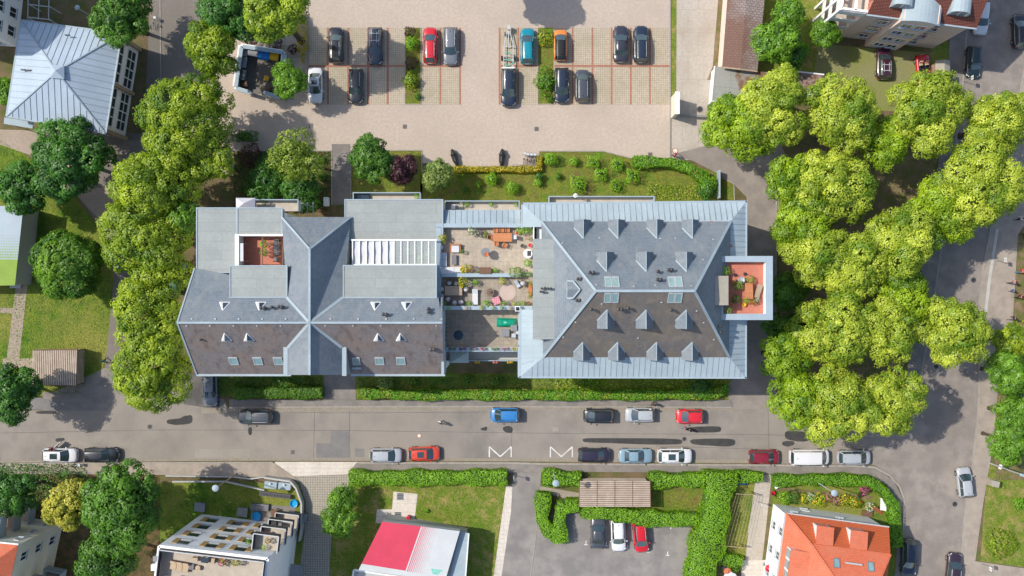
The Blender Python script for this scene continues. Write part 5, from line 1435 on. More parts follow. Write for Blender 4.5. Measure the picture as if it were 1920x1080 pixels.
# window openings: dark pane between two ochre reveals standing in a shallow frame
cols = [.17, .43, .70]; 
for fz in (1.3, 4.5, 7.9, 11.3):
    for ci, u in enumerate(cols):
        c = s0 + dN2*W2*u + Vector((0, 0, fz)) + nN2*.004
        w, h = 2.5, 1.9
        m = MB()
        def vb(u0, u1, v0, v1, d0, d1, mm):
            vs = [c + dN2*a + Vector((0, 0, b)) + nN2*dd_ for dd_ in (d0, d1) for a, b in ((u0, v0), (u1, v0), (u1, v1), (u0, v1))]
            mm.add(vs, [(3,2,1,0),(4,5,6,7),(0,1,5,4),(1,2,6,5),(2,3,7,6),(3,0,4,7)])
        vb(-w*.24, w*.24, 0, h, 0, .03, m); o = m.build('window', MAT['glass'], wf)
        for s in (-1, 1):
            if s == -1 or ci > 0:
                m = MB(); vb(s*w*.25 if s > 0 else -w*.5, w*.5 if s > 0 else -w*.25, 0, h, 0, .07, m); m.build('ochre_reveal', MAT['orange_panel'], o)
        m = MB()
        for q in range(3): vb(-w*.24, w*.24, .12+q*.2, .17+q*.2, .05, .09, m)
        m.build('railing', MAT['galv'], o)
cen2 = (s0+s2)/2
# corner balconies, four storeys
for fz, ex in ((1.6, 0), (4.9, 1), (8.3, 2), (11.6, 3)):
    a = s0 + dN2*W2*.80 + nN2*.02; b = s0 + dN2*W2*1.035
    o1 = a + nN2*1.9; o2 = b + nN2*1.9
    m = MB(); m.prism([(p.x, p.y) for p in (a, b, o2, o1)], fz-.2, fz); o = m.build('balcony', MAT['balcony_floor'], wf)
    m = MB()
    for p, q in ((a, o1), (o1, o2), (o2, b)): m.bar(z3(p, fz+.5), z3(q, fz+.5), .07, 1.0)
    m.build('balcony_rail', MAT['dark_metal'], o)
    m = MB()
    for p, q in ((a, o1), (o1, o2), (o2, b)): m.bar(z3(p, fz+1.03), z3(q, fz+1.03), .1, .06)
    m.build('handrail', MAT['galv'], o)
nE2 = outward(s1, s2, cen2)
wall_windows(wf, s1, s2, nE2, (1.2, 4.6, 8.0, 11.0), (.55, .8), 1.3, 1.7, 'tilewood')
# roof terrace
pt = [s0, s1, s2, s3]
m = MB(); m.prism([(p.x, p.y) for p in [lerp2(q, cen2, .03) for q in pt]], H-.9, H-.8); m.build('terrace_floor', MAT['balcony_floor'], wf)
m = MB()
for i in (0, 1, 3):
    a, b = lerp2(pt[i], cen2, .012), lerp2(pt[(i+1) % 4], cen2, .012); m.bar(z3(a, H-.45), z3(b, H-.45), .3, .92)
m.build('parapet', MAT['white_wall'], wf)
m = MB()
for i in (0, 1, 3):
    a, b = lerp2(pt[i], cen2, .05), lerp2(pt[(i+1) % 4], cen2, .05); m.bar(z3(a, H+.1), z3(b, H+.1), .06, .95)
m.build('terrace_rail', MAT['dark_metal'], wf)
m = MB()
for i in (0, 1, 3):
    a, b = lerp2(pt[i], cen2, .05), lerp2(pt[(i+1) % 4], cen2, .05); m.bar(z3(a, H+.6), z3(b, H+.6), .09, .05)
m.build('handrail', MAT['galv'], wf)
# set-back top storey
u0 = s0 + dn_*3.4 + dN2*.8; u1 = s1 + dn_*3.4 - dN2*.6
m = MB(); m.prism([(p.x, p.y) for p in (u0, u1, u1+dn_*9, u0+dn_*9)], H-.8, H+1.9); m.build('top_storey', MAT['white_wall'], wf)
m = MB(); m.prism([(p.x, p.y) for p in (u0-dn_*.6-dN2*.4, u1-dn_*.6+dN2*.4, u1+dn_*9, u0+dn_*9)], H+1.9, H+2.15); m.build('flat_roof', MAT['membrane'], wf)
for k, u in enumerate((.28, .68)):
    c = u0.lerp(u1, u); wall = [c - dN2*1.8, c + dN2*1.8]
    facade_window(wf, z3(c, H-.6) - dn_*.004, -dn_, 3.6, 2.2, 'white', bars=3, sill=False)
# garden boxes: light wells around the base
m = MB()
for u in (-.02, .42):
    m = MB(); c = s0 + dN2*W2*u + nN2*.9; m.obox((c.x, c.y, .2), (1.3, 1.1, .4), math.atan2(dN2.y, dN2.x)); m.build('light_well', MAT['grey_metal'], wf)
c = s1 + nE2*.9 + dn_*5.0
m = MB(); m.obox((c.x, c.y, 2.6), (1.5, 1.8, .12), math.atan2(dN2.y, dN2.x)); m.build('door_canopy', MAT['grey_metal'], wf)
c2 = s1 + nE2*.7 + nN2*1.2
m = MB(); m.obox((c2.x, c2.y, .5), (.9, 1.0, 1.0), math.atan2(dN2.y, dN2.x)); m.build('cellar_hatch', MAT['grey_metal'], wf)
# --- cream house with balconies (bottom left corner)
cb = thing('cream_apartment_house', 'cream apartment house with red tiled roof and stacked glazed balconies', 'building', tuple(P(20, 1050, 0)))
H = 11.0
kk = P(34, 1022, H); kb = Vector((kk.x, kk.y, 0))
dE = Vector((-.22, -1, 0)).normalized(); dNn = Vector((-1, .10, 0)).normalized()
v1 = kb + dNn*22; v2 = v1 + dE*20; v3 = kb + dE*20
box_building(cb, [kb, v1, v2, v3], H-.1, 'cream_wall')
ce = (kb+v2)/2; nE3 = outward(kb, v3, ce); nN3 = outward(kb, v1, ce)
hip = kb + dNn*6 + dE*6
m = MB(); m.face(z3(kb, H), z3(v3, H), z3(v3+dNn*6, H+3.5), z3(hip, H+3.5)); m.face(z3(kb, H), z3(hip, H+3.5), z3(v1+dE*6, H+3.5), z3(v1, H)); m.face(z3(hip, H+3.5), z3(v3+dNn*6, H+3.5), z3(v2, H+3.4), z3(v1+dE*6, H+3.5))
m.build('roof', MAT['tile_red'], cb)
wall_windows(cb, kb, v3, nE3, (1.6, 5.0, 8.4), (.09,), 1.1, 1.4); wall_windows(cb, kb, v1, nN3, (1.8, 5.1, 8.2), (.05,), .6, 1.2)
def glazed_balcony(a, b, out, zf, name='balcony'):
    """a-b along the wall, out = outward vector times depth"""
    m = MB(); m.prism([(p.x, p.y) for p in (a, b, b+out, a+out)], zf-.2, zf); o = m.build(name, MAT['terracotta'] if zf > 8 else MAT['balcony_floor'], cb)
    m = MB()
    for p, q in ((a, a+out), (a+out, b+out), (b+out, b)): m.bar(z3(p, zf+.75), z3(q, zf+.75), .08, 1.5)
    m.build('glazed_side', MAT['zinc'], o)
    m = MB()
    for p, q in ((a, a+out), (a+out, b+out), (b+out, b)): m.bar(z3(p, zf+1.52), z3(q, zf+1.52), .14, .08)
    m.bar(z3(a.lerp(b, .5), zf+1.5), z3(a.lerp(b, .5)+out, zf+1.5), .12, .08)
    m.build('rail', MAT['zinc_light'], o)
for zf in (1.4, 4.8, 8.2):
    a = kb + dNn*3.0 + nN3*.01; glazed_balcony(a, a + dNn*4.2, nN3*2.3, zf)
    a = kb + dE*5.3 + nE3*.01; glazed_balcony(a, a + dE*3.2, nE3*2.2, zf)
    a = kb + dE*10 + nE3*.01; glazed_balcony(a, a + dE*3.2, nE3*2.2, zf)
m = MB()
for p, q in ((kb+nN3*.05, v1+nN3*.05),): m.bar(z3(p, H-.1), z3(q, H-.1), .2, .2)
m.build('eave_board', MAT['white'], cb)
# --- old barn and low sheds (top right centre)
bn = thing('old_barn', 'long low barn with mossy brown weathered tile roof', 'barn', tuple(P(1390, 60, 0)))
z = 3.4
r = [P(1368, -60, z), P(1440, -60, z), P(1420, 134, z), P(1354, 126, z)]
rl = P(1404, -60, z+.35); rl2 = P(1388, 130, z+.35)
m = MB(); m.face(r[0], rl, rl2, r[3]); m.face(rl, r[1], r[2], rl2); m.build('roof', MAT['barn_tile'], bn)
box_building(bn, [lerp2(p, P(1390, 40), .05) for p in r], z-.1, 'pink_wall')
m = MB(); m.bar(r[3]+Vector((0,0,-.05)), rl2+Vector((0,0,-.05)), .16, .16); m.bar(rl2+Vector((0,0,-.05)), r[2]+Vector((0,0,-.05)), .16, .16); m.build('verge_board', MAT['pale_wood'], bn)
m = MB(); m.face((r[3].x+.3, r[3].y+.2, z-.3), (r[2].x-.3, r[2].y+.2, z-.3), (rl2.x, rl2.y+.2, z+.25)); m.build('gable', MAT['brown_wood'], bn)
for y in (4, 62):
    m = MB(); p, q = P(1360-y*.06, y, 1.2), P(1366-y*.06, y-6, 2.6); m.bar(P(1359-y*.1, y+8, .1), P(1368-y*.1, y, 2.4), .1, .1); m.bar(P(1358-y*.1, y+8, .1), P(1366-y*.1, y+10, .1), .1, .1); m.build('prop', MAT['orange_wood'], bn)
gs = thing('flat_shed', 'grey flat roofed shed with rust stains beside the barn end', 'shed', tuple(P(1380, 160, 0)))
z = 2.7
r = [P(1340, 124, z), P(1443, 136, z), P(1438, 196, z), P(1334, 190, z)]
box_building(gs, [lerp2(p, P(1390, 160), .04) for p in r], z-.12, 'white_wall')
MAT['shed_felt'] = brick_mat('shed roofing felt', (.27, .27, .24), (.24, .245, .22), (.15, .15, .14), 2.4, 9, .02, 0, rz=.1, rough=.9, stain=(.16, .075, .04), stain_scale=.22, stain_amt=.9, fine_amt=.3, lo=.56, hi=.62)
m = MB(); m.slab([Vector(p) for p in r], .12); m.build('roof', MAT['shed_felt'], gs)
m = MB(); m.bar(r[0]+Vector((0,0,-.02)), r[3]+Vector((0,0,-.02)), .14, .2); m.bar(r[3]+Vector((0,0,-.02)), r[2]+Vector((0,0,-.02)), .14, .2); m.build('fascia', MAT['white'], gs)
gr_ = thing('garage', 'small garage with mossy brown roof half hidden by lindens', 'garage', tuple(P(1510, 155, 0)))
z = 2.6
r = [P(1492, 134, z), P(1545, 140, z), P(1535, 178, z), P(1482, 172, z)]
box_building(gr_, [lerp2(p, P(1510, 155), .04) for p in r], z-.12, 'white_wall')
m = MB(); m.slab([Vector(p) for p in r], .12); m.build('roof', MAT['moss_roof'], gr_)
m = MB(); m.bar(r[0], r[1], .16, .16); m.bar(r[3], r[2], .16, .16); m.build('fascia', MAT['white'], gr_)
# --- slatted wooden shelters
def slat_shed(pts, z, n, across, label, posts, gapmat='dark_metal', low=None):
    c = sum(pts, Vector((0, 0, 0)))/4
    o = thing('slatted_shelter', label, 'shelter', (c.x, c.y, 0))
    for i, (nu) in enumerate(range(across)):
        m = MB()
        for k in range(n):
            u0, u1 = (i+.02)/across, (i+.98)/across; v0, v1 = (k+.08)/n, (k+.72)/n
            q = [pts[0].lerp(pts[1], u).lerp(pts[3].lerp(pts[2], u), v) for u, v in ((u0, v0), (u1, v0), (u1, v1), (u0, v1))]
            m.slab([Vector((p.x, p.y, z)) for p in q], .05)
        m.build('slat_panel', MAT['wood_slat'], o)
    m = MB()
    for i in range(across+1):
        u = i/across; m.bar(z3(pts[0].lerp(pts[1], u), z-.1), z3(pts[3].lerp(pts[2], u), z-.1), .1, .12)
    m.build('beam', MAT['brown_wood'], o)
    m = MB(); m.prism([(q.x, q.y) for q in [lerp2(p, c, .03) for p in pts]], z-.26, z-.22); m.build('under_roof', MAT['brown_wood'], o)
    for p in [lerp2(p, c, .06) for p in pts]:
        q = MB(); q.box(p.x-.06, p.y-.06, 0, p.x+.06, p.y+.06, z-.2); q.build('post', MAT['brown_wood'], o)
    m = MB()
    for i in range(4):
        a, b = [lerp2(p, c, .05) for p in (pts[i], pts[(i+1) % 4])]
        for k in range(6): m.bar(z3(a, .3+k*.34), z3(b, .3+k*.34), .03, .2)
    m.build('side_boards', MAT['wood_slat'], o)
    return o
zz = 2.5
slat_shed([P(1087, 902, zz), P(1219, 902, zz), P(1220, 951, zz), P(1086, 951, zz)], zz, 14, 4, 'long slatted wooden bin shelter between two hedges', 4)
slat_shed([P(60, 722, zz), P(61, 656, zz), P(145, 655, zz), P(143, 724, zz)], zz, 24, 1, 'square slatted wooden shelter on lawn by the street corner', 4)
# ------------------------------------------------------------------ vehicles
PAINT = {}
def car_paint(col, name):
    if name not in PAINT: PAINT[name] = paint(name + ' car paint', col)
    return PAINT[name]
# rear glass foot, roof rear, roof front, windscreen foot (fractions of length from the centre, front = +), roof, belt, bonnet heights
TYPES = {
 'hatch':  dict(L=4.1, W=1.78, H=1.48, rb=-.47, rt=-.38, wt=.08, wb=.26, belt=.93, hood=.90, tail=.90),
 'mini':   dict(L=3.6, W=1.66, H=1.50, rb=-.475, rt=-.40, wt=.10, wb=.29, belt=.95, hood=.92, tail=.92),
 'estate': dict(L=4.6, W=1.82, H=1.48, rb=-.475, rt=-.41, wt=.06, wb=.22, belt=.93, hood=.88, tail=.92),
 'sedan':  dict(L=4.6, W=1.80, H=1.43, rb=-.34, rt=-.20, wt=.05, wb=.22, belt=.91, hood=.87, tail=.95),
 'suv':    dict(L=4.5, W=1.86, H=1.66, rb=-.475, rt=-.40, wt=.07, wb=.24, belt=1.05, hood=1.04, tail=1.05),
 'mpv':    dict(L=4.3, W=1.80, H=1.62, rb=-.475, rt=-.41, wt=.13, wb=.31, belt=1.0, hood=.95, tail=1.0),
 'van':    dict(L=5.1, W=1.94, H=1.97, rb=-.488, rt=-.46, wt=.24, wb=.37, belt=1.15, hood=1.12, tail=1.15),
 'cabrio': dict(L=3.9, W=1.70, H=1.30, rb=-.30, rt=-.25, wt=.10, wb=.24, belt=.88, hood=.86, tail=.90),
}
def lerp(a, b, t): return a + (b-a)*t
def car(px, py, ang, typ, col, cname, label, group, length=None, rails=False, sunroof=False, dark_roof=False, roofbars=False, door_open=False, wpx=None, glassroof=False):
    """ang: heading in degrees in the photo plane (0 = facing right, 90 = up)"""
    T = dict(TYPES[typ])
    if length: s_ = length/T['L']; T['L'] = length
    L, W, H = T['L'], T['W'], T['H']
    c = P(px, py, .8)
    root = thing('parked_car' if typ != 'van' else 'parked_van', label, 'van' if typ == 'van' else 'car', (0, 0, 0), 0, group)
    pm = car_paint(col, cname)
    hw = W/2
    # lower body: stations from tail to nose with a rounded plan
    st = [(-.5, .70, .62), (-.495, .80, .80), (-.478, .89, .93), (-.44, .955, 1.0), (-.36, .99, 1.0), (-.2, 1.0, 1.0), (.0, 1.0, 1.0), (.2, .995, 1.0), (.33, .98, .985), (.42, .93, .95), (.465, .84, .88), (.488, .72, .78), (.5, .55, .62)]
    m = MB(); rings = []
    for f, wk, zk in st:
        if f < T['rb']: top = T['tail']
        elif f < T['wb']: top = T['belt'] + (0.0 if typ != 'sedan' else .02)
        else: top = lerp(T['belt'], T['hood'], min(1, (f-T['wb'])/.06)) - .06*max(0, (f-T['wb']-.06)/.2)
        top = max(.45, top*zk); x = f*L; w = hw*wk
        rings.append([(x, -w*.90, .20), (x, -w*.985, .38), (x, -w, .62 if top > .7 else top*.85), (x, -w*.955, top-.09), (x, -w*.86, top-.015), (x, -w*.45, top+.02), (x, 0, top+.03),
                      (x, w*.45, top+.02), (x, w*.86, top-.015), (x, w*.955, top-.09), (x, w, .62 if top > .7 else top*.85), (x, w*.985, .38), (x, w*.90, .20)])
    n = len(rings[0]); vs = [v for r in rings for v in r]; fs = []
    for i in range(len(rings)-1):
        for k in range(n-1): fs.append((i*n+k, i*n+k+1, (i+1)*n+k+1, (i+1)*n+k))
        fs.append((i*n+n-1, i*n, (i+1)*n, (i+1)*n+n-1))
    fs += [tuple(range(n)), tuple(range((len(rings)-1)*n, len(rings)*n))[::-1]]
    m.add(vs, fs)
    body = m.build('body', pm, root, smooth=38)
    # cabin shell: dark glasshouse with painted roof and pillars
    zb = T['belt']-.03; yb = hw*.86; yt = hw*(.66 if typ != 'van' else .80)
    xrb, xrt, xwt, xwb = [T[k]*L for k in ('rb', 'rt', 'wt', 'wb')]
    cab = typ == 'cabrio'
    gm = MAT['car_glass']
    if not cab:
        m = MB()
        def ring(x, z, y): return [(x, -y, z), (x, -y*.5, z+.02), (x, 0, z+.03), (x, y*.5, z+.02), (x, y, z)]
        # windscreen (bowed)
        def panel(x0, z0, y0, x1, z1, y1, bow0, bow1, lift=0.0, nseg=6, ins=0.0):
            vv = []
            for (x, z, y, bw) in ((x0, z0, y0, bow0), (x1, z1, y1, bow1)):
                for k in range(nseg+1):
                    u = -1 + 2*k/nseg; vv.append((x + bw*(1-u*u), u*(y-ins), z + .02*(1-u*u)))
            ff = [(k, k+1, nseg+1+k+1, nseg+1+k) for k in range(nseg)]
            return vv, ff
        roof_z = H
        v, f = panel(xwb, zb+.01, yb, xwt, roof_z-.04, yt, .16, .05, ins=.02); m.add(v, f)
        m.build('windscreen', gm, root, smooth=60)
        m = MB(); v, f = panel(xrb, zb+.02, yb*.95, xrt, roof_z-.05, yt, -.06, -.03, ins=.03); m.add(v, f); m.build('rear_window', gm, root, smooth=60)
        for s in (-1, 1):
            m = MB(); m.add([(xrb+.05, s*yb*.98, zb), (xwb, s*yb, zb), (xwt, s*yt*1.005, roof_z-.06), (xrt+.02, s*yt*1.005, roof_z-.06)], [(0, 1, 2, 3)])
            m.build('side_window', gm, root)
        # roof
        rm = MAT['black_trim'] if dark_roof else pm
        if glassroof: rm = gm
        m = MB(); rows = []
        K = 6
        for i in range(K+1):
            u = i/K; x = lerp(xrt-.03, xwt+.03, u); z = roof_z - .05*(2*u-1)**2 - .03*u
            y = yt*(1.0 - .04*(2*u-1)**2)
            rows.append([(x, -y*1.02, z-.075), (x, -y*.93, z-.012), (x, -y*.5, z+.012), (x, 0, z+.02), (x, y*.5, z+.012), (x, y*.93, z-.012), (x, y*1.02, z-.075)])
        vs = [p for r in rows for p in r]; nn = 7
        fs = [(i*nn+k, i*nn+k+1, (i+1)*nn+k+1, (i+1)*nn+k) for i in range(K) for k in range(nn-1)]
        m.add(vs, fs); m.build('roof', rm, root, smooth=50)
        # pillars
        m = MB()
        for s in (-1, 1):
            m.bar((xwb-.02, s*yb*.99, zb), (xwt, s*yt*1.0, roof_z-.05), .07, .05)
            m.bar((xrb+.05, s*yb*.95, zb), (xrt, s*yt*.99, roof_z-.05), .13 if typ != 'van' else .2, .06)
            xm = lerp(xrt, xwt, .52); m.bar((xm, s*yb*.995, zb), (xm, s*yt*1.012, roof_z-.06), .05, .03)
            if typ == 'van': m.add([(xrb+.05, s*(yb*.99), zb), (lerp(xrb, xwb, .62), s*(yb+.005), zb), (lerp(xrt, xwt, .62), s*(yt*1.012), roof_z-.05), (xrt, s*(yt*1.012), roof_z-.05)], [(0,1,2,3)])
        m.build('pillar', pm if not dark_roof else MAT['black_trim'], root)
        if rails:
            for s in (-1, 1):
                m = MB(); m.tube([(xrt+.15, s*yt*.93, roof_z+.0), (xrt+.3, s*yt*.93, roof_z+.06), (xwt-.3, s*yt*.93, roof_z+.05), (xwt-.12, s*yt*.93, roof_z-.02)], .024, 6); m.build('roof_rail', MAT['galv'], root)
        if roofbars:
            for x in (lerp(xrt, xwt, .28), lerp(xrt, xwt, .66)):
                m = MB(); m.bar((x, -yt*.98, roof_z+.09), (x, yt*.98, roof_z+.09), .07, .05); m.build('roof_bar', MAT['galv'], root)
            m = MB()
            for s in (-1, 1): m.bar((lerp(xrt, xwt, .2), s*.32, roof_z+.13), (lerp(xrt, xwt, .78), s*.32, roof_z+.13), .06, .04)
            m.build('carrier', MAT['galv'], root)
        if sunroof:
            m = MB(); x0, x1 = lerp(xrt, xwt, .38), lerp(xrt, xwt, .82 if not glassroof else .9); m.slab([(x0, -yt*.6, roof_z+.03), (x1, -yt*.6, roof_z+.012), (x1, yt*.6, roof_z+.012), (x0, yt*.6, roof_z+.03)], .02); m.build('sunroof', gm, root)
        m = MB(); m.bar((lerp(xrt, xwt, .14), 0, roof_z+.0), (lerp(xrt, xwt, .09), 0, roof_z+.09), .05, .04); m.build('aerial', MAT['black_trim'], root)
    else:
        m = MB(); m.box(xrb, -hw*.76, .62, xwb-.1, hw*.76, T['belt']+.035); m.build('cockpit', MAT['black_trim'], root)
        for s in (-1, 1):
            for x in (-.02, -.17):
                q = MB(); q.obox((x*L, s*.36, .95), (.42, .46, .12)); q.obox((x*L-.24, s*.36, 1.08), (.14, .42, .5), 0, 0, -.2); q.build('seat', MAT['cushion_beige'] if x < -.1 else MAT['black_trim'], root, bevel=.03)
        m = MB(); vv = []
        for (x, z, y) in ((xwb, zb, yb), (xwt+.05, H-.02, yt*1.05)):
            for k in range(7):
                u = -1 + k/3; vv.append((x + .12*(1-u*u), u*y, z))
        m.add(vv, [(k, k+1, 8+k, 7+k) for k in range(6)]); m.build('windscreen', gm, root, smooth=60)
        m = MB(); m.bar((xwb, -yb, zb), (xwt+.05, -yt*1.05, H), .06); m.bar((xwb, yb, zb), (xwt+.05, yt*1.05, H), .06); m.bar((xwt+.1, -yt*1.05, H), (xwt+.1, yt*1.05, H), .06); m.build('windscreen_frame', pm, root)
        m = MB(); m.tube([(-.2*L, -yt, .9), (-.2*L, -yt*.9, H-.02), (-.2*L, yt*.9, H-.02), (-.2*L, yt, .9)], .035); m.build('roll_bar', pm, root)
    for s in (-1, 1):
        m = MB(); m.obox((xwb-.22, s*(hw+.09), T['belt']+.02), (.13, .2, .14)); m.build('mirror', pm if not dark_roof else MAT['black_trim'], root, bevel=.03)
        m = MB(); x = .462*L; m.add([(x, s*hw*.50, T['hood']*.83), (x-.20, s*hw*.88, T['hood']*.90), (x-.34, s*hw*.93, T['hood']*.80), (x-.10, s*hw*.90, T['hood']*.66), (x+.07, s*hw*.55, T['hood']*.68)], [(0,1,2,3,4)])
        for i in range(len(m.v)): m.v[i] = (m.v[i][0]+.02, m.v[i][1]*1.005, m.v[i][2]+.045)
        m.build('headlight', MAT['lens'], root)
        m = MB(); x = -.478*L; m.add([(x+.17, s*hw*.945, T['tail']*.94), (x+.01, s*hw*.90, T['tail']*.92), (x-.05, s*hw*.72, T['tail']*.86), (x-.06, s*hw*.70, T['tail']*.64), (x-.01, s*hw*.90, T['tail']*.66), (x+.14, s*hw*.985, T['tail']*.72)], [(0,1,2,3,4,5)])
        for i in range(len(m.v)): m.v[i] = (m.v[i][0]-.02, m.v[i][1]*1.01, m.v[i][2]+.02)
        m.build('tail_light', MAT['taillens'], root)
        for x in (-.31, .305):
            t = MB(); r = .325 if typ not in ('suv', 'van') else .36
            t.tube([(x*L, s*(hw-.20), r), (x*L, s*(hw+.012), r)], r, 18); wheel = t.build('wheel', MAT['rubber'], root)
            t = MB(); t.tube([(x*L, s*(hw+.0), r), (x*L, s*(hw+.02), r)], r*.66, 12); t.build('rim', MAT['rim'], wheel)
    m = MB(); m.obox((-.5*L-.005, 0, .62), (.02, .5, .11)); m.build('number_plate', MAT['plate'], root)
    m = MB(); m.obox((.5*L-.01, 0, .45), (.03, .5, .11)); m.build('number_plate', MAT['plate'], root)
    m = MB(); m.obox((.495*L, 0, .56), (.05, hw*1.0, .10)); m.build('grille', MAT['black_trim'], root)
    if not cab:
        m = MB()
        for s in (-1, 1): m.bar((xwb+.10, s*.5-.05, zb+.05), (lerp(xwb, xwt, .30)+.05, s*.25+.15, lerp(zb, H, .27)+.02), .025, .02)
        m.build('wiper', MAT['black_trim'], root)
    if door_open:
        d = MB(); d.obox((.05*L-.45, hw+.42, .62), (1.05, .07, .62), .75); d.obox((.05*L-.42, hw+.40, 1.1), (.8, .05, .4), .75); d.build('open_door', pm, root)
    root.location = (c.x, c.y, .03 if True else 0)
    root.rotation_euler = (0, 0, R_(ang))
    return root
BLACK = (.009, .010, .012); NAVY = (.010, .018, .035); DGREY = (.05, .055, .065); GREY = (.13, .14, .16); SILVER = (.36, .38, .40); WHITE = (.62, .62, .62)
RED = (.50, .006, .012); DRED = (.20, .008, .018); BLUE = (.025, .17, .42); LBLUE = (.20, .30, .36); TEAL = (.0, .20, .27); ORANGE = (.72, .20, .02); RORANGE = (.55, .05, .015); WINE = (.045, .008, .022)
YARD = 'cars parked in the yard behind the long building'; NST = 'cars parked along the building side of the street'; SST = 'cars parked along the garden side of the street'
LOT = 'cars in the small car park'; SIDE = 'cars parked along the side street'; PINK = 'cars in the pink house yard'
car(629.5, 84, 90, 'suv', BLACK, 'black', 'glossy black car nose up at the far left of the upper bay row', YARD, 4.45, rails=True)
car(703.5, 86, -90, 'estate', NAVY, 'blue black', 'dark blue estate car with silver roof carrier bars', YARD, 4.7, rails=True, roofbars=True)
car(591, 160, -90, 'sedan', WHITE, 'white', 'white saloon car with open sunroof beside the bin enclosure tree', YARD, 4.4, sunroof=True)
car(667, 161.5, -90, 'estate', BLACK, 'black', 'black estate with roof rails alone in the lower left bays', YARD, 4.35, rails=True)
car(806.5, 84.5, 90, 'hatch', RED, 'bright red', 'bright red hatchback beside the planted strip in the yard', YARD, 4.45, rails=True)
car(844.5, 86, -90, 'estate', GREY, 'metallic grey', 'metallic grey estate car right of the red hatchback', YARD, 4.7, rails=True)
car(989, 86, 90, 'hatch', TEAL, 'teal', 'teal turquoise hatchback next to the boat trailer', YARD, 4.45)
car(1051, 84, 90, 'mini', ORANGE, 'orange', 'orange small car with black roof in the yard', YARD, 3.85, dark_roof=True)
car(953.5, 164, -90, 'suv', NAVY, 'blue black', 'black car parked right below the boat trailer', YARD, 4.75)
car(1053.5, 159.5, -90, 'hatch', NAVY, 'blue black', 'dark navy hatchback with red tail lamps below the orange car', YARD, 4.4)
car(1092, 160.5, 90, 'mpv', DGREY, 'anthracite', 'anthracite grey car right of the navy hatchback', YARD, 4.0, rails=True)
car(1164, 82, 90, 'sedan', (.025, .025, .034), 'blackish', 'blackish saloon car, left of the pair near the slab road', YARD, 4.55)
car(1202, 82.5, 90, 'estate', NAVY, 'blue black', 'dark navy estate car nearest to the concrete slab road', YARD, 4.6, rails=True)
car(478, 782, 180, 'estate', DGREY, 'anthracite', 'dark grey estate car alone near the street junction', NST, 4.3, rails=True)
car(946.5, 778, 180, 'mpv', BLUE, 'sky blue', 'sky blue car parked by the long hedge', NST, 3.6)
car(1122, 779.5, 180, 'mpv', BLACK, 'black', 'black compact car with bright windscreen before the silver one', NST, 3.7)
car(1200, 778, 180, 'hatch', SILVER, 'silver', 'silver hatchback with a couple standing beside it', NST, 3.7)
car(1293.5, 781, 180, 'hatch', (.55, .01, .02), 'signal red', 'signal red hatchback with a child walking past its side', NST, 3.4)
car(111.5, 854, 0, 'hatch', WHITE, 'white', 'white car with front door open at the garden side', SST, 4.35, door_open=True, sunroof=True)
car(190, 853.5, 0, 'estate', BLACK, 'black', 'glossy black estate right behind the white car with open door', SST, 4.3)
car(723.5, 854, 0, 'hatch', SILVER, 'pale silver', 'pale silver hatchback left of an orange red car', SST, 4.0)
car(795.5, 851, 2, 'hatch', RORANGE, 'orange red', 'orange red hatchback with dark glass roof', SST, 3.9, sunroof=True)
car(1114.5, 853.5, -1, 'hatch', (.02, .015, .03), 'plum black', 'plum black hatchback behind the white zigzag marking', SST, 4.05)
car(1192, 855, 0, 'sedan', LBLUE, 'light blue', 'light blue metallic saloon car between black and white cars', SST, 4.2)
car(1265.5, 855, 0, 'suv', WHITE, 'white', 'white car with large black glass roof', SST, 4.3, sunroof=True)
car(1433.5, 857, 0, 'hatch', DRED, 'dark red', 'dark red hatchback parked in front of the white van', SST, 3.8)
car(1518, 857, 0, 'van', WHITE, 'van white', 'long white van near the street corner', SST, 4.9)
car(1602, 858, 0, 'mpv', SILVER, 'pale silver', 'silver car closest to the rounded street corner', SST, 4.1)
car(393.5, 730, -89, 'estate', GREY, 'metallic grey', 'grey estate car on forecourt at the end of the building', None, 3.4+.9)
car(332, 518, 75, 'estate', BLUE, 'sky blue', 'blue car mostly hidden beneath the lime trees', None, 4.3)
car(1809.5, 905, 96, 'hatch', SILVER, 'silver', 'silver car standing by the right kerb of the side street', SIDE, 3.8)
car(1704, 1046, -92, 'suv', NAVY, 'blue black', 'blue black car beside the red roofed house', SIDE, 4.5)
car(1789, 1069, 84, 'estate', (.03, .015, .025), 'plum', 'dark plum car cut by the lower edge at the kerb', SIDE, 4.3, rails=True)
car(1826, 116, -93, 'estate', (.008, .018, .018), 'green black', 'green black car opposite the pink house yard', SIDE, 3.9)
car(1841, 33, -95, 'estate', WHITE, 'white', 'white car half hidden behind the pink apartment house', SIDE, 4.2)
car(1913, 58, 92, 'hatch', BLACK, 'black', 'black car at the upper right corner of the photo', SIDE, 4.2)
car(1658, 118, 90, 'estate', WINE, 'wine', 'dark wine red estate car with roof bars in the pink house yard', PINK, 4.0, rails=True, roofbars=True)
car(1732, 130, -84, 'cabrio', RED, 'bright red', 'bright red open topped car under the linden edge', PINK, 3.7)
car(1121, 998, 88, 'sedan', DGREY, 'anthracite', 'anthracite saloon car beside the white car in the car park', LOT, 4.1)
car(1159.5, 1004, -88, 'estate', WHITE, 'white', 'white estate car between grey and red cars', LOT, 4.05)
car(1201.5, 1007, -84, 'hatch', RED, 'bright red', 'bright red car rightmost of three in the car park', LOT, 3.9, rails=True)
MAT['roller'] = M('green roller', (.03, .33, .22), .5, .05, 3)
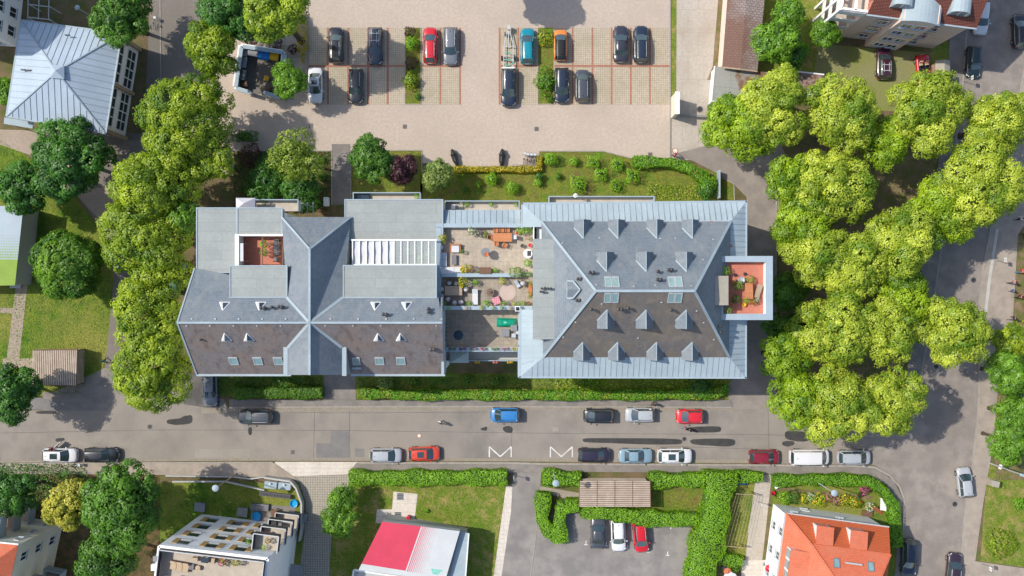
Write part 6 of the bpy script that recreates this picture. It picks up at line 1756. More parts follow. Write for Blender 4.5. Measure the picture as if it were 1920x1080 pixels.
# boat trailer
bt = thing('boat_trailer', 'empty galvanised boat trailer parked above a black car', 'trailer', tuple(P(953, 90)))
z = .55
def tp(x, y, zz=z): return P(x, y, zz)
m = MB()
m.bar(tp(954, 50), tp(945, 84), .09, .08); m.bar(tp(954, 50), tp(962, 84), .09, .08); m.bar(tp(945, 84), tp(944, 127), .09, .08); m.bar(tp(962, 84), tp(962, 127), .09, .08)
for y in (87, 105, 112, 124): m.bar(tp(944, y, z-.04), tp(962.5, y, z-.04), .09, .08)
m.bar(tp(954, 48), tp(953, 86), .1, .1); m.build('frame', MAT['galv'], bt)
m = MB(); m.bar(tp(941, 127, .62), tp(965, 127, .62), .16, .1); m.build('light_board', MAT['white'], bt)
m = MB(); m.obox(tuple(tp(954, 52, .8)), (.35, .5, .5)); m.tube([tp(954, 56, .6), tp(954, 56, 1.2)], .05); m.build('winch', MAT['galv'], bt)
for x in (941, 965):
    p = tp(x, 109, .3); m = MB(); m.tube([(p.x-.1, p.y, .3), (p.x+.1, p.y, .3)], .3, 16); o = m.build('wheel', MAT['rubber'], bt)
    m = MB(); m.tube([(p.x-.112, p.y, .3), (p.x+.112, p.y, .3)], .17, 12); m.build('rim', MAT['rim'], o)
for x, y in ((953, 99), (953, 112), (953, 123), (946, 120), (961, 119)):
    p = tp(x, y, .66); m = MB(); m.obox(tuple(p), (.5 if x == 953 else .14, .16, .14)); m.build('keel_roller', MAT['roller'], bt)
p = tp(947, 64, .5); m = MB(); m.tube([(p.x-.07, p.y, .5), (p.x+.07, p.y, .5)], .28, 14); m.build('spare_wheel', MAT['rubber'], bt)
# ------------------------------------------------------------------ trees, bushes, hedges
AV = 'lindens of the double avenue'; W_ = 'tall trees between pavilion and long building'
LIND = [
 (1392, 238, 72, 12.5, 'lindengreen', 'green linden nearest the slab road gate at the avenue head'),
 (1447, 208, 66, 14, 'linden', 'yellow green linden over the grey flat shed'),
 (1468, 152, 29, 11.5, 'linden', 'small linden top between flat shed and garage'),
 (1577, 214, 72, 14, 'linden', 'yellow linden reaching over the green paver yard'),
 (1662, 268, 46, 11, 'lindengreen', 'lower green linden crown beside the shaded avenue gap'),
 (1738, 212, 78, 14, 'linden', 'broad yellow linden next to the red open topped car'),
 (1874, 230, 64, 13.5, 'linden', 'linden over the side street above the avenue'),
 (1483, 335, 46, 12, 'lindengreen', 'green linden over the lane bend by the lawn end'),
 (1556, 350, 76, 14, 'linden', 'yellow linden north east of the tower terrace'),
 (1836, 350, 86, 14.5, 'linden', 'largest linden leaning over the side street'),
 (1768, 396, 64, 12, 'lindengreen', 'greener linden on street side behind the largest one'),
 (1500, 415, 56, 12, 'lindengreen', 'green linden close to the zinc roof corner'),
 (1537, 480, 66, 13.5, 'linden', 'yellow linden opposite the red tower terrace'),
 (1600, 500, 60, 13.5, 'linden', 'yellow linden in the middle of the avenue block'),
 (1688, 455, 70, 14, 'linden', 'yellow linden east of the avenue middle by shaded street'),
 (1690, 560, 58, 12, 'lindengreen', 'greener linden inside the avenue, south of the middle'),
 (1563, 618, 76, 14, 'linden', 'dense yellow linden south east of the tower terrace'),
 (1662, 620, 58, 13.5, 'linden', 'linden in the inner row beside the street side giant'),
 (1784, 622, 66, 14, 'linden', 'yellow linden jutting out over the side street bend'),
 (1476, 548, 34, 8, 'deep', 'dark green understorey tree opposite the tower terrace'),
 (1470, 622, 36, 8, 'deep', 'dark green understorey tree south of the tower terrace'),
 (1472, 672, 44, 12, 'lindengreen', 'slim green linden along the lane east of the building'),
 (1500, 745, 54, 12.5, 'lindengreen', 'green linden overhanging the street by the lane mouth'),
 (1570, 762, 72, 14, 'linden', 'yellow linden overhanging the white van side of street'),
 (1668, 752, 62, 14, 'linden', 'rounded yellow linden at the street corner'),
]
for x, y, r, h, k, lab in LIND: tree(x, y, r*1.06, h, k, lab, AV, 'linden tree', 'linden_tree', leaf=.19, sub=.46, k=22)
BIG = [
 (348, 222, 92, 14, 'olive', 'broad tree reaching towards the yard entrance'),
 (292, 345, 84, 14, 'olive', 'tall tree in the middle of the lane row'),
 (390, 300, 52, 11, 'olive', 'tree leaning over the garden bed north of building'),
 (272, 440, 84, 14, 'olive', 'broad tree west of the grey flat roof'),
 (345, 410, 34, 11, 'maple', 'brighter tree squeezed against the grey flat roof'),
 (300, 508, 60, 12, 'olive', 'tree between the gable and the broad tree, over a blue car'),
 (280, 592, 76, 13.5, 'olive', 'tree beside the slate gable'),
 (285, 690, 82, 14, 'olive', 'tree spreading over the street junction'),
]
for x, y, r, h, k, lab in BIG: tree(x, y, r, h, k, lab, W_, leaf=.20, sub=.46)
tree(128, 496, 66, 9, 'hedgedark', 'round bright green maple alone on the shaded lawn', leaf=.20, sub=.36, ragged=.2, lobe=(.34, .5))
tree(130, 300, 82, 12, 'dark', 'dark green maple south of the pavilion', leaf=.23)
tree(40, 352, 52, 9, 'dark', 'dark tree over the green roofed hall corner', leaf=.23)
tree(228, 30, 58, 11, 'deep', 'mid green tree north east of the pavilion', leaf=.21)
tree(398, 90, 54, 11, 'olive', 'olive green tree left of the bin enclosure', leaf=.21)
tree(430, 25, 60, 11, 'dark', 'dark tree at the top edge above the bins', leaf=.21)
tree(518, 22, 60, 16, 'olive', 'yellow olive tree next to the upper parking bays', leaf=.21)
tree(543, 152, 36, 7, 'maple', 'bright green maple covering half of the bin enclosure', leaf=.20)
tree(555, 295, 52, 10, 'birch', 'birch with pale bare twigs over the shaded bed', bark='birch_bark', leaf=.2, sub=.4, drop=.45, k=11)
tree(500, 340, 40, 6, 'dark', 'dark bushy tree left below the birch', leaf=.20)
tree(565, 355, 42, 6, 'dark', 'dark bushy tree below the birch by the path', leaf=.20)
tree(698, 300, 45, 9, 'deep', 'full green tree right of the paved path', leaf=.21)
tree(750, 317, 32, 7.5, 'purple', 'purple leaved tree against the full green tree', leaf=.18)
tree(819, 330, 30, 6, 'pale', 'small pale green tree at the end of the yellow hedge', leaf=.20, sub=.38)
tree(22, 738, 58, 10, 'dark', 'dark maple cut by the left edge above the street', leaf=.21)
tree(10, 170, 26, 6, 'maple', 'leafy tree squeezed between white house and pavilion', leaf=.20)
tree(25, 925, 48, 10, 'dark', 'dark tree in the garden above the glazed balconies', leaf=.21)
tree(130, 945, 48, 12, 'golden', 'golden yellow tree beside a much larger dark tree', leaf=.21)
tree(232, 950, 86, 15, 'deep', 'very large dark green tree between two houses', leaf=.23, sub=.46)
tree(205, 1045, 62, 11, 'deep', 'tree at the bottom edge below the very large tree', leaf=.21)
tree(642, 935, 27, 5, 'maple', 'small tree at the top of the paver drive', leaf=.18)
tree(636, 978, 33, 6, 'maple', 'small tree lower down beside the paver drive', leaf=.18)
tree(912, -75, 56, 13, 'maple', 'tree beyond the upper edge whose shade falls on the yard')
PK = 'park trees at the right edge'
tree(1895, 640, 38, 8, 'olive', 'olive tree beside the pavement below the walkers', PK, leaf=.21)
tree(1890, 700, 44, 9, 'maple', 'green park tree next to the wide pavement', PK, leaf=.21)
tree(1905, 778, 42, 9, 'maple', 'green park tree opposite the street corner shadow', PK, leaf=.21)
tree(1893, 828, 42, 9, 'maple', 'green park tree above the tall lamp mast', PK, leaf=.21)
tree(1478, 24, 30, 7, 'maple', 'small green tree at the top between barn and pink house', leaf=.20)
tree(1455, 78, 46, 9, 'maple', 'bushy green tree beside the barn roof', leaf=.21)
tree(1484, 112, 24, 6, 'dark', 'dark green tree below the bushy one near the barn', leaf=.20)
tree(1548, 63, 27, 6, 'maple', 'round green tree before the pink house balconies', leaf=.19, ragged=.2)
LB = 'clipped bushes scattered over the lawn'
for x, y, r, h, k, bx, lab in [
 (1033, 298, 12, 1.7, 'hedge', 0, 'bright round bush at the kerb end of the yellow hedge'),
 (1076, 303, 8.5, 1.2, 'hedge', 0, 'small round bush second along the lawn kerb'),
 (1112, 303.5, 9.5, 1.7, 'hedge', .35, 'boxy bush left of the lawn kerb bend'),
 (1157, 309, 9.5, 1.7, 'hedge', .35, 'boxy bush just below the lawn kerb bend'),
 (1126, 327, 9, 1.8, 'hedge', .45, 'square clipped bush in the lawn middle'),
 (1185.5, 330.5, 10.5, 1.6, 'hedge', .35, 'boxy bush at the left end of the long curved hedge'),
 (1083.5, 345, 12.5, 2.0, 'hedge', .1, 'largest round bush, near the white parasol balcony'),
 (1154, 348, 8.5, 1.4, 'hedge', .2, 'small bush close to the narrow balcony right end'),
 (1046.5, 331, 6.5, .9, 'hedgedark', 0, 'smallest dark round bush in the lawn'),
 (1009, 342, 7.5, 1.2, 'hedge', 0, 'green half of a two coloured bush pair'),
 (1010.5, 331, 7, 1.3, 'dark', 0, 'bluish half of a two coloured bush pair'),
 (922, 335, 11, 1.6, 'hedge', 0, 'round bush below the middle of the yellow hedge'),
 (961, 351.5, 10.5, 1.7, 'hedge', 0, 'round bush in front of the zinc roof end'),
 (897, 345, 6, .9, 'hedge', 0, 'tiny bush between pale tree and round bushes'),
 (873, 357, 7, .9, 'hedgedark', 0, 'faint low bush beside the pale green tree')]:
    bush(x, y, r*1.05, h, 'bright' if k == 'hedge' else k, lab, LB, leaf=.12, boxy=bx)
SBU = 'low bushes in the planted parking strips'
bush(768, 60, 10, 1.0, 'purple', 'dark purple shrub at the top of the left strip', SBU, leaf=.14, core=False)
bush(771, 81.5, 12, 1.5, 'bright', 'bright lime round bush in the left strip', SBU, leaf=.12)
bush(770, 118, 11.5, 1.1, 'purple', 'purple shrub in the middle of the left strip', SBU, leaf=.14, core=False)
bush(769, 151, 15, 1.6, 'olive', 'wide olive shrub in the lower left strip', SBU, leaf=.16)
bush(784, 181, 5.5, .7, 'dark', 'tiny dark bush at the foot of the left strip', SBU, leaf=.12)
bush(1022, 70, 14, 1.3, 'olive', 'loose olive shrub beside the teal car', SBU, leaf=.16, core=False, flowers='flower_yellow', fshare=.12)
bush(1022, 152, 20, 1.7, 'maple', 'large leafy shrub leaning on the navy hatchback', SBU, leaf=.17, rpy=24)
bush(1032, 185, 7, .8, 'hedgedark', 'small bush at the foot of the right strip', SBU, leaf=.13)
bush(1505, 93, 14, 2.0, 'hedge', 'ball shaped bush beside the pink house lawn', leaf=.15)
bush(1326, 356, 18, 1.8, 'dark', 'bluish bushy shrub at the end of the curved hedge', leaf=.17, rpy=22)
bush(457, 255, 26, 1.2, 'dark', 'low dark shrub at the yard corner under the trees', leaf=.16, rpy=12)
bush(470, 290, 20, 1.6, 'purple', 'black purple shrub in shaded bed', leaf=.15, core=False)
bush(500, 300, 18, 1.5, 'dark', 'dark shrub between purple shrub and birch', leaf=.16)
bush(470, 75, 12, 1.3, 'purple', 'red leaved shrub left above the bins', leaf=.14, core=False)
bush(516, 80, 12, 1.2, 'purple', 'red leaved shrub in the middle above the bins', leaf=.14, core=False)
bush(549, 92, 9, 1.0, 'purple', 'small red leaved shrub right above the bins', leaf=.14, core=False)
bush(567, 70, 11, 1.2, 'yellow', 'yellow leaved shrub along the bays', leaf=.15, rpy=45, core=False)
bush(603, 300, 7, .8, 'hedgedark', 'small shrub by the path kerb in the bed', leaf=.14)
bush(602, 332, 8, .8, 'hedgedark', 'small shrub halfway along the path kerb', leaf=.14)
bush(723, 716, 14, 1.6, 'pale', 'pale bush left in the front garden', leaf=.16)
bush(876, 712, 10, 1.2, 'hedgedark', 'small dark bush below the flower parapet', leaf=.15)
bush(930, 714, 11, 1.3, 'hedgedark', 'round dark bush right below the flower parapet', leaf=.15)
bush(778, 716, 8, 1.0, 'hedgedark', 'little dark bush right of the pale bush', leaf=.15)
bush(1315, 728, 24, 1.8, 'dark', 'dark shrub at the east end of the front garden', leaf=.17)
bush(1878, 1020, 26, 1.2, 'olive', 'low olive shrub on the dry corner lawn', leaf=.16, core=False)
bush(1915, 945, 12, 1.2, 'hedge', 'bright shrub at the right edge on dry grass', leaf=.15)
bush(800, 958, 4, .5, 'hedge', 'tiny bush alone on the lawn by the crimson roof', leaf=.1)
bush(1378, 1060, 13, 1.4, 'hedgedark', 'rounded bush at the bottom beside the garden path', leaf=.15)
bush(1358, 935, 7, 1.0, 'dark', 'small dark bush at the fenced lawn corner', leaf=.14)
hedge([(437, 737), (500, 737), (603, 736)], 21, 1.5, 'hedgedark', 'dark front hedge left of the building entrance', leaf=.12)
hedge([(672, 738), (760, 741), (960, 741), (1180, 741), (1340, 739), (1364, 728)], 17, 1.3, 'hedge', 'very long low hedge between front garden and street', leaf=.12, flowers='golden', fshare=.25)
hedge([(655, 897), (800, 897), (950, 896)], 26, 1.5, 'bright', 'straight bright hedge along the crimson roofed hall lawn', leaf=.12)
hedge([(850, 317), (930, 317), (1008, 317)], 10, .9, 'yellow', 'yellow leaved hedge along the yard', leaf=.12)
hedge([(1010.5, 320), (1011, 293)], 9, .9, 'yellow', 'short yellow hedge return beside the bicycle stand', leaf=.12)
hedge([(1188, 303), (1225, 303), (1262, 305), (1295, 316), (1325, 335)], 19, 1.5, 'hedge', 'curved hedge around the lawn end beside the lane', leaf=.12, flowers='flower_red', fshare=.04)
hedge([(1326, 335), (1330, 352)], 24, 1.5, 'hedge', 'hedge corner ending at a grey board', leaf=.12)
hedge([(1018, 896), (1088, 900)], 28, 1.6, 'bright', 'short bright hedge left of the slatted bin shelter', leaf=.12)
hedge([(1019, 925), (1016, 975), (1030, 998), (1050, 1010)], 25, 1.7, 'bright', 'hook shaped hedge at the car park entrance', leaf=.12)
hedge([(1052, 1018), (1048, 985), (1053, 950), (1085, 948)], 24, 1.7, 'bright', 'inner hedge leg turning towards the shelter', leaf=.12)
hedge([(1090, 956), (1160, 966), (1240, 975), (1310, 975)], 26, 1.7, 'bright', 'long hedge above the three parked cars', leaf=.12)
hedge([(1218, 902), (1320, 900)], 26, 1.7, 'bright', 'hedge right of the slatted bin shelter along the pavement', leaf=.12)
hedge([(1350, 886), (1348, 930), (1340, 980), (1325, 1030), (1310, 1090)], 54, 2.4, 'bright', 'tall broad hedge running down beside the car park', leaf=.12)
hedge([(1378, 894), (1430, 895)], 19, 1.5, 'bright', 'short hedge stub over the blue crates', leaf=.12)
hedge([(1349, 1048), (1392, 1053)], 17, 1.3, 'bright', 'small clipped hedge block above the garden parasol', leaf=.12)
hedge([(1452, 902), (1540, 900), (1630, 902), (1660, 922), (1676, 950), (1680, 990), (1683, 1025)], 19, 1.5, 'hedge', 'hedge bending round the corner house garden', leaf=.12)
# borders and ground cover
leafy_patch([(1215, 345), (1330, 350), (1335, 374), (1210, 374)], .6, 'olive', 60, 'ground_cover', 'low mixed plants at lawn end', None, 'stuff', leaf=.14)
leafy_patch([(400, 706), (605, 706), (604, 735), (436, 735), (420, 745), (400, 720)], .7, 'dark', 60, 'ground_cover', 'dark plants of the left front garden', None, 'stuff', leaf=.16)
leafy_patch([(1040, 706), (1366, 706), (1366, 732), (1040, 735)], .7, 'olive', 55, 'ground_cover', 'mixed plants of the front garden', None, 'stuff', leaf=.16)
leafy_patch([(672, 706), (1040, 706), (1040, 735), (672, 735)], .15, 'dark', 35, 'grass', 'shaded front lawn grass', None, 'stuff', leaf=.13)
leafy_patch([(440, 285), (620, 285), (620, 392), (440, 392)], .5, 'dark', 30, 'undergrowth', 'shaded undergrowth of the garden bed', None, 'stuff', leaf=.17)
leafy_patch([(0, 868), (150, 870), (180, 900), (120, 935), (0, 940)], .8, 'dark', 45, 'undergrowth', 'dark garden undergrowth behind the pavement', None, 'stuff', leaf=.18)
leafy_patch([(1900, 600), (1925, 600), (1925, 870), (1860, 800)], .3, 'olive', 20, 'undergrowth', 'dry growth between the park trees', None, 'stuff', leaf=.16)
FB = [(1472, 934, 12, 1.0, 'bright', None), (1487, 932, 13, 1.1, 'dark', None), (1508, 935, 9, .9, 'hedge', 'flower_yellow'), (1520, 932, 8, .9, 'hedge', 'flower_white'), (1537, 937, 13, 1.0, 'bright', 'flower_yellow'),
      (1554, 933, 8, .8, 'olive', 'flower_pink'), (1568, 940, 9, .8, 'hedgedark', 'flower_pink'), (1583, 937, 11, 1.0, 'hedge', 'flower_yellow'), (1602, 942, 11, 1.1, 'maple', 'flower_yellow'), (1612, 944, 6, .7, 'hedge', 'flower_red')]
LABF = ['lime green plant at the left end of the flower border', 'bluish shrub second from left in the flower border', 'yellow flowering plant right of the bluish shrub', 'white flowering plant in the flower border', 'broad lime plant with yellow blooms mid border',
        'pinkish plant right of the broad lime one', 'pink flowering plant low in the border', 'green plant with yellow blooms right of border middle', 'dark leafy plant near the right border end', 'red flowering plant at the right end of the border']
for (x, y, r, h, k, f), lab in zip(FB, LABF): bush(x, y, r, h, k, lab, 'plants of the corner house flower border', 'plant', 'flowering_plant', leaf=.13, flowers=f, fshare=.45, core=False)
for x, y, r, k, f, lab in ((1622, 918, 10, 'purple', 'flower_pink', 'dark shrub with pink flowers on the corner lawn'), (1632, 951, 9, 'pale', 'flower_white', 'white flowering rose beside the garden bench')):
    bush(x, y, r, .9, k, lab, None, 'shrub', leaf=.13, flowers=f, fshare=.6, core=False)
# ------------------------------------------------------------------ terrace furniture
def at(px, py, z): return P(px, py, z)
def chair(px, py, z, ang, mat, seatmat, label, group=None, w=.48, name='chair', arms=False):
    t = lthing(name, label, 'chair', at(px, py, z), R_(ang), group)
    m = MB(); m.box(-w/2, -w/2, .41, w/2, w/2, .47); m.build('seat', MAT[seatmat], t, bevel=.015)
    m = MB(); m.obox((-w/2-.02, 0, .70), (.05, w, .50), 0, 0, -.15); m.build('backrest', MAT[mat], t, bevel=.012)
    for x in (-w/2+.03, w/2-.03):
        for y in (-w/2+.03, w/2-.03):
            m = MB(); m.box(x-.02, y-.02, 0, x+.02, y+.02, .41); m.build('leg', MAT[mat], t)
    if arms:
        for s in (-1, 1):
            m = MB(); m.bar((-w/2, s*w/2, .64), (w/2, s*w/2, .64), .05, .04); m.bar((w/2-.03, s*w/2, .64), (w/2-.03, s*w/2, .44), .04); m.build('armrest', MAT[mat], t)
    return t
def tub_chair(px, py, z, ang, label, group=None, seat='cushion_white'):
    t = lthing('wicker_chair', label, 'chair', at(px, py, z), R_(ang), group)
    m = MB(); m.lathe([(.26, .04), (.30, .36), (.27, .38), (.05, .38)], n=16); m.build('base', MAT['wicker'], t, smooth=40)
    m = MB(); vs = []; K = 10
    for k in range(K+1):
        a = R_(70 + 220*k/K); h = .78 - .16*abs(2*k/K-1)
        vs += [(.33*math.cos(a), .33*math.sin(a), .3), (.36*math.cos(a), .36*math.sin(a), h), (.30*math.cos(a), .30*math.sin(a), h), (.28*math.cos(a), .28*math.sin(a), .3)]
    fs = [(i*4+j, i*4+(j+1) % 4, i*4+4+(j+1) % 4, i*4+4+j) for i in range(K) for j in range(4)] + [(0, 1, 2, 3), (K*4+3, K*4+2, K*4+1, K*4)]
    m.add(vs, fs); m.build('backrest', MAT['wicker'], t, smooth=40)
    m = MB(); m.lathe([(.24, .38), (.26, .43), (.22, .47), (.02, .48)], n=16); m.build('cushion', MAT[seat], t, smooth=60)
    return t
def table(px, py, z, w, d, ang, mat, label, h=.74, name='table', legs='dark_metal'):
    t = lthing(name, label, 'table', at(px, py, z), R_(ang))
    m = MB(); m.box(-w/2, -d/2, h-.05, w/2, d/2, h); m.build('tabletop', MAT[mat], t, bevel=.01)
    for x in (-w/2+.08, w/2-.08):
        for y in (-d/2+.08, d/2-.08):
            m = MB(); m.box(x-.035, y-.035, 0, x+.035, y+.035, h-.05); m.build('leg', MAT[legs], t)
    return t
def round_table(px, py, z, r, mat, label, h=.74, group=None):
    t = lthing('round_table', label, 'table', at(px, py, z), 0, group)
    m = MB(); m.lathe([(r*.96, h-.05), (r, h-.02), (r, h), (.01, h+.002)], n=24); m.build('tabletop', MAT[mat], t)
    m = MB(); m.lathe([(r*.5, 0), (r*.5, .04), (.05, .08), (.05, h-.05)], n=14); m.build('pedestal', MAT['grey_metal'], t)
    return t
def pot(px, py, z, r, kind, label, group=None, ph=.35, pr=None, potmat='terracotta', flowers=None, fshare=.4, hgt=None, cat='potted plant', name='potted_plant'):
    pr = pr or max(.12, r*.06*.55); k = (1-(z+.6)/CAM_H)/PPM; R = r*k
    p = at(px, py, z+ph+R*.6); p.z = z
    t = thing(name, label, cat, p, 0, group)
    m = MB(); m.lathe([(pr*.7, 0), (pr, ph-.03), (pr*1.08, ph-.03), (pr*1.08, ph), (pr*.9, ph), (pr*.88, ph-.05), (.01, ph-.05)], n=14); m.build('pot', MAT[potmat], t, smooth=40)
    rng = nrng(); h2 = hgt or R*.95
    q, nr, s, tt = bush_arrays(rng, (p.x, p.y, z+ph+h2*.75), (R, R, h2), max(.07, min(.14, R*.25)), dens=.9)
    mats, mi = [LEAF[kind]], None
    if flowers: mats.append(LEAF[flowers]); mi = (rng.random(len(q)) < fshare*np.clip(nr[:, 2]+.5, 0, 1)).astype(np.int32)
    leaf_object('foliage', q, nr, s, tt, mats, t, rng, None, mi)
    return t
def planter(px, py, z, w, d, kind, label, group=None, h=.4, potmat='pot_grey', flowers=None, fshare=.4, fh=.3, name='planter_box', ang=0):
    p = at(px, py, z); t = thing(name, label, 'planter', p, 0, group)
    m = MB(); m.box(p.x-w/2, p.y-d/2, z, p.x+w/2, p.y+d/2, z+h); m.build('box', MAT[potmat], t, bevel=.01)
    rng = nrng(); q, nr, s, tt = bush_arrays(rng, (p.x, p.y, z+h+fh*.5), (w/2*.97, d/2*1.25, fh), .09, .5)
    mats, mi = [LEAF[kind]], None
    if flowers: mats.append(LEAF[flowers]); mi = (rng.random(len(q)) < fshare*np.clip(nr[:, 2]+.5, 0, 1)).astype(np.int32)
    leaf_object('foliage', q, nr, s, tt, mats, t, rng, None, mi)
    return t
F1 = 11.4
T1G = 'chairs around the orange terrace table'
table(942, 445.6, F1, 2.15, .98, 0, 'orange_wood', 'long orange wooden dining table on the upper roof terrace', legs='orange_wood')
for x, y, a, lab in ((930, 432, -90, 'orange wooden chair, left of three along the parapet side of the table'), (941, 432, -90, 'orange wooden chair in the middle of the three parapet side ones'), (951.5, 432, -90, 'orange wooden chair, right of three along the parapet side of the table'),
                     (931, 457, 90, 'orange wooden chair tucked under the lower table edge'), (947, 460, 60, 'orange wooden chair pulled away askew from the table'), (919.5, 445, 0, 'orange wooden chair at the left head of the table')):
    chair(x, y, F1, a, 'orange_wood', 'orange_wood', lab, T1G, arms=True)
chair(963.5, 445, F1, 180, 'galv', 'cushion_white', 'white cushioned chair at the right head of the orange table', T1G)
def sofa_corner():
    p = at(822.5, 516.5, F1); k = (1-F1/CAM_H)/PPM
    t = lthing('corner_sofa', 'orange framed corner sofa with white and grey cushions', 'sofa', p)
    W1, D1, L1 = 44*k, 16*k, 44*k
    m = MB(); m.box(0, 0, .08, W1, D1, .30); m.box(0, D1+.002, .08, D1, L1, .30); m.build('frame', MAT['orange_wood'], t)
    m = MB(); m.box(0, 0, .30, W1, .10, .66); m.build('backrest', MAT['orange_wood'], t); m = MB(); m.box(0, .102, .30, .10, L1, .66); m.build('backrest', MAT['orange_wood'], t)
    for i in range(3):
        m = MB(); x0 = .14+i*(W1-.18)/3; m.box(x0, .14, .30, x0+(W1-.18)/3-.02, D1-.02, .46); m.build('cushion', MAT['cushion_white'], t, bevel=.03)
    for i in range(2):
        m = MB(); y0 = D1+.03+i*(L1-D1-.08)/2; m.box(.14, y0, .30, D1-.02, y0+(L1-D1-.08)/2-.02, .46); m.build('cushion', MAT['cushion_grey'], t, bevel=.03)
    m = MB(); m.obox((.25, L1-.35, .60), (.16, .5, .35), 0, 0, -.3); m.build('pillow', MAT['cushion_white'], t, bevel=.05)
sofa_corner()
def armchair():
    t = lthing('armchair', 'orange framed armchair with white cushion facing the dark coffee table', 'armchair', at(854, 466, F1), R_(-90))
    m = MB(); m.box(-.5, -.55, .08, .45, .55, .28); m.build('frame', MAT['orange_wood'], t); m = MB(); m.box(-.5, -.55, .28, -.38, .55, .68); m.build('backrest', MAT['orange_wood'], t)
    for s in (-1, 1): m = MB(); m.box(-.378, s*.55-.05, .28, .45, s*.55+.05, .5); m.build('armrest', MAT['orange_wood'], t)
    m = MB(); m.box(-.34, -.44, .28, .46, .44, .45); m.build('cushion', MAT['cushion_white'], t, bevel=.04)
armchair()
table(851.7, 487, F1, .55, 1.15, 0, 'pot_grey', 'dark low coffee table before the corner sofa', .38, 'coffee_table')
MAT['disc_grey'] = M('grey bar table top', (.17, .19, .20), .5, .08, 2)
round_table(911, 474, F1, .52, 'disc_grey', 'round grey bar table carrying a terracotta fire bowl', 1.15)
m = MB(); p = at(912, 477, F1+1.17); m.lathe([(.14, 0), (.25, .22), (.27, .24), (.22, .24), (.05, .12)], tuple(p), 16); m.solo('fire_bowl', MAT['terracotta'], 'terracotta fire bowl standing on the round grey bar table', 'bowl', smooth=40)
m = MB(); p = at(910.5, 508, F1); m.box(p.x-.6, p.y-.28, F1, p.x+.6, p.y+.3, F1+1.1); cbn = m.solo('garden_cabinet', MAT['brown_wood'], 'brown wooden cabinet against the wall between both roof terraces', 'cabinet', bevel=.01)
m = MB(); m.box(-.66, -.36, 1.105, .66, .38, 1.16); m.build('lid', MAT['brown_wood'], cbn)
for s in (-1, 1): m = MB(); m.box(s*.29-.27, -.325, .1, s*.29+.27, -.292, 1.0); m.build('door', MAT['brown_wood'], cbn)
round_table(989.5, 476, F1, .52, 'cushion_white', 'round white table with a black tray by the right terrace wall', .72)
m = MB(); p = at(992, 475, F1+.75); m.box(p.x-.2, p.y-.28, p.z, p.x+.2, p.y+.28, p.z+.03); m.add([(p.x-.17, p.y-.25, p.z+.034), (p.x+.17, p.y-.25, p.z+.034), (p.x+.17, p.y+.25, p.z+.034), (p.x-.17, p.y+.25, p.z+.034)], [(0,1,2,3)]); m.solo('tray', MAT['dark_metal'], 'black tray lying on the round white table', 'tray')
PT = 'potted plants of the upper roof terrace'
for a in ((830, 446, 9.5, 'golden', 'golden feathery plant in the upper left terrace corner', 'pot_grey', None), (884, 432, 8, 'pale', 'pale round shrub by the upper parapet', 'terracotta', 'flower_white'), (900, 437, 7, 'dark', 'dark potted shrub right of the pale one', 'pot_grey', 'flower_violet'),
          (909, 440, 5.5, 'olive', 'olive potted plant left of the dining table', 'pot_grey', None), (872, 506, 9, 'olive', 'tall olive plant at the sofa end', 'terracotta', 'flower_yellow'), (882, 503, 7, 'golden', 'orange tinged plant beside the sofa end plant', 'terracotta', 'flower_pink'),
          (867, 472, 4.5, 'maple', 'little green plant next to the armchair', 'pot_grey', None), (928.5, 509, 6.5, 'bright', 'bright green bush right of the brown cabinet', 'pot_grey', None), (966.5, 511, 11, 'pale', 'large olive tree in pot over the dividing wall', 'terracotta', None),
          (977, 430, 8.5, 'bright', 'bright leafy shrub in the upper right corner', 'pot_grey', None), (989, 430, 7.5, 'hedge', 'green shrub second from the upper right corner', 'pot_grey', None), (1001, 431, 6.5, 'bright', 'lime plant in the extreme upper right corner', 'white', None),
          (989, 493, 7, 'hedge', 'shrub below the round white table', 'pot_grey', None), (990, 446, 4.5, 'hedge', 'small shrub above the red pot', 'terracotta', 'flower_pink'), (894, 512, 4, 'olive', 'thin plant left of the brown cabinet', 'pot_grey', None)):
    pot(a[0], a[1], F1, a[2], a[3], a[4], PT, potmat=a[5], flowers=a[6])
planter(986, 514, F1, 1.1, .38, 'hedge', 'long box with dark hedge plants near the pale olive tree', None, .4)
MAT['red_pot'] = M('red glazed pot', (.45, .012, .03), .35, .08, 3)
for x, y, r, mt, nm, lab in ((971, 436.5, .20, 'red_pot', 'plant_pot', 'red pot right of the orange table'), (994, 460, .20, 'red_pot', 'plant_pot', 'red pot above the round white table'), (979.5, 461, .2, 'dark_metal', 'kettle_grill', 'black kettle grill on the upper terrace'), (824, 458, .26, 'white', 'plant_pot', 'white pot at the left parapet'), (827.5, 464, .2, 'white', 'plant_pot', 'smaller white pot below another at the left parapet')):
    p = at(x, y, F1+.3); m = MB(); m.lathe([(r*.6, 0), (r, .4), (r*1.1, .42), (r*.95, .42), (r*.2, .34)], (p.x, p.y, F1), 14); m.solo(nm, MAT[mt], lab, 'grill' if 'grill' in nm else 'pot', smooth=40)
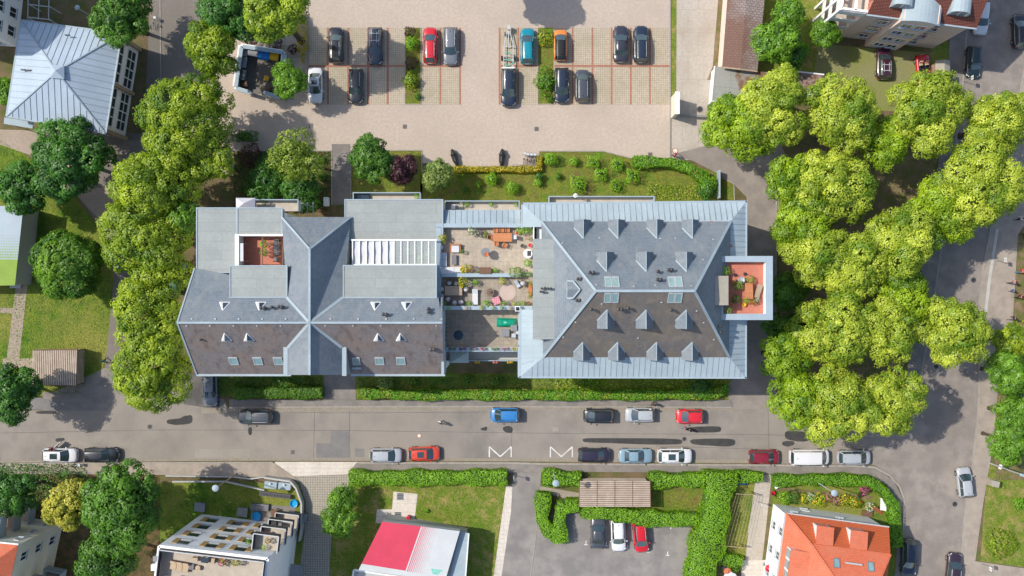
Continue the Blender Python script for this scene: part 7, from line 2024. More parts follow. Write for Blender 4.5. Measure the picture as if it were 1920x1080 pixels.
# lower half terrace
table(851, 545, F1, 1.95, 1.05, 0, 'pale_wood', 'weathered wooden dining table among white wicker chairs', legs='pale_wood')
WG = 'white cushioned wicker chairs around the weathered table'
for x, y, a, lab in ((828.5, 542, 0, 'wicker chair at the left head of the weathered table'), (843, 530.5, -80, 'wicker chair above the left half of the weathered table'), (856, 531.5, -95, 'wicker chair above the table beside a leafy pot'), (873, 542, 190, 'wicker chair at the right head of the weathered table'),
                     (840.5, 561, 75, 'wicker chair below the table, leftmost of that row'), (853, 567.5, 95, 'wicker chair below the table, middle of that row'), (864, 566.5, 100, 'wicker chair below the table, nearest to the lounger')):
    tub_chair(x, y, F1, a, lab, WG)
def lounger(px, py, z, w, l, ang, mat, cush, label):
    t = lthing('sun_lounger', label, 'lounger', at(px, py, z), R_(ang))
    m = MB(); m.box(-l/2, -w/2, .22, l/2, w/2, .30); m.build('frame', MAT[mat], t)
    m = MB(); m.box(-l/2+.5, -w/2+.04, .30, l/2-.03, w/2-.04, .40); m.build('mattress', MAT[cush], t, bevel=.02)
    m = MB(); m.obox((-l/2+.25, 0, .45), (.6, w-.08, .09), 0, 0, .45); m.build('headrest', MAT[cush], t, bevel=.02)
    for x in (-l/2+.1, l/2-.1):
        for y in (-w/2+.06, w/2-.06): m = MB(); m.box(x-.03, y-.03, 0, x+.03, y+.03, .22); m.build('leg', MAT[mat], t)
lounger(891, 557, F1, .72, 1.75, -90, 'wicker', 'cushion_white', 'white lounger beside the weathered dining table')
round_table(919.5, 548, F1, .44, 'wicker', 'round brown wicker table near the round rug', .62)
m = MB(); p = at(919.5, 547.5, F1+.64); m.lathe([(.1, 0), (.17, .12), (.13, .2), (.02, .2)], tuple(p), 12); m.solo('lantern', MAT['brown_wood'], 'small brown lantern on the round wicker table', 'lantern', smooth=40)
MAT['rug'] = M('pale pink rug', (.42, .33, .29), .95, .06, 3, bmp=.2)
m = MB(); p = at(951.7, 548, F1+.02); m.lathe([(.92, 0), (.92, .018), (.01, .02)], (p.x, p.y, F1+.006), 40); m.solo('round_rug', MAT['rug'], 'round pale pink rug on the lower roof terrace', 'rug')
MAT['pink_quilt'] = brick_mat('pink quilt', (.62, .30, .34), (.55, .22, .27), (.40, .12, .17), .25, .25, .03, 0, kind='Object', rough=.9, fine_amt=.1, bmp=.1)
m = MB(); p = at(931, 564, F1); m.obox((p.x, p.y, F1+.2), (.84, .86, .4), R_(20)); m.solo('quilted_pouf', MAT['pink_quilt'], 'pink checked quilted pouf below the round wicker table', 'pouf', bevel=.06)
tub_chair(980, 531, F1, 200, 'dark wicker armchair with grey cushion near the right terrace wall', None, 'cushion_grey')
lounger(970, 533, F1, .5, .85, -55, 'wicker', 'cushion_grey', 'slanted dark wicker footstool beside the wicker armchair')
P2 = 'potted plants of the lower roof terrace'
for a in ((868, 529, 10, 'olive', 'big leafy plant over the weathered table corner', 'flower_yellow'), (891.5, 529, 6, 'hedge', 'green plant between leafy plant and wicker table', None), (941.5, 527, 7, 'olive', 'olive plant under the dividing wall right of cabinet', 'flower_yellow'), (911, 571, 8, 'hedge', 'wide plant left of the pink pouf', None),
          (944, 570, 6, 'maple', 'green plant right of the pink pouf', None), (879.5, 570, 5.5, 'hedge', 'plant below the lounger left side', None), (831, 569, 5, 'bright', 'small bright plant in the lower left terrace corner', None), (982.5, 571, 7, 'pale', 'pale plant near the lower right corner', None), (973, 571, 5.5, 'hedge', 'green plant left of the pale corner plant', None),
          (963.5, 570, 4.5, 'golden', 'yellowish plant beside the black chimney pot', None), (990.5, 571, 5, 'dark', 'dark plant in the lower right corner', 'flower_red')):
    pot(a[0], a[1], F1, a[2], a[3], a[4], P2, flowers=a[5])
planter(994, 543, F1, .4, 1.35, 'hedge', 'long planter with red flowers at the right terrace wall', None, .35, 'terracotta', 'flower_red', .3)
PP = 'small pots on the parapet of the lower roof terrace'
for x, k, f, lab in ((840.5, 'bright', None, 'lime pot plant at the left end of the lower parapet'), (875, 'golden', 'flower_pink', 'rusty pot plant second from left on the lower parapet'), (902.5, 'golden', None, 'brownish pot plant in the parapet middle'), (924, 'hedge', 'flower_yellow', 'yellow dotted pot plant right of the parapet middle'), (941, 'pale', None, 'greyish pot plant on the parapet'), (958, 'golden', 'flower_red', 'reddish pot plant near the black chimney')):
    pot(x, 577.5, 12.42, 3.6, k, lab, PP, ph=.18, flowers=f, pr=.12)
m = MB(); p = at(970.5, 579, 12.9); m.box(p.x-.28, p.y-.28, 12.42, p.x+.28, p.y+.28, 13.1); ch = m.solo('chimney', MAT['white'], 'square white rimmed chimney on the terrace parapet', 'chimney'); m = MB(); m.box(-.2, -.2, .685, .2, .2, .70); m.build('flue', MAT['black_trim'], ch)
# third terrace
F3 = 9.8
MAT['tarp'] = M('green tarpaulin', (.0, .26, .16), .4, .15, 1.2, bmp=.4, bscale=4)
def cover(px, py, z, w, d, h, ang, mat, label, cat, name):
    m = MB(); nx, ny = 12, 7; vs = []; rng = random.Random(int(px))
    for j in range(ny+1):
        for i in range(nx+1):
            u, v = 2*i/nx-1, 2*j/ny-1
            e = max(abs(u)**6, abs(v)**4); zz = h*(1-e)*(.85+.15*math.sin(u*7+1)*math.cos(v*3)) + rng.uniform(-.02, .02)*(1-e)
            vs.append((u*w/2*(1+.04*e), v*d/2*(1+.05*e), max(.01, zz)))
    m.add(vs, [(j*(nx+1)+i, j*(nx+1)+i+1, (j+1)*(nx+1)+i+1, (j+1)*(nx+1)+i) for j in range(ny) for i in range(nx)])
    o = m.build(name, mat, None, smooth=50); o.location = at(px, py, z); o.rotation_euler.z = R_(ang); return tagged(o, label, cat)
cover(950, 605, F3, 2.2, 1.0, .75, -2, MAT['tarp'], 'green tarpaulin over furniture on the lowest terrace', 'tarpaulin', 'tarpaulin')
m = MB(); p = at(947, 623.5, F3); m.box(p.x-.46, p.y-.4, F3, p.x+.46, p.y+.4, F3+.55); sb = m.solo('storage_box', MAT['pot_grey'], 'grey storage box below the green tarpaulin', 'box', bevel=.02); m = MB(); m.box(-.5, -.44, .552, .5, .44, .6); m.build('lid', MAT['grey_metal'], sb, bevel=.01)
chair(963, 629, F3, 90, 'grey_metal', 'cushion_grey', 'grey folding chair right of the grey storage box', 'folded chairs of the lowest terrace'); chair(971, 622, F3, 200, 'galv', 'cushion_grey', 'pale folding chair at the right terrace rail', 'folded chairs of the lowest terrace')
table(963.5, 614.5, F3, .7, .7, 5, 'grey_metal', 'small grey metal table between tarpaulin and folding chairs')
def parasol(px, py, z, r, h, mat, label, closed=False, n=8):
    t = lthing('parasol', label, 'parasol', at(px, py, z))
    m = MB(); m.lathe([(.25, 0), (.25, .06), (.04, .1), (.025, h+.1)], n=12); m.build('pole', MAT['grey_metal'], t)
    m = MB()
    if closed: m.lathe([(.10, h*.45), (.17, h*.55), (.12, h*.85), (.03, h)], n=10)
    else:
        vs = [(0, 0, h)] + [(r*math.cos(2*math.pi*k/n), r*math.sin(2*math.pi*k/n), h-.35*r) for k in range(n)]; m.add(vs, [(0, k+1, (k+1) % n+1) for k in range(n)]); m.add([(x, y, zz-.03) for x, y, zz in vs], [((k+1) % n+1, k+1, 0) for k in range(n)])
    m.build('canopy', mat, t); return t
MAT['navy_cloth'] = M('navy cloth', (.02, .04, .065), .9, .1, 3)
parasol(861, 627, F3, .58, 1.9, MAT['navy_cloth'], 'dark blue parasol in the shade of the lowest terrace')
for i, lab in enumerate(('topmost', 'second from the top', 'middle', 'second from the bottom', 'bottom')):
    p = at(834.5, 607+i*7.5, F3+.2); m = MB(); m.lathe([(.12, 0), (.16, .28), (.12, .28), (.03, .22)], (p.x, p.y, F3), 12); m.solo('plant_pot', MAT['black_trim'], f'{lab} of five black pots along the slate gable wall', 'pot', 'black pots of the lowest terrace')
BX = 'flower boxes on the parapet of the lowest terrace'
for x, k, f, lab in ((848, 'dark', None, 'brownish flower box at the left end of the parapet'), (868, 'dark', 'flower_violet', 'violet flower box on the parapet'), (888, 'hedge', 'flower_violet', 'green and violet flower box on the parapet'), (906, 'hedge', 'flower_pink', 'pale pink flower box in the parapet middle'), (928, 'olive', None, 'flowerless dry box on the parapet'), (947, 'hedge', 'flower_pink', 'glowing pink flower box on the parapet'), (967, 'bright', 'flower_yellow', 'green box with yellow flowers at the right parapet end')):
    planter(x, 654, 10.77, .75, .2, k, lab, BX, .18, 'pot_grey', f, .75, .17, 'flower_box')
for x, k, f, lab in ((895, 'olive', 'flower_yellow', 'yellow flower box left on the balcony rail'), (929, 'olive', 'flower_pink', 'pink flower box in the middle of the balcony rail'), (956, 'olive', 'flower_yellow', 'yellow and red flower box right on the balcony rail')):
    planter(x, 678.5, 7.6, .6, .2, k, lab, 'flower boxes on the balcony rail above the front lawn', .18, 'terracotta', f, .85, .16, 'flower_box')
MAT['tent_grey'] = M('grey tent cloth', (.30, .36, .35), .85, .08, 2)
gz = thing('gazebo', 'small grey tent gazebo on the front balcony', 'gazebo', at(861, 670, 6.8))
p = at(861, 670, 8.8); k = .062; a, b = 17.5*k, 10.5*k
m = MB(); q = [(p.x-a, p.y-b, 8.7), (p.x+a, p.y-b, 8.7), (p.x+a, p.y+b, 8.7), (p.x-a, p.y+b, 8.7)]
for i in range(4): m.face(q[i], q[(i+1) % 4], (p.x, p.y, 9.4))
m.build('canopy', MAT['tent_grey'], gz)
for x, y, _ in q: m = MB(); m.box(x-.03, y-.03, 6.8, x+.03, y+.03, 8.7); m.build('post', MAT['grey_metal'], gz)
gz = thing('gazebo', 'pale violet square gazebo roof beside the north west flat roof', 'gazebo', at(460, 382, 8.5))
MAT['tent_pale'] = M('pale tent cloth', (.50, .49, .53), .85, .06, 2)
p = at(460, 382, 10.8); a, b = 18*.0607, 11*.0607
m = MB(); q = [(p.x-a, p.y-b, 10.7), (p.x+a, p.y-b, 10.7), (p.x+a, p.y+b, 10.7), (p.x-a, p.y+b, 10.7)]
for i in range(4): m.face(q[i], q[(i+1) % 4], (p.x, p.y, 11.5))
m.build('canopy', MAT['tent_pale'], gz)
for x, y, _ in q: m = MB(); m.box(x-.03, y-.03, 8.5, x+.03, y+.03, 10.7); m.build('post', MAT['grey_metal'], gz)
# tower terrace
F5 = 15.62
table(1401.5, 545.5, F5, .85, 1.75, 2, 'orange_wood', 'orange wooden table on the red tower terrace', legs='orange_wood')
lounger(1421, 546, F5, .62, 1.5, 70, 'pale_wood', 'pale_wood', 'wooden deck chair at the tower parapet')
m = MB(); p = at(1389.5, 525, F5+.4); m.lathe([(.22, 0), (.34, .5), (.36, .7), (.30, .7), (.26, .6), (.02, .55)], (p.x, p.y, F5), 18); m.solo('round_planter', MAT['galv'], 'round grey metal tub on the red tower terrace', 'tub', smooth=40)
for a in ((1359, 509, 9, 'bright', 'lime plant in the upper left of the tower terrace', None), (1365, 582, 8.5, 'pale', 'pale bushy plant in the lower left of the tower terrace', None), (1407, 524.5, 7, 'olive', 'olive plant above the orange tower table', None), (1385, 535, 9, 'maple', 'spiky plant left of the orange tower table', None), (1379, 560, 8, 'dark', 'dark plant at the stair house corner', None),
          (1400, 563.5, 5.5, 'bright', 'small lime plant below the orange tower table', None), (1412, 566, 5.5, 'hedge', 'red blooming plant below the deck chair', 'flower_red'), (1419, 563, 5, 'dark', 'white blooming plant below the deck chair', 'flower_white')):
    pot(a[0], a[1], F5, a[2], a[3], a[4], 'potted plants of the red tower terrace', flowers=a[5])
MAT['yellow_plastic'] = M('yellow plastic', (.62, .36, .01), .4, .05, 3)
m = MB(); p = at(1395, 571, F5+.2); m.lathe([(.15, 0), (.2, .36), (.22, .36), (.18, .34), (.02, .1)], (p.x, p.y, F5), 14); m.solo('bucket', MAT['yellow_plastic'], 'yellow bucket on the red tower terrace', 'bucket', smooth=40)
for x, y, lab in ((1379, 516, 'left of two thin poles on the tower terrace'), (1397, 514, 'right of two thin poles on the tower terrace')):
    p = at(x, y, F5); m = MB(); m.tube([(p.x, p.y, F5), (p.x, p.y, F5+1.5)], .03, 8); m.lathe([(.2, 0), (.2, .06), (.03, .08)], (p.x, p.y, F5), 12); m.solo('garden_pole', MAT['dark_metal'], lab, 'pole')
chair(1374, 528, F5, 20, 'orange_wood', 'orange_wood', 'orange chair between lime plant and spiky plant', 'orange chairs of the tower terrace'); chair(1373, 565, F5, 60, 'orange_wood', 'orange_wood', 'orange chair beside the dark plant', 'orange chairs of the tower terrace')
# sunken red terrace
F6 = 11.35
t = lthing('garden_swing', 'white bench swing on the sunken red terrace', 'swing', at(457, 474, F6), 0)
m = MB(); m.box(-.5, -.95, .42, .12, .95, .52); m.build('seat', MAT['cushion_white'], t, bevel=.03); m = MB(); m.obox((-.55, 0, .8), (.12, 1.9, .7), 0, 0, -.2); m.build('backrest', MAT['cushion_white'], t, bevel=.03)
m = MB(); m.box(-.45, -1.0, 1.75, .45, 1.0, 1.80); m.build('canopy', MAT['cushion_white'], t)
for x in (-.45, .45):
    for y in (-.97, .97): m = MB(); m.bar((x*1.2, y, 0), (x, y, 1.75), .05); m.build('leg', MAT['galv'], t)
pot(497, 458, F6, 7, 'bright', 'tall lime climber at the pergola', 'pergola plants of the sunken terrace', hgt=1.0); pot(497.5, 474, F6, 6.5, 'hedge', 'green climber below the lime one at the pergola', 'pergola plants of the sunken terrace', hgt=.8)
lounger(520, 464, F6, .7, 1.8, -90, 'dark_metal', 'pot_grey', 'black lounger under the pergola'); chair(519, 486, F6, 90, 'dark_metal', 'pot_grey', 'black chair at the foot of the black lounger')
# roof terrace of the white flats
F7 = 13.9
t = lthing('lounge_sofa', 'brown cushioned lounge sofa on the white block roof terrace', 'sofa', at(339, 1060, F7), R_(80))
m = MB(); m.box(-.5, -1.05, .05, .5, 1.05, .28); m.build('base', MAT['wicker'], t)
for i in range(3):
    m = MB(); m.box(-.48, -1.02+i*.69, .28, .3, -1.02+i*.69+.66, .42); m.build('cushion', MAT['cushion_beige'], t, bevel=.03)
    m = MB(); m.obox((.4, -.69+i*.69, .55), (.2, .64, .5), 0, 0, .2); m.build('back_cushion', MAT['cushion_beige'], t, bevel=.03)
table(361, 1061, F7, .55, .65, -8, 'pot_grey', 'black cube side table next to the lounge sofa', .42)
m = MB(); p = at(373, 1063, F7); m.lathe([(.24, 0), (.28, .4), (.2, .42), (.02, .42)], tuple(p), 16); m.solo('pouf', MAT['cushion_beige'], 'beige round pouf beside the black side table', 'pouf', smooth=50)
pot(420, 1050, F7, 7.5, 'hedge', 'red flowering plant on the white block roof terrace', 'roof terrace plants of the white block', flowers='flower_red'); pot(416, 1056, 13.9, 6, 'hedge', 'pink flowering plant on the white block roof terrace', 'roof terrace plants of the white block', flowers='flower_pink', fshare=.8); pot(442, 1053, F7, 8, 'golden', 'yellow green bush on the white block roof terrace', 'roof terrace plants of the white block')
chair(369, 1046, F7, -95, 'wicker', 'cushion_beige', 'wicker chair left of the glass terrace table', 'chairs of the white block roof terrace'); chair(402, 1049, F7, 175, 'wicker', 'cushion_beige', 'wicker chair right of the glass terrace table', 'chairs of the white block roof terrace'); table(388, 1047, F7, .8, .6, -7, 'glass', 'dark glass table at the white block parapet')
m = MB(); p = at(298, 1044, F7); m.box(p.x-.35, p.y-.3, F7, p.x+.35, p.y+.3, F7+.9); m.solo('gas_grill', MAT['grey_metal'], 'grey gas grill at the corner of the white block terrace', 'grill', bevel=.03)
m = MB(); p = at(294, 1061, F7); m.box(p.x-.4, p.y-.35, F7, p.x+.4, p.y+.35, F7+.7); m.solo('storage_chest', MAT['white'], 'white chest in the left corner of the roof terrace', 'chest', bevel=.02)
# north balconies
MAT['sail_black'] = MAT['pot_grey']
lounger(682, 370, 8.5, .8, 1.5, 8, 'dark_metal', 'navy_cloth', 'black lounger on the north balcony'); 
pot(782, 368, 8.5, 5, 'hedge', 'green potted plant at the right end of the north balcony'); 
for x, k, lab in ((866, 'pale', 'white flowering pot on the narrow balcony above the zinc roof'), (876, 'hedge', 'green pot right of the white flowering one'), (921, 'hedge', 'green pot in the middle of the narrow balcony'), (968, 'hedge', 'leafy pot at the right end of the narrow balcony')):
    pot(x, 383, 9.6, 4.5, k, lab, 'pots of the narrow balcony', flowers='flower_white' if k == 'pale' else None)
parasol(1077, 369.5, 8.2, .27, 2.0, MAT['cushion_white'], 'small white parasol at the lawn side balcony')
chair(850, 388, 9.6, 90, 'white', 'white', 'white chair at the left end of the narrow balcony')
pot(496, 380, 8.5, 4.5, 'dark', 'round dark pot plant on the north west balcony')
for x, y, r, k, lab in ((742, 458, 7, 'maple', 'plant nearest the blinds under the glass roof'), (768, 470, 8, 'hedge', 'broad plant in the glass roofed winter garden'), (792, 463, 7, 'maple', 'plant by the right pane of the glass roof'), (790, 485, 8, 'hedge', 'low plant at the glass roof edge'), (812, 474, 7, 'dark', 'dark plant at the right end below glass')):
    pot(x, y, 10.4, r, k, lab, 'plants under the glass roof')
BW = 'pots on the corner balconies of the white block'
pot(466, 1016, 11.6, 5, 'hedge', 'green pot plant at the left of the top corner balcony', BW); pot(502, 1014, 11.6, 5.5, 'hedge', 'white and red flowers on the top corner balcony', BW, flowers='flower_red'); pot(495, 1026, 11.6, 4.5, 'bright', 'lime plant at the front of the top corner balcony', BW)
chair(492, 998, 8.3, 90, 'orange_wood', 'terracotta', 'left of two orange chairs on the upper middle corner balcony', 'orange balcony chairs of the white block'); chair(507, 1000, 8.3, 90, 'orange_wood', 'terracotta', 'right of two orange chairs on the upper middle corner balcony', 'orange balcony chairs of the white block')
table(515, 980, 4.9, .7, .7, 0, 'dark_metal', 'dark metal table on the lower middle corner balcony'); chair(527, 982, 4.9, 180, 'dark_metal', 'pot_grey', 'dark chair on the lower middle corner balcony')
# ------------------------------------------------------------------ street furniture and small things
LG = 'tall street lamps with disc heads'
def disc_lamp(bx, by, h, r, label, group=LG, head='grey'):
    p = P(bx, by, 0); t = lthing('street_lamp', label, 'lamp', p, 0, group)
    m = MB(); m.tube([(0, 0, 0), (0, 0, .9), (0, 0, h)], [.10, .075, .05], 10); m.build('pole', MAT['pale_wood'] if head == 'pale' else MAT['galv'], t, smooth=40)
    m = MB(); m.lathe([(.06, h-.25), (.12, h-.1), (r*.9, h), (r, h+.05), (r*.8, h+.12), (.02, h+.18)], n=20); m.build('lamp_head', MAT['cap'], t, smooth=40)
    m = MB(); m.lathe([(.05, h-.13), (r*.55, h-.03), (.01, h-.02)], n=16); m.build('diffuser', MAT['lens'], t)
    return t
disc_lamp(1037, 883, 7.6, .40, 'disc headed street lamp beside the slatted bin shelter')
disc_lamp(1529, 902, 7.0, .40, 'disc headed street lamp in the corner house garden')
disc_lamp(443, 889, 8.4, .40, 'disc headed street lamp over the white block lawn', head='pale')
disc_lamp(171, 31, 3.8, .32, 'park lamp with white disc next to the pavilion', None)
disc_lamp(392, 39, 3.8, .30, 'park lamp with grey disc at the top of the lane', None)
disc_lamp(960, 905, .0+4.6, .0+.28, 'short lamp between beige slab path and drive', None) if False else None
p = P(1855, 868); t = lthing('lamp_mast', 'tall lamp mast with arm leaning over the park trees', 'lamp', p)
m = MB(); m.tube([(0, 0, 0), (0, 0, 6.6), (.25, -.1, 6.9)], [.10, .06, .05], 10); m.build('pole', MAT['galv'], t, smooth=40); m = MB(); m.obox((.5, -.2, 6.95), (.75, .3, .14), R_(-20)); m.build('lamp_head', MAT['cap'], t, bevel=.04); m = MB(); m.obox((.05, 0, 2.6), (.08, .6, .6), R_(-20)); m.build('traffic_sign', MAT['white'], t)
def signpost(x, y, h, label, w=.5, ang=0, mat='white', group='signposts on the pavements'):
    t = lthing('signpost', label, 'sign', P(x, y), R_(ang), group); m = MB(); m.tube([(0, 0, 0), (0, 0, h)], .035, 8); m.build('pole', MAT['galv'], t); m = MB(); m.obox((.05, 0, h-.35), (.03, w, .6)); m.build('sign_plate', MAT[mat], t); return t
signpost(1867, 488, 2.6, 'thin signpost beside the white pavement line'); signpost(1838, 1056, 2.8, 'signpost at the corner of the dry lawn'); signpost(1806, 153, 2.6, 'signpost at the pavement by the green black car'); signpost(963, 890, 2.5, 'signpost where the slab path meets the drive'); signpost(1420, 940, 2.2, 'signpost beside the garden path', .3)
# manholes and drains
def manhole(x, y, r, mat, label, group, square=False):
    z = .047
    m = MB()
    if square: p = P(x, y); m.box(p.x-r, p.y-r, .004, p.x+r, p.y+r, z); 
    else: p = P(x, y); m.lathe([(r, .004), (r, z), (.01, z+.002)], (p.x, p.y, 0), 24)
    o = m.solo('drain_grate' if square else 'manhole_cover', MAT[mat], label, 'drain' if square else 'manhole', group)
    m = MB()
    if square:
        for k in range(4): m.box(-r*.8, -r*.75+k*r*.5, z+.0, r*.8, -r*.75+k*r*.5+r*.22, z+.006)
    else: m.lathe([(r*.78, z-.004+.006), (r*.78, z+.006), (.01, z+.007)], (0, 0, 0), 24)
    m.build('grate' if square else 'lid', MAT['dark_metal'] if mat != 'rust' else MAT['pink_wall'], o)
MAT['rust'] = M('rusty iron', (.20, .10, .06), .8, .15, 4); MAT['iron'] = M('worn iron', (.17, .155, .14), .7, .15, 4)
MG = 'round manhole covers'
for x, y, r, mt, lab in ((281, 800, .33, 'iron', 'pale round manhole cover on the street left of the tar patches'), (786, 817, .28, 'rust', 'reddish manhole cover in the street above the red car'), (1283, 823, .3, 'iron', 'manhole cover between the two long tar strips'), (1825, 525, .38, 'iron', 'manhole cover in the shaded side street'), (1782, 734, .36, 'rust', 'dark manhole cover at the street crossing'),
                       (1790, 945, .36, 'iron', 'pale manhole cover below the silver car'), (1755, 687, .3, 'iron', 'manhole cover at the linden edge of the side street'), (1312, 205, .42, 'iron', 'large concrete ring cover inside the gate'), (1266, 283, .36, 'rust', 'rusty manhole cover at the yard exit'), (634, 917, .34, 'iron', 'white rimmed manhole cover in the paver drive'), (1896, 178, .3, 'iron', 'manhole cover on the street beside the top linden')):
    manhole(x, y, r, mt, lab, MG)
for x, y, lab in ((583, 235.5, 'square drain in the yard left of the others'), (759, 237.5, 'square drain in the yard middle'), (1006, 242, 'square drain in the yard right of the middle'), (1219, 290, 'square drain near the lawn kerb'), (549, 848, 'square drain in the street by the concrete apron')):
    manhole(x, y, .26, 'iron', lab, 'square yard and street drains', True)
for x, y, lab in ((750.5, 931, 'upper of two grey square hatches on the white slab'), (746, 966.5, 'lower of two grey square hatches on the white slab')):
    manhole(x, y, .42, 'grey_metal', lab, 'hatches on the white slab', True)
sheet('slab_pad', [(738, 922), (783, 926), (777, 979), (733, 975)], 5, G['slab_pale'])
m = MB(); p = P(766, 970, .5); m.lathe([(.24, 0), (.24, .85), (.27, .86), (.25, .95), (.02, .98)], (p.x, p.y, .02), 16); m.solo('litter_bin', MAT['red_pot'], 'round red litter bin on the white slab', 'bin', smooth=40)
# bin enclosure
enc = thing('bin_enclosure', 'white walled bin enclosure beside the car park tree', 'enclosure', tuple(P(488, 135)))
zt = 1.7
def wallseg(a, b, name='wall', th=.32):
    m = MB(); m.bar(P(*a, zt/2).xy.to_3d()+Vector((0, 0, zt/2)), P(*b, zt/2).xy.to_3d()+Vector((0, 0, zt/2)), th, zt); o = m.build(name, MAT['white_wall'], enc)
    m = MB(); m.bar(P(*a, zt).xy.to_3d()+Vector((0, 0, zt+.03)), P(*b, zt).xy.to_3d()+Vector((0, 0, zt+.03)), th+.14, .06); m.build('coping', MAT['cap'], o)
wallseg((453, 88), (442, 164)); wallseg((455, 87), (533, 99)); wallseg((443, 166), (470, 174)); wallseg((497, 175), (523, 182)); wallseg((533, 101), (527, 180))
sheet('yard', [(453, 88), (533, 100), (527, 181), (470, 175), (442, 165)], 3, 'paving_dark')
def container(x, y, ang, w, d, h, mat, lidmat, label, group, name='waste_container'):
    t = lthing(name, label, 'bin', P(x, y), R_(ang), group)
    m = MB(); m.add([(-w*.44, -d*.42, .12), (w*.44, -d*.42, .12), (w*.44, d*.42, .12), (-w*.44, d*.42, .12), (-w/2, -d/2, h), (w/2, -d/2, h), (w/2, d/2, h), (-w/2, d/2, h)], [(3,2,1,0),(4,5,6,7),(0,1,5,4),(1,2,6,5),(2,3,7,6),(3,0,4,7)]); m.build('body', MAT[mat], t)
    m = MB(); K = 6; vs = []
    for k in range(K+1):
        a = math.pi*k/K
        for s in (-1, 1): vs.append((s*(w/2+.03), -math.cos(a)*(d/2+.03), h + .005 + .26*math.sin(a)*min(1, d)))
    m.add(vs, [(2*k, 2*k+1, 2*k+3, 2*k+2) for k in range(K)] + [tuple(range(0, 2*K+2, 2)), tuple(range(1, 2*K+2, 2))]); o = m.build('lid', MAT[lidmat], t, smooth=40)
    m = MB()
    for k in range(4): m.bar((-w*.35+k*w*.233, -d*.2, h+.24*min(1, d)), (-w*.35+k*w*.233, d*.2, h+.24*min(1, d)), .05, .06)
    m.build('rib', MAT[lidmat], o)
    for sx in (-1, 1):
        for sy in ((-1, 1) if w > .9 else (1,)): m = MB(); m.tube([(sx*w*.4-.03, sy*d*.34, .1), (sx*w*.4+.03, sy*d*.34, .1)], .1, 10); m.build('wheel', MAT['rubber'], t)
    return t
BG = 'large waste containers inside the enclosure'
MAT['bin_grey'] = M('grey plastic', (.20, .205, .22), .5, .1, 3); MAT['bin_dark'] = M('dark grey plastic', (.10, .11, .125), .5, .1, 3)
container(462, 100, 80, 1.25, .95, 1.15, 'bin_dark', 'bin_grey', 'grey waste container in the enclosure corner', BG); container(460, 121, 80, 1.25, .95, 1.15, 'bin_dark', 'bin_grey', 'grey waste container, middle of three in a column', BG); container(458.5, 143.5, 78, 1.25, .95, 1.15, 'bin_dark', 'bin_dark', 'dark waste container nearest the enclosure opening', BG)
container(480, 102, -10, 1.25, .9, 1.1, 'pot_blue', 'bin_grey', 'blue waste container with open grey lid', BG); container(500, 107.5, -12, 1.3, 1.05, 1.15, 'pot_blue', 'pot_blue', 'all blue waste container', BG); container(519, 110, -12, 1.0, 1.0, 1.15, 'bin_dark', 'yellow_plastic', 'yellow lidded container at the tree edge', BG)
container(463, 160, 10, .55, .6, .9, 'bin_dark', 'brown_wood', 'brown lidded bin at the enclosure opening', 'small bins in the enclosure'); container(503, 150, 80, .55, .6, .9, 'bin_dark', 'yellow_plastic', 'yellow lidded bin under the tree', 'small bins in the enclosure'); container(505, 169, 10, .55, .6, .9, 'bin_dark', 'brown_wood', 'brown lidded bin by the right wall stub', 'small bins in the enclosure')
container(1768, 143, 0, .6, .65, 1.0, 'bin_dark', 'yellow_plastic', 'yellow lidded bin beside the pink house bin shed', 'bins by the pink house'); container(1780, 147, 0, .6, .65, 1.0, 'bin_dark', 'bin_dark', 'dark bin right of the yellow lidded bin', 'bins by the pink house')
bs = thing('bin_shed', 'small brown gabled bin shed by the side street pavement', 'shed', tuple(P(1770, 127)))
p = P(1768, 127, 2); m = MB(); m.box(p.x-.75, p.y-.7, 0, p.x+.75, p.y+.7, 1.9); m.build('wall', MAT['pale_wood'], bs); m = MB(); m.slab([(p.x-.9, p.y-.9, 1.95), (p.x, p.y-.9, 2.45), (p.x, p.y+.9, 2.45), (p.x-.9, p.y+.9, 1.95)], .06); m.slab([(p.x, p.y-.9, 2.451), (p.x+.9, p.y-.9, 1.95), (p.x+.9, p.y+.9, 1.95), (p.x, p.y+.9, 2.451)], .06); m.build('roof', MAT['felt_beige'], bs)
# gate wall and gate
gw_ = thing('gate_wall', 'short tan gate wall with white coping at the yard exit', 'wall', tuple(P(1261, 203)))
a, b = P(1258, 183), P(1262, 222); m = MB(); m.box(a.x, b.y, 0, a.x+.42, a.y, 3.3); m.build('wall', MAT['cream_wall'], gw_); m = MB(); m.box(a.x-.06, b.y-.06, 3.3, a.x+.5, a.y+.06, 3.42); m.build('coping', MAT['white'], gw_); m = MB(); m.obox((a.x+.55, b.y+1.2, 1.2), (.2, .5, .6)); m.build('meter_box', MAT['dark_metal'], gw_)
gt_ = thing('sliding_gate', 'thin steel gate across the concrete slab road', 'gate', tuple(P(1300, 220))); a, b = P(1272, 218), P(1331, 221)
m = MB()
for z in (.15, 1.25): m.bar((a.x, a.y, z), (b.x, b.y, z), .06)
m.build('frame', MAT['grey_metal'], gt_); m = MB()
for k in range(30): q = a.lerp(b, k/29); m.bar((q.x, q.y, .15), (q.x, q.y, 1.25), .025)
m.build('bars', MAT['grey_metal'], gt_)
m = MB(); p = P(1333, 208, .8); m.box(p.x-.2, p.y-.2, 0, p.x+.2, p.y+.2, 2.2); m.solo('gate_post', MAT['white'], 'white gate post under the first linden', 'post')
p = P(1345, 345); m = MB(); m.box(p.x-.06, p.y-1.9, 0, p.x+.06, p.y+1.6, 1.5); m.solo('screen_board', MAT['cap'], 'grey screen board at the end of the curved hedge', 'board')
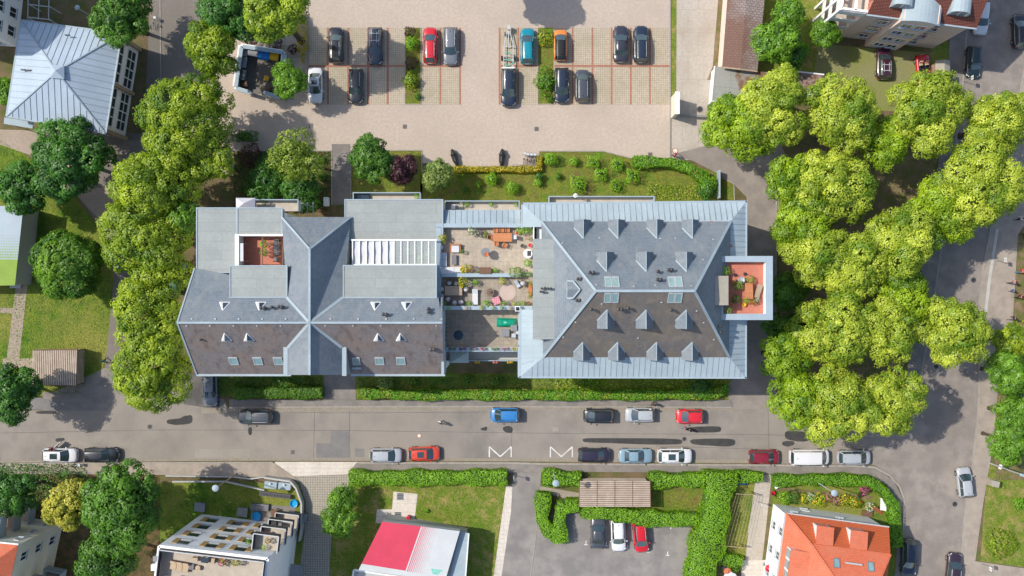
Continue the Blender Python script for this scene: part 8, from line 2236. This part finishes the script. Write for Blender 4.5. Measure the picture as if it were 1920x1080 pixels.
# covered motorcycles, bicycles
MAT['bike_cover'] = M('black cover cloth', (.018, .02, .022), .45, .15, 3, bmp=.4, bscale=6)
def covered_bike(px, py, ang, label):
    m = MB(); nx, ny = 14, 8; vs = []
    for i in range(nx+1):
        u = 2*i/nx-1; hw = .36*(1-.55*u*u) + .10*math.exp(-((u-.35)/.14)**2); hh = .95 + .22*math.exp(-((u-.42)/.2)**2) - .35*max(0, abs(u)-.6)
        for j in range(ny+1):
            a = math.pi*j/ny; vs.append((u*1.02, -math.cos(a)*hw*(1+.10*math.sin(5*a+i)), .03 + hh*math.sin(a)**.75*(1+.03*math.sin(i*2.3))))
    m.add(vs, [(i*(ny+1)+j, i*(ny+1)+j+1, (i+1)*(ny+1)+j+1, (i+1)*(ny+1)+j) for i in range(nx) for j in range(ny)] + [tuple(range(ny+1)), tuple(range(nx*(ny+1), (nx+1)*(ny+1)))])
    t = lthing('covered_motorcycle', label, 'motorcycle', P(px, py), R_(ang), 'motorcycles under black covers'); m.build('cover', MAT['bike_cover'], t, smooth=60)
    for x in (-.68, .68): m = MB(); m.tube([(x, -.06, .3), (x, .06, .3)], .29, 14); m.build('wheel', MAT['rubber'], t)
covered_bike(852.5, 296, 108, 'motorcycle under black cover at the left hedge end'); covered_bike(941, 296, 86, 'motorcycle under black cover close to the bicycle stand')
def bicycle(px, py, ang, col, label, group=None):
    t = lthing('bicycle', label, 'bicycle', P(px, py), R_(ang), group); fm = paint('bicycle paint ' + label[:9], col)
    for x in (-.52, .52):
        m = MB(); vs = []; K = 18
        for k in range(K):
            a = 2*math.pi*k/K
            for r, y in ((.34, 0), (.325, .02), (.31, 0), (.325, -.02)): vs.append((x + r*math.cos(a), y, .34 + r*math.sin(a)))
        m.add(vs, [(k*4+j, k*4+(j+1) % 4, ((k+1) % K)*4+(j+1) % 4, ((k+1) % K)*4+j) for k in range(K) for j in range(4)]); w = m.build('wheel', MAT['rubber'], t)
        m = MB()
        for k in range(8): a = math.pi*k/8; m.bar((x-.31*math.cos(a), 0, .34-.31*math.sin(a)), (x+.31*math.cos(a), 0, .34+.31*math.sin(a)), .008)
        m.build('spokes', MAT['galv'], w)
    m = MB()
    for a, b in (((-.52, 0, .34), (-.08, 0, .30)), ((-.52, 0, .34), (-.18, 0, .80)), ((-.08, 0, .30), (-.20, 0, .88)), ((-.08, 0, .30), (.38, 0, .82)), ((-.18, 0, .78), (.36, 0, .86)), ((.52, 0, .34), (.34, 0, .98))): m.tube([a, b], .022, 6)
    m.build('frame', fm, t); m = MB(); m.obox((-.22, 0, .93), (.26, .15, .06)); m.build('saddle', MAT['black_trim'], t, bevel=.02)
    m = MB(); m.tube([(.22, -.30, 1.02), (.34, -.1, 1.0), (.34, .1, 1.0), (.22, .30, 1.02)], .016, 6); m.build('handlebar', MAT['dark_metal'], t); m = MB(); m.obox((.5, 0, .80), (.3, .32, .2)); m.build('basket', MAT['galv'], t)
    m = MB(); m.bar((-.08, -.16, .28), (-.08, .16, .28), .03); m.build('pedals', MAT['dark_metal'], t)
BK = 'bicycles in the stand by the yellow hedge'
for x, y, a, c, lab in ((983, 297, 80, (.5, .5, .5), 'silver bicycle, leftmost in the bicycle stand'), (989, 298.5, 84, (.02, .02, .025), 'black bicycle second from left in the stand'), (996, 299, 88, (.04, .08, .2), 'dark blue bicycle second from right in the stand'), (1002, 299, 84, (.3, .3, .32), 'grey bicycle next to the yellow hedge corner')): bicycle(x, y, a, c, lab, BK)
bicycle(293, 44, 78, (.0, .16, .15), 'teal bicycle leaning in the shaded lane'); bicycle(447, 871, 12, (.55, .55, .55), 'pale bicycle lying near the black estate on the pavement') if False else None
bicycle(146, 871, 10, (.6, .6, .6), 'pale bicycle on the pavement below the white and black cars')
rk = lthing('bicycle_stand', 'low galvanised bicycle stand along the yellow hedge', 'bicycle stand', P(970, 308)); m = MB(); m.bar((-.9, 0, .05), (2.3, 0, .05), .05); m.bar((-.9, -.5, .05), (2.3, -.5, .05), .05); m.build('rail', MAT['galv'], rk)
for k in range(7): m = MB(); x = -.7+k*.48; m.tube([(x, -.5, .05), (x, -.45, .5), (x, -.05, .5), (x, 0, .05)], .014, 6); m.build('hoop', MAT['galv'], rk)
# gardens
MAT['pool_blue'] = M('blue pool vinyl', (.01, .30, .62), .35, .06, 2)
for x, y, r, lab in ((551, 944, .48, 'small blue paddling pool in the garden corner'), (481, 967.5, .55, 'larger blue paddling pool beside dark garden furniture')):
    p = P(x, y, .2); m = MB(); m.lathe([(r, 0), (r*1.06, .18), (r, .32), (r*.86, .30), (r*.84, .12), (.01, .11)], (p.x, p.y, .02), 24); m.solo('paddling_pool', MAT['pool_blue'], lab, 'pool', 'blue paddling pools', smooth=50)
for x, lab in ((509, 'left of two white storage boxes by the drive'), (535, 'right of two white storage boxes by the drive')):
    p = P(x, 908 + (x-509)*.08, .4); m = MB(); m.obox((p.x, p.y, .45), (1.45, .8, .9), R_(-6)); o = m.solo('storage_box', MAT['white'], lab, 'box', 'white storage boxes by the drive', bevel=.02); m = MB(); m.obox((0, 0, .93), (1.52, .86, .06), R_(-6)); m.build('lid', MAT['cap'], o); m = MB(); m.lathe([(.07, .96), (.1, 1.25), (.02, 1.3)], (0, .2, 0), 10); m.build('handle', MAT['white'], o)
p = P(517, 928, .3); m = MB(); m.obox((p.x, p.y, .3), (3.9, .5, .55), R_(-7)); o = m.solo('planter_trough', MAT['pot_grey'], 'long dark lattice trough behind the white storage boxes', 'planter', bevel=.01)
m = MB()
for k in range(22): m.obox((-1.85+k*.176, .0+(-1.85+k*.176)*-.12, .59), (.07, .42, .04), R_(-7))
m.build('lattice', MAT['dark_metal'], o)
def garden_wall(pts, h, w, mat, label, name='garden_wall', cap=None):
    m = MB()
    for a, b in zip(pts[:-1], pts[1:]): m.bar(P(*a).xy.to_3d()+Vector((0, 0, h/2)), P(*b).xy.to_3d()+Vector((0, 0, h/2)), w, h)
    return m.solo(name, MAT[mat], label, 'wall')
garden_wall([(500, 892), (548, 899), (559, 912), (569, 940), (569, 985), (565, 1010)], 1.3, .2, 'grey_wall', 'curved grey garden wall along the paver drive')
garden_wall([(313, 891), (440, 893), (470, 897), (500, 893)], .5, .14, 'grey_wall', 'low white garden wall along the pavement')
garden_wall([(325, 902), (425, 902), (470, 912), (497, 918)], .45, .16, 'grey_wall', 'low pale retaining wall bending through the lawn')
garden_wall([(1452, 893), (1640, 891)], .3, .12, 'pale_wood', 'low wooden edging between pavement and hedge')
lounger(489, 950, 0.0, .9, 2.2, -4, 'dark_metal', 'pot_grey', 'dark garden lounge sofa on the paved garden corner'); table(517, 960, 0, .8, .95, 10, 'brown_wood', 'brown patterned garden table beside the dark lounge'); 
sheet('terrace_slabs', [(472, 944), (555, 950), (552, 985), (470, 978)], 5, G['walk_grey'])
m = MB(); p = P(547, 968, .4); m.box(p.x-.4, p.y-.6, 0, p.x+.4, p.y+.6, .9); m.solo('garden_grill', MAT['grey_metal'], 'grey garden grill unit by the drive wall', 'grill', bevel=.02)
p = P(1858, 904); m = MB(); m.obox((0, 0, .62), (.95, .75, 1.2), R_(-12)); m.obox((0, 0, .03), (1.05, .85, .06), R_(-12)); o = m.solo('utility_cabinet', MAT['felt_beige'], 'cream utility cabinet on dry grass beside the pavement', 'cabinet', bevel=.015); o.location = (p.x, p.y, .0)
t = lthing('garden_bench', 'white garden bench against the corner house hedge', 'bench', P(1652, 944), R_(178)); m = MB(); m.box(-.25, -.75, .40, .25, .75, .45); m.build('seat', MAT['white'], t); m = MB(); m.obox((-.27, 0, .68), (.05, 1.5, .45), 0, 0, -.15); m.build('backrest', MAT['white'], t)
for y in (-.65, .65): m = MB(); m.box(-.22, y-.03, 0, .22, y+.03, .40); m.build('leg', MAT['white'], t)
sl_ = lthing('garden_slide', 'small orange garden slide near the white bench', 'slide', P(1644, 956), R_(-35)); m = MB(); m.add([(-.9, -.22, 1.1), (.8, -.22, .12), (.8, .22, .12), (-.9, .22, 1.1), (-.9, -.22, 1.02), (.8, -.22, .04), (.8, .22, .04), (-.9, .22, 1.02)], [(0,1,2,3),(7,6,5,4),(0,4,5,1),(2,6,7,3),(1,5,6,2),(3,7,4,0)]); m.build('chute', MAT['terracotta'], sl_); m = MB(); m.bar((-.95, -.2, 0), (-.9, -.2, 1.1), .05); m.bar((-.95, .2, 0), (-.9, .2, 1.1), .05); m.build('ladder', MAT['yellow_plastic'], sl_)
m = MB(); p = P(1626, 963, .2); m.box(p.x-.65, p.y-.35, 0, p.x+.65, p.y+.35, .3); m.solo('sandpit', MAT['brown_wood'], 'brown wooden sandpit frame beside the orange slide', 'sandpit', bevel=.01)
for x, y, a, mt, lab in ((1454, 911, -60, 'white', 'white garden chair at the path end of the corner garden'), (1448, 923, 30, 'red_pot', 'red garden chair at the path end of the corner garden')): chair(x, y, 0, a, mt, mt, lab, 'chairs at the corner garden path')
parasol(1434, 1058, 0, .45, 1.9, MAT['red_pot'], 'small red parasol beside the white house wall'); parasol(1363, 1078, 0, .95, 2.2, MAT['cushion_white'], 'pale garden parasol cut by the bottom edge'); parasol(1358, 1064, 0, .5, 2.0, MAT['terracotta'], 'orange garden parasol behind the pale one')
for x, lab in ((1387, 'left of two blue crates under the hedge stub'), (1397, 'right of two blue crates under the hedge stub')):
    p = P(x, 905, .2); m = MB(); m.box(p.x-.3, p.y-.22, .02, p.x+.3, p.y+.22, .07); m.box(p.x-.3, p.y-.22, .07, p.x-.27, p.y+.22, .38); m.box(p.x+.27, p.y-.22, .07, p.x+.3, p.y+.22, .38); m.box(p.x-.27, p.y-.22, .07, p.x+.27, p.y-.19, .38); m.box(p.x-.27, p.y+.19, .07, p.x+.27, p.y+.22, .38); m.solo('crate', MAT['pot_blue'], lab, 'crate', 'blue crates under the hedge stub')
cl = thing('clothes_drying_frame', 'wooden clothes drying frame with white lines over the lawn', 'drying frame', P(1388, 975)); A_, B_ = [P(x, y, 1.8) for x, y in ((1381, 926), (1416, 928))]; C2, D2 = P(1395, 1027, 1.8), P(1352, 1023, 1.8)
m = MB(); m.bar(A_, B_, .07); m.bar(D2, C2, .07); m.build('crossbar', MAT['pale_wood'], cl); m = MB()
for k in range(8): u = k/7; m.bar(A_.lerp(B_, u), D2.lerp(C2, u), .022)
m.build('line', MAT['pale_wood'], cl)
for q in (A_, B_, C2, D2): m = MB(); m.box(q.x-.05, q.y-.05, 0, q.x+.05, q.y+.05, 1.77); m.build('post', MAT['brown_wood'], cl)
m = MB(); p = P(641, 383, .5); m.obox((p.x, p.y, .5), (.6, 1.1, 1.0)); m.v = [(v[0]-1.9, v[1]+.3, v[2]) for v in m.v]; m.solo('letterbox_unit', MAT['white'], 'white letterbox unit beside the paved path', 'letterbox', bevel=.02)
# ------------------------------------------------------------------ people
CLOTH = {}
def cloth(name, col):
    if name not in CLOTH: CLOTH[name] = M(name + ' cloth', col, .9, .1, 8)
    return CLOTH[name]
def skin_mesh(name, verts, edges, radii, mat, parent, root=0, sub=1):
    me = bpy.data.meshes.new(name); me.from_pydata(verts, edges, []); me.materials.append(mat)
    o = bpy.data.objects.new(name, me); COL.objects.link(o); o.parent = parent
    sk_ = o.modifiers.new('skin', 'SKIN')
    d = me.skin_vertices[0].data
    for i, r in enumerate(radii): d[i].radius = (r, r); d[i].use_root = (i == root)
    sk_.use_smooth_shade = True
    s = o.modifiers.new('smooth', 'SUBSURF'); s.levels = sub; s.render_levels = sub
    return o
def person(px, py, ang, label, top, trousers, hair, h=1.72, stride=.28, arm=.25, group=None, z=0.0, skirt=False):
    t = lthing('person', label, 'person', P(px, py, z), R_(ang), group); s = h/1.72
    V, E, RR = [], [], []
    def v(x, y, zz, r, p=None):
        V.append((x*s, y*s, zz*s)); RR.append(r*s); i = len(V)-1
        if p is not None: E.append((p, i))
        return i
    pel = v(0, 0, .94, .12); sp = v(0, 0, 1.12, .115, pel); chs = v(.01, 0, 1.32, .13, sp); nk = v(.0, 0, 1.47, .055, chs); hd = v(.02, 0, 1.56, .075, nk); hd2 = v(.02, 0, 1.66, .085, hd)
    v(.105, 0, 1.585, .018, hd)                      # nose
    segs = {'arm': [], 'leg': []}
    for sd in (-1, 1):
        st = stride*sd
        hip = v(0, .09*sd, .88, .085, pel); kn = v(st*.55+.03, .095*sd, .49, .058, hip); an = v(st, .095*sd, .09, .04, kn); v(st+.14, .10*sd, .035, .035, an)
        segs['leg'].append((V[hip], V[kn], V[an]))
        sh = v(0, .18*sd, 1.40, .058, chs); el = v(-arm*.6*sd, .23*sd, 1.14, .042, sh); wr = v(-arm*1.1*sd+.10, .22*sd, .92, .030, el); pm = v(-arm*1.2*sd+.12, .22*sd, .86, .032, wr)
        segs['arm'].append((V[sh], V[el], V[wr]))
        wx, wy, wz = -arm*1.2*sd+.12, .22*sd, .86
        for k, (dx, ln) in enumerate(((-.030, .055), (-.010, .068), (.010, .072), (.030, .062))):
            f1 = v(wx+dx, wy, wz-.05, .010, pm); f2 = v(wx+dx+.006, wy-.012*sd, wz-.05-ln*.6, .009, f1); v(wx+dx+.012, wy-.03*sd, wz-.05-ln, .008, f2)
        th = v(wx+.045, wy-.01*sd, wz-.005, .011, pm); v(wx+.058, wy-.028*sd, wz-.045, .009, th)
    skin_mesh('body', V, E, RR, MAT['skin'], t)
    a, b = segs['arm']; L_ = lambda q: tuple(q)
    tv = [V[pel], V[sp], V[chs], (V[nk][0], V[nk][1], V[nk][2]-.05*s)]; te = [(0, 1), (1, 2), (2, 3)]; tr = [.135*s, .135*s, .15*s, .07*s]
    for q in (a, b):
        i = len(tv); tv += [q[0], q[1], tuple(Vector(q[1]).lerp(Vector(q[2]), .75))]; te += [(2, i), (i, i+1), (i+1, i+2)]; tr += [.075*s, .058*s, .045*s]
    skin_mesh('top', tv, te, tr, top, t, 1)
    lv = [(0, 0, .97*s), (0, 0, .90*s)]; le = [(0, 1)]; lr = [.135*s, .13*s]
    for q in segs['leg']:
        i = len(lv); lv += [q[0], q[1], tuple(Vector(q[1]).lerp(Vector(q[2]), .9))]; le += [(1, i), (i, i+1), (i+1, i+2)]; lr += [.10*s, .075*s, .06*s]
    skin_mesh('trousers', lv, le, lr, trousers, t, 1)
    m = MB(); vs, fs = blob_core((.0, 0, 1.655*s), (.124*s, .118*s, .122*s), 12, 8); m.add([q if not (q[0] > .06*s and q[2] < 1.64*s) else (q[0]*.6, q[1]*.9, q[2]) for q in vs], fs); m.build('hair', hair, t, smooth=60)
    for q in segs['leg']: m = MB(); m.obox((q[2][0]+.06*s, q[2][1], .045*s), (.27*s, .10*s, .085*s)); m.build('shoe', MAT['black_trim'], t, bevel=.03)
    for sd in (-1, 1): m = MB(); vs, fs = blob_core((.098*s, .032*s*sd, 1.62*s), (.012*s, .014*s, .010*s), 6, 4); m.add(vs, fs); m.build('eye', MAT['lens'], t)
    return t
HB = M('brown hair', (.045, .025, .015), .7, .2, 9); HK = M('black hair', (.012, .011, .011), .6, .2, 9); HF = M('fair hair', (.30, .21, .10), .7, .15, 9)
white_c, black_c, blue_c, jean_c, red_c, pink_c, violet_c, grey_c, teal_c, crim_c = [cloth(n, c) for n, c in (('white', (.62, .62, .62)), ('black', (.015, .015, .017)), ('blue', (.02, .12, .42)), ('denim', (.04, .07, .14)), ('red', (.42, .03, .03)), ('rose', (.45, .22, .26)), ('violet', (.35, .10, .42)), ('grey', (.16, .16, .17)), ('teal', (.01, .22, .19)), ('crimson', (.52, .01, .10)))]
PG = 'walkers on the wide pavement at the right edge'
person(828, 791, 190, 'person in white top walking alone along the street', white_c, grey_c, HK)
person(1281, 802, 5, 'child in violet jacket walking beside the signal red car', violet_c, blue_c, HF, 1.2, .2); person(1290, 804, 10, 'person in black clothes right behind the violet child', black_c, black_c, HK, 1.6, .2)
person(1224, 756, 200, 'person in black on the pavement beside the silver hatchback', black_c, black_c, HK, z=.1); person(1219.5, 765.5, 60, 'person in white top at the silver hatchback door', white_c, grey_c, HB, stride=.12)
person(1263, 293, 120, 'person in crimson jacket by the end of the curved hedge', crim_c, black_c, HB, stride=.1)
person(104, 839, 200, 'person in red top leaning at the open door of the white car', red_c, jean_c, HB, 1.65, .1)
person(201, 676, 70, 'person in teal jacket on the path under the left trees', teal_c, black_c, HK)
person(1907, 411, 180, 'walker in white shirt in the shade below the big linden', white_c, black_c, HK, group=PG, z=.1); person(1917, 443, 100, 'walker in blue jacket cut by the right edge', blue_c, black_c, HK, group=PG, z=.1); person(1907, 509, 0, 'walker in red top and blue trousers', red_c, cloth('bright blue', (.05, .20, .40)), HF, group=PG, z=.1)
person(1893, 529, 0, 'walker in rose jacket with long stride', pink_c, black_c, HB, stride=.40, group=PG, z=.1); person(1894, 545, 185, 'child in blue jacket between two adult walkers', blue_c, jean_c, HB, 1.25, .2, group=PG, z=.1); person(1905, 556, 0, 'walker in dark red top below the blue child', cloth('dark red', (.18, .03, .03)), black_c, HK, group=PG, z=.1); person(1893, 596, 200, 'walker in black with white bag lower down the pavement', black_c, grey_c, HB, group=PG, z=.1)
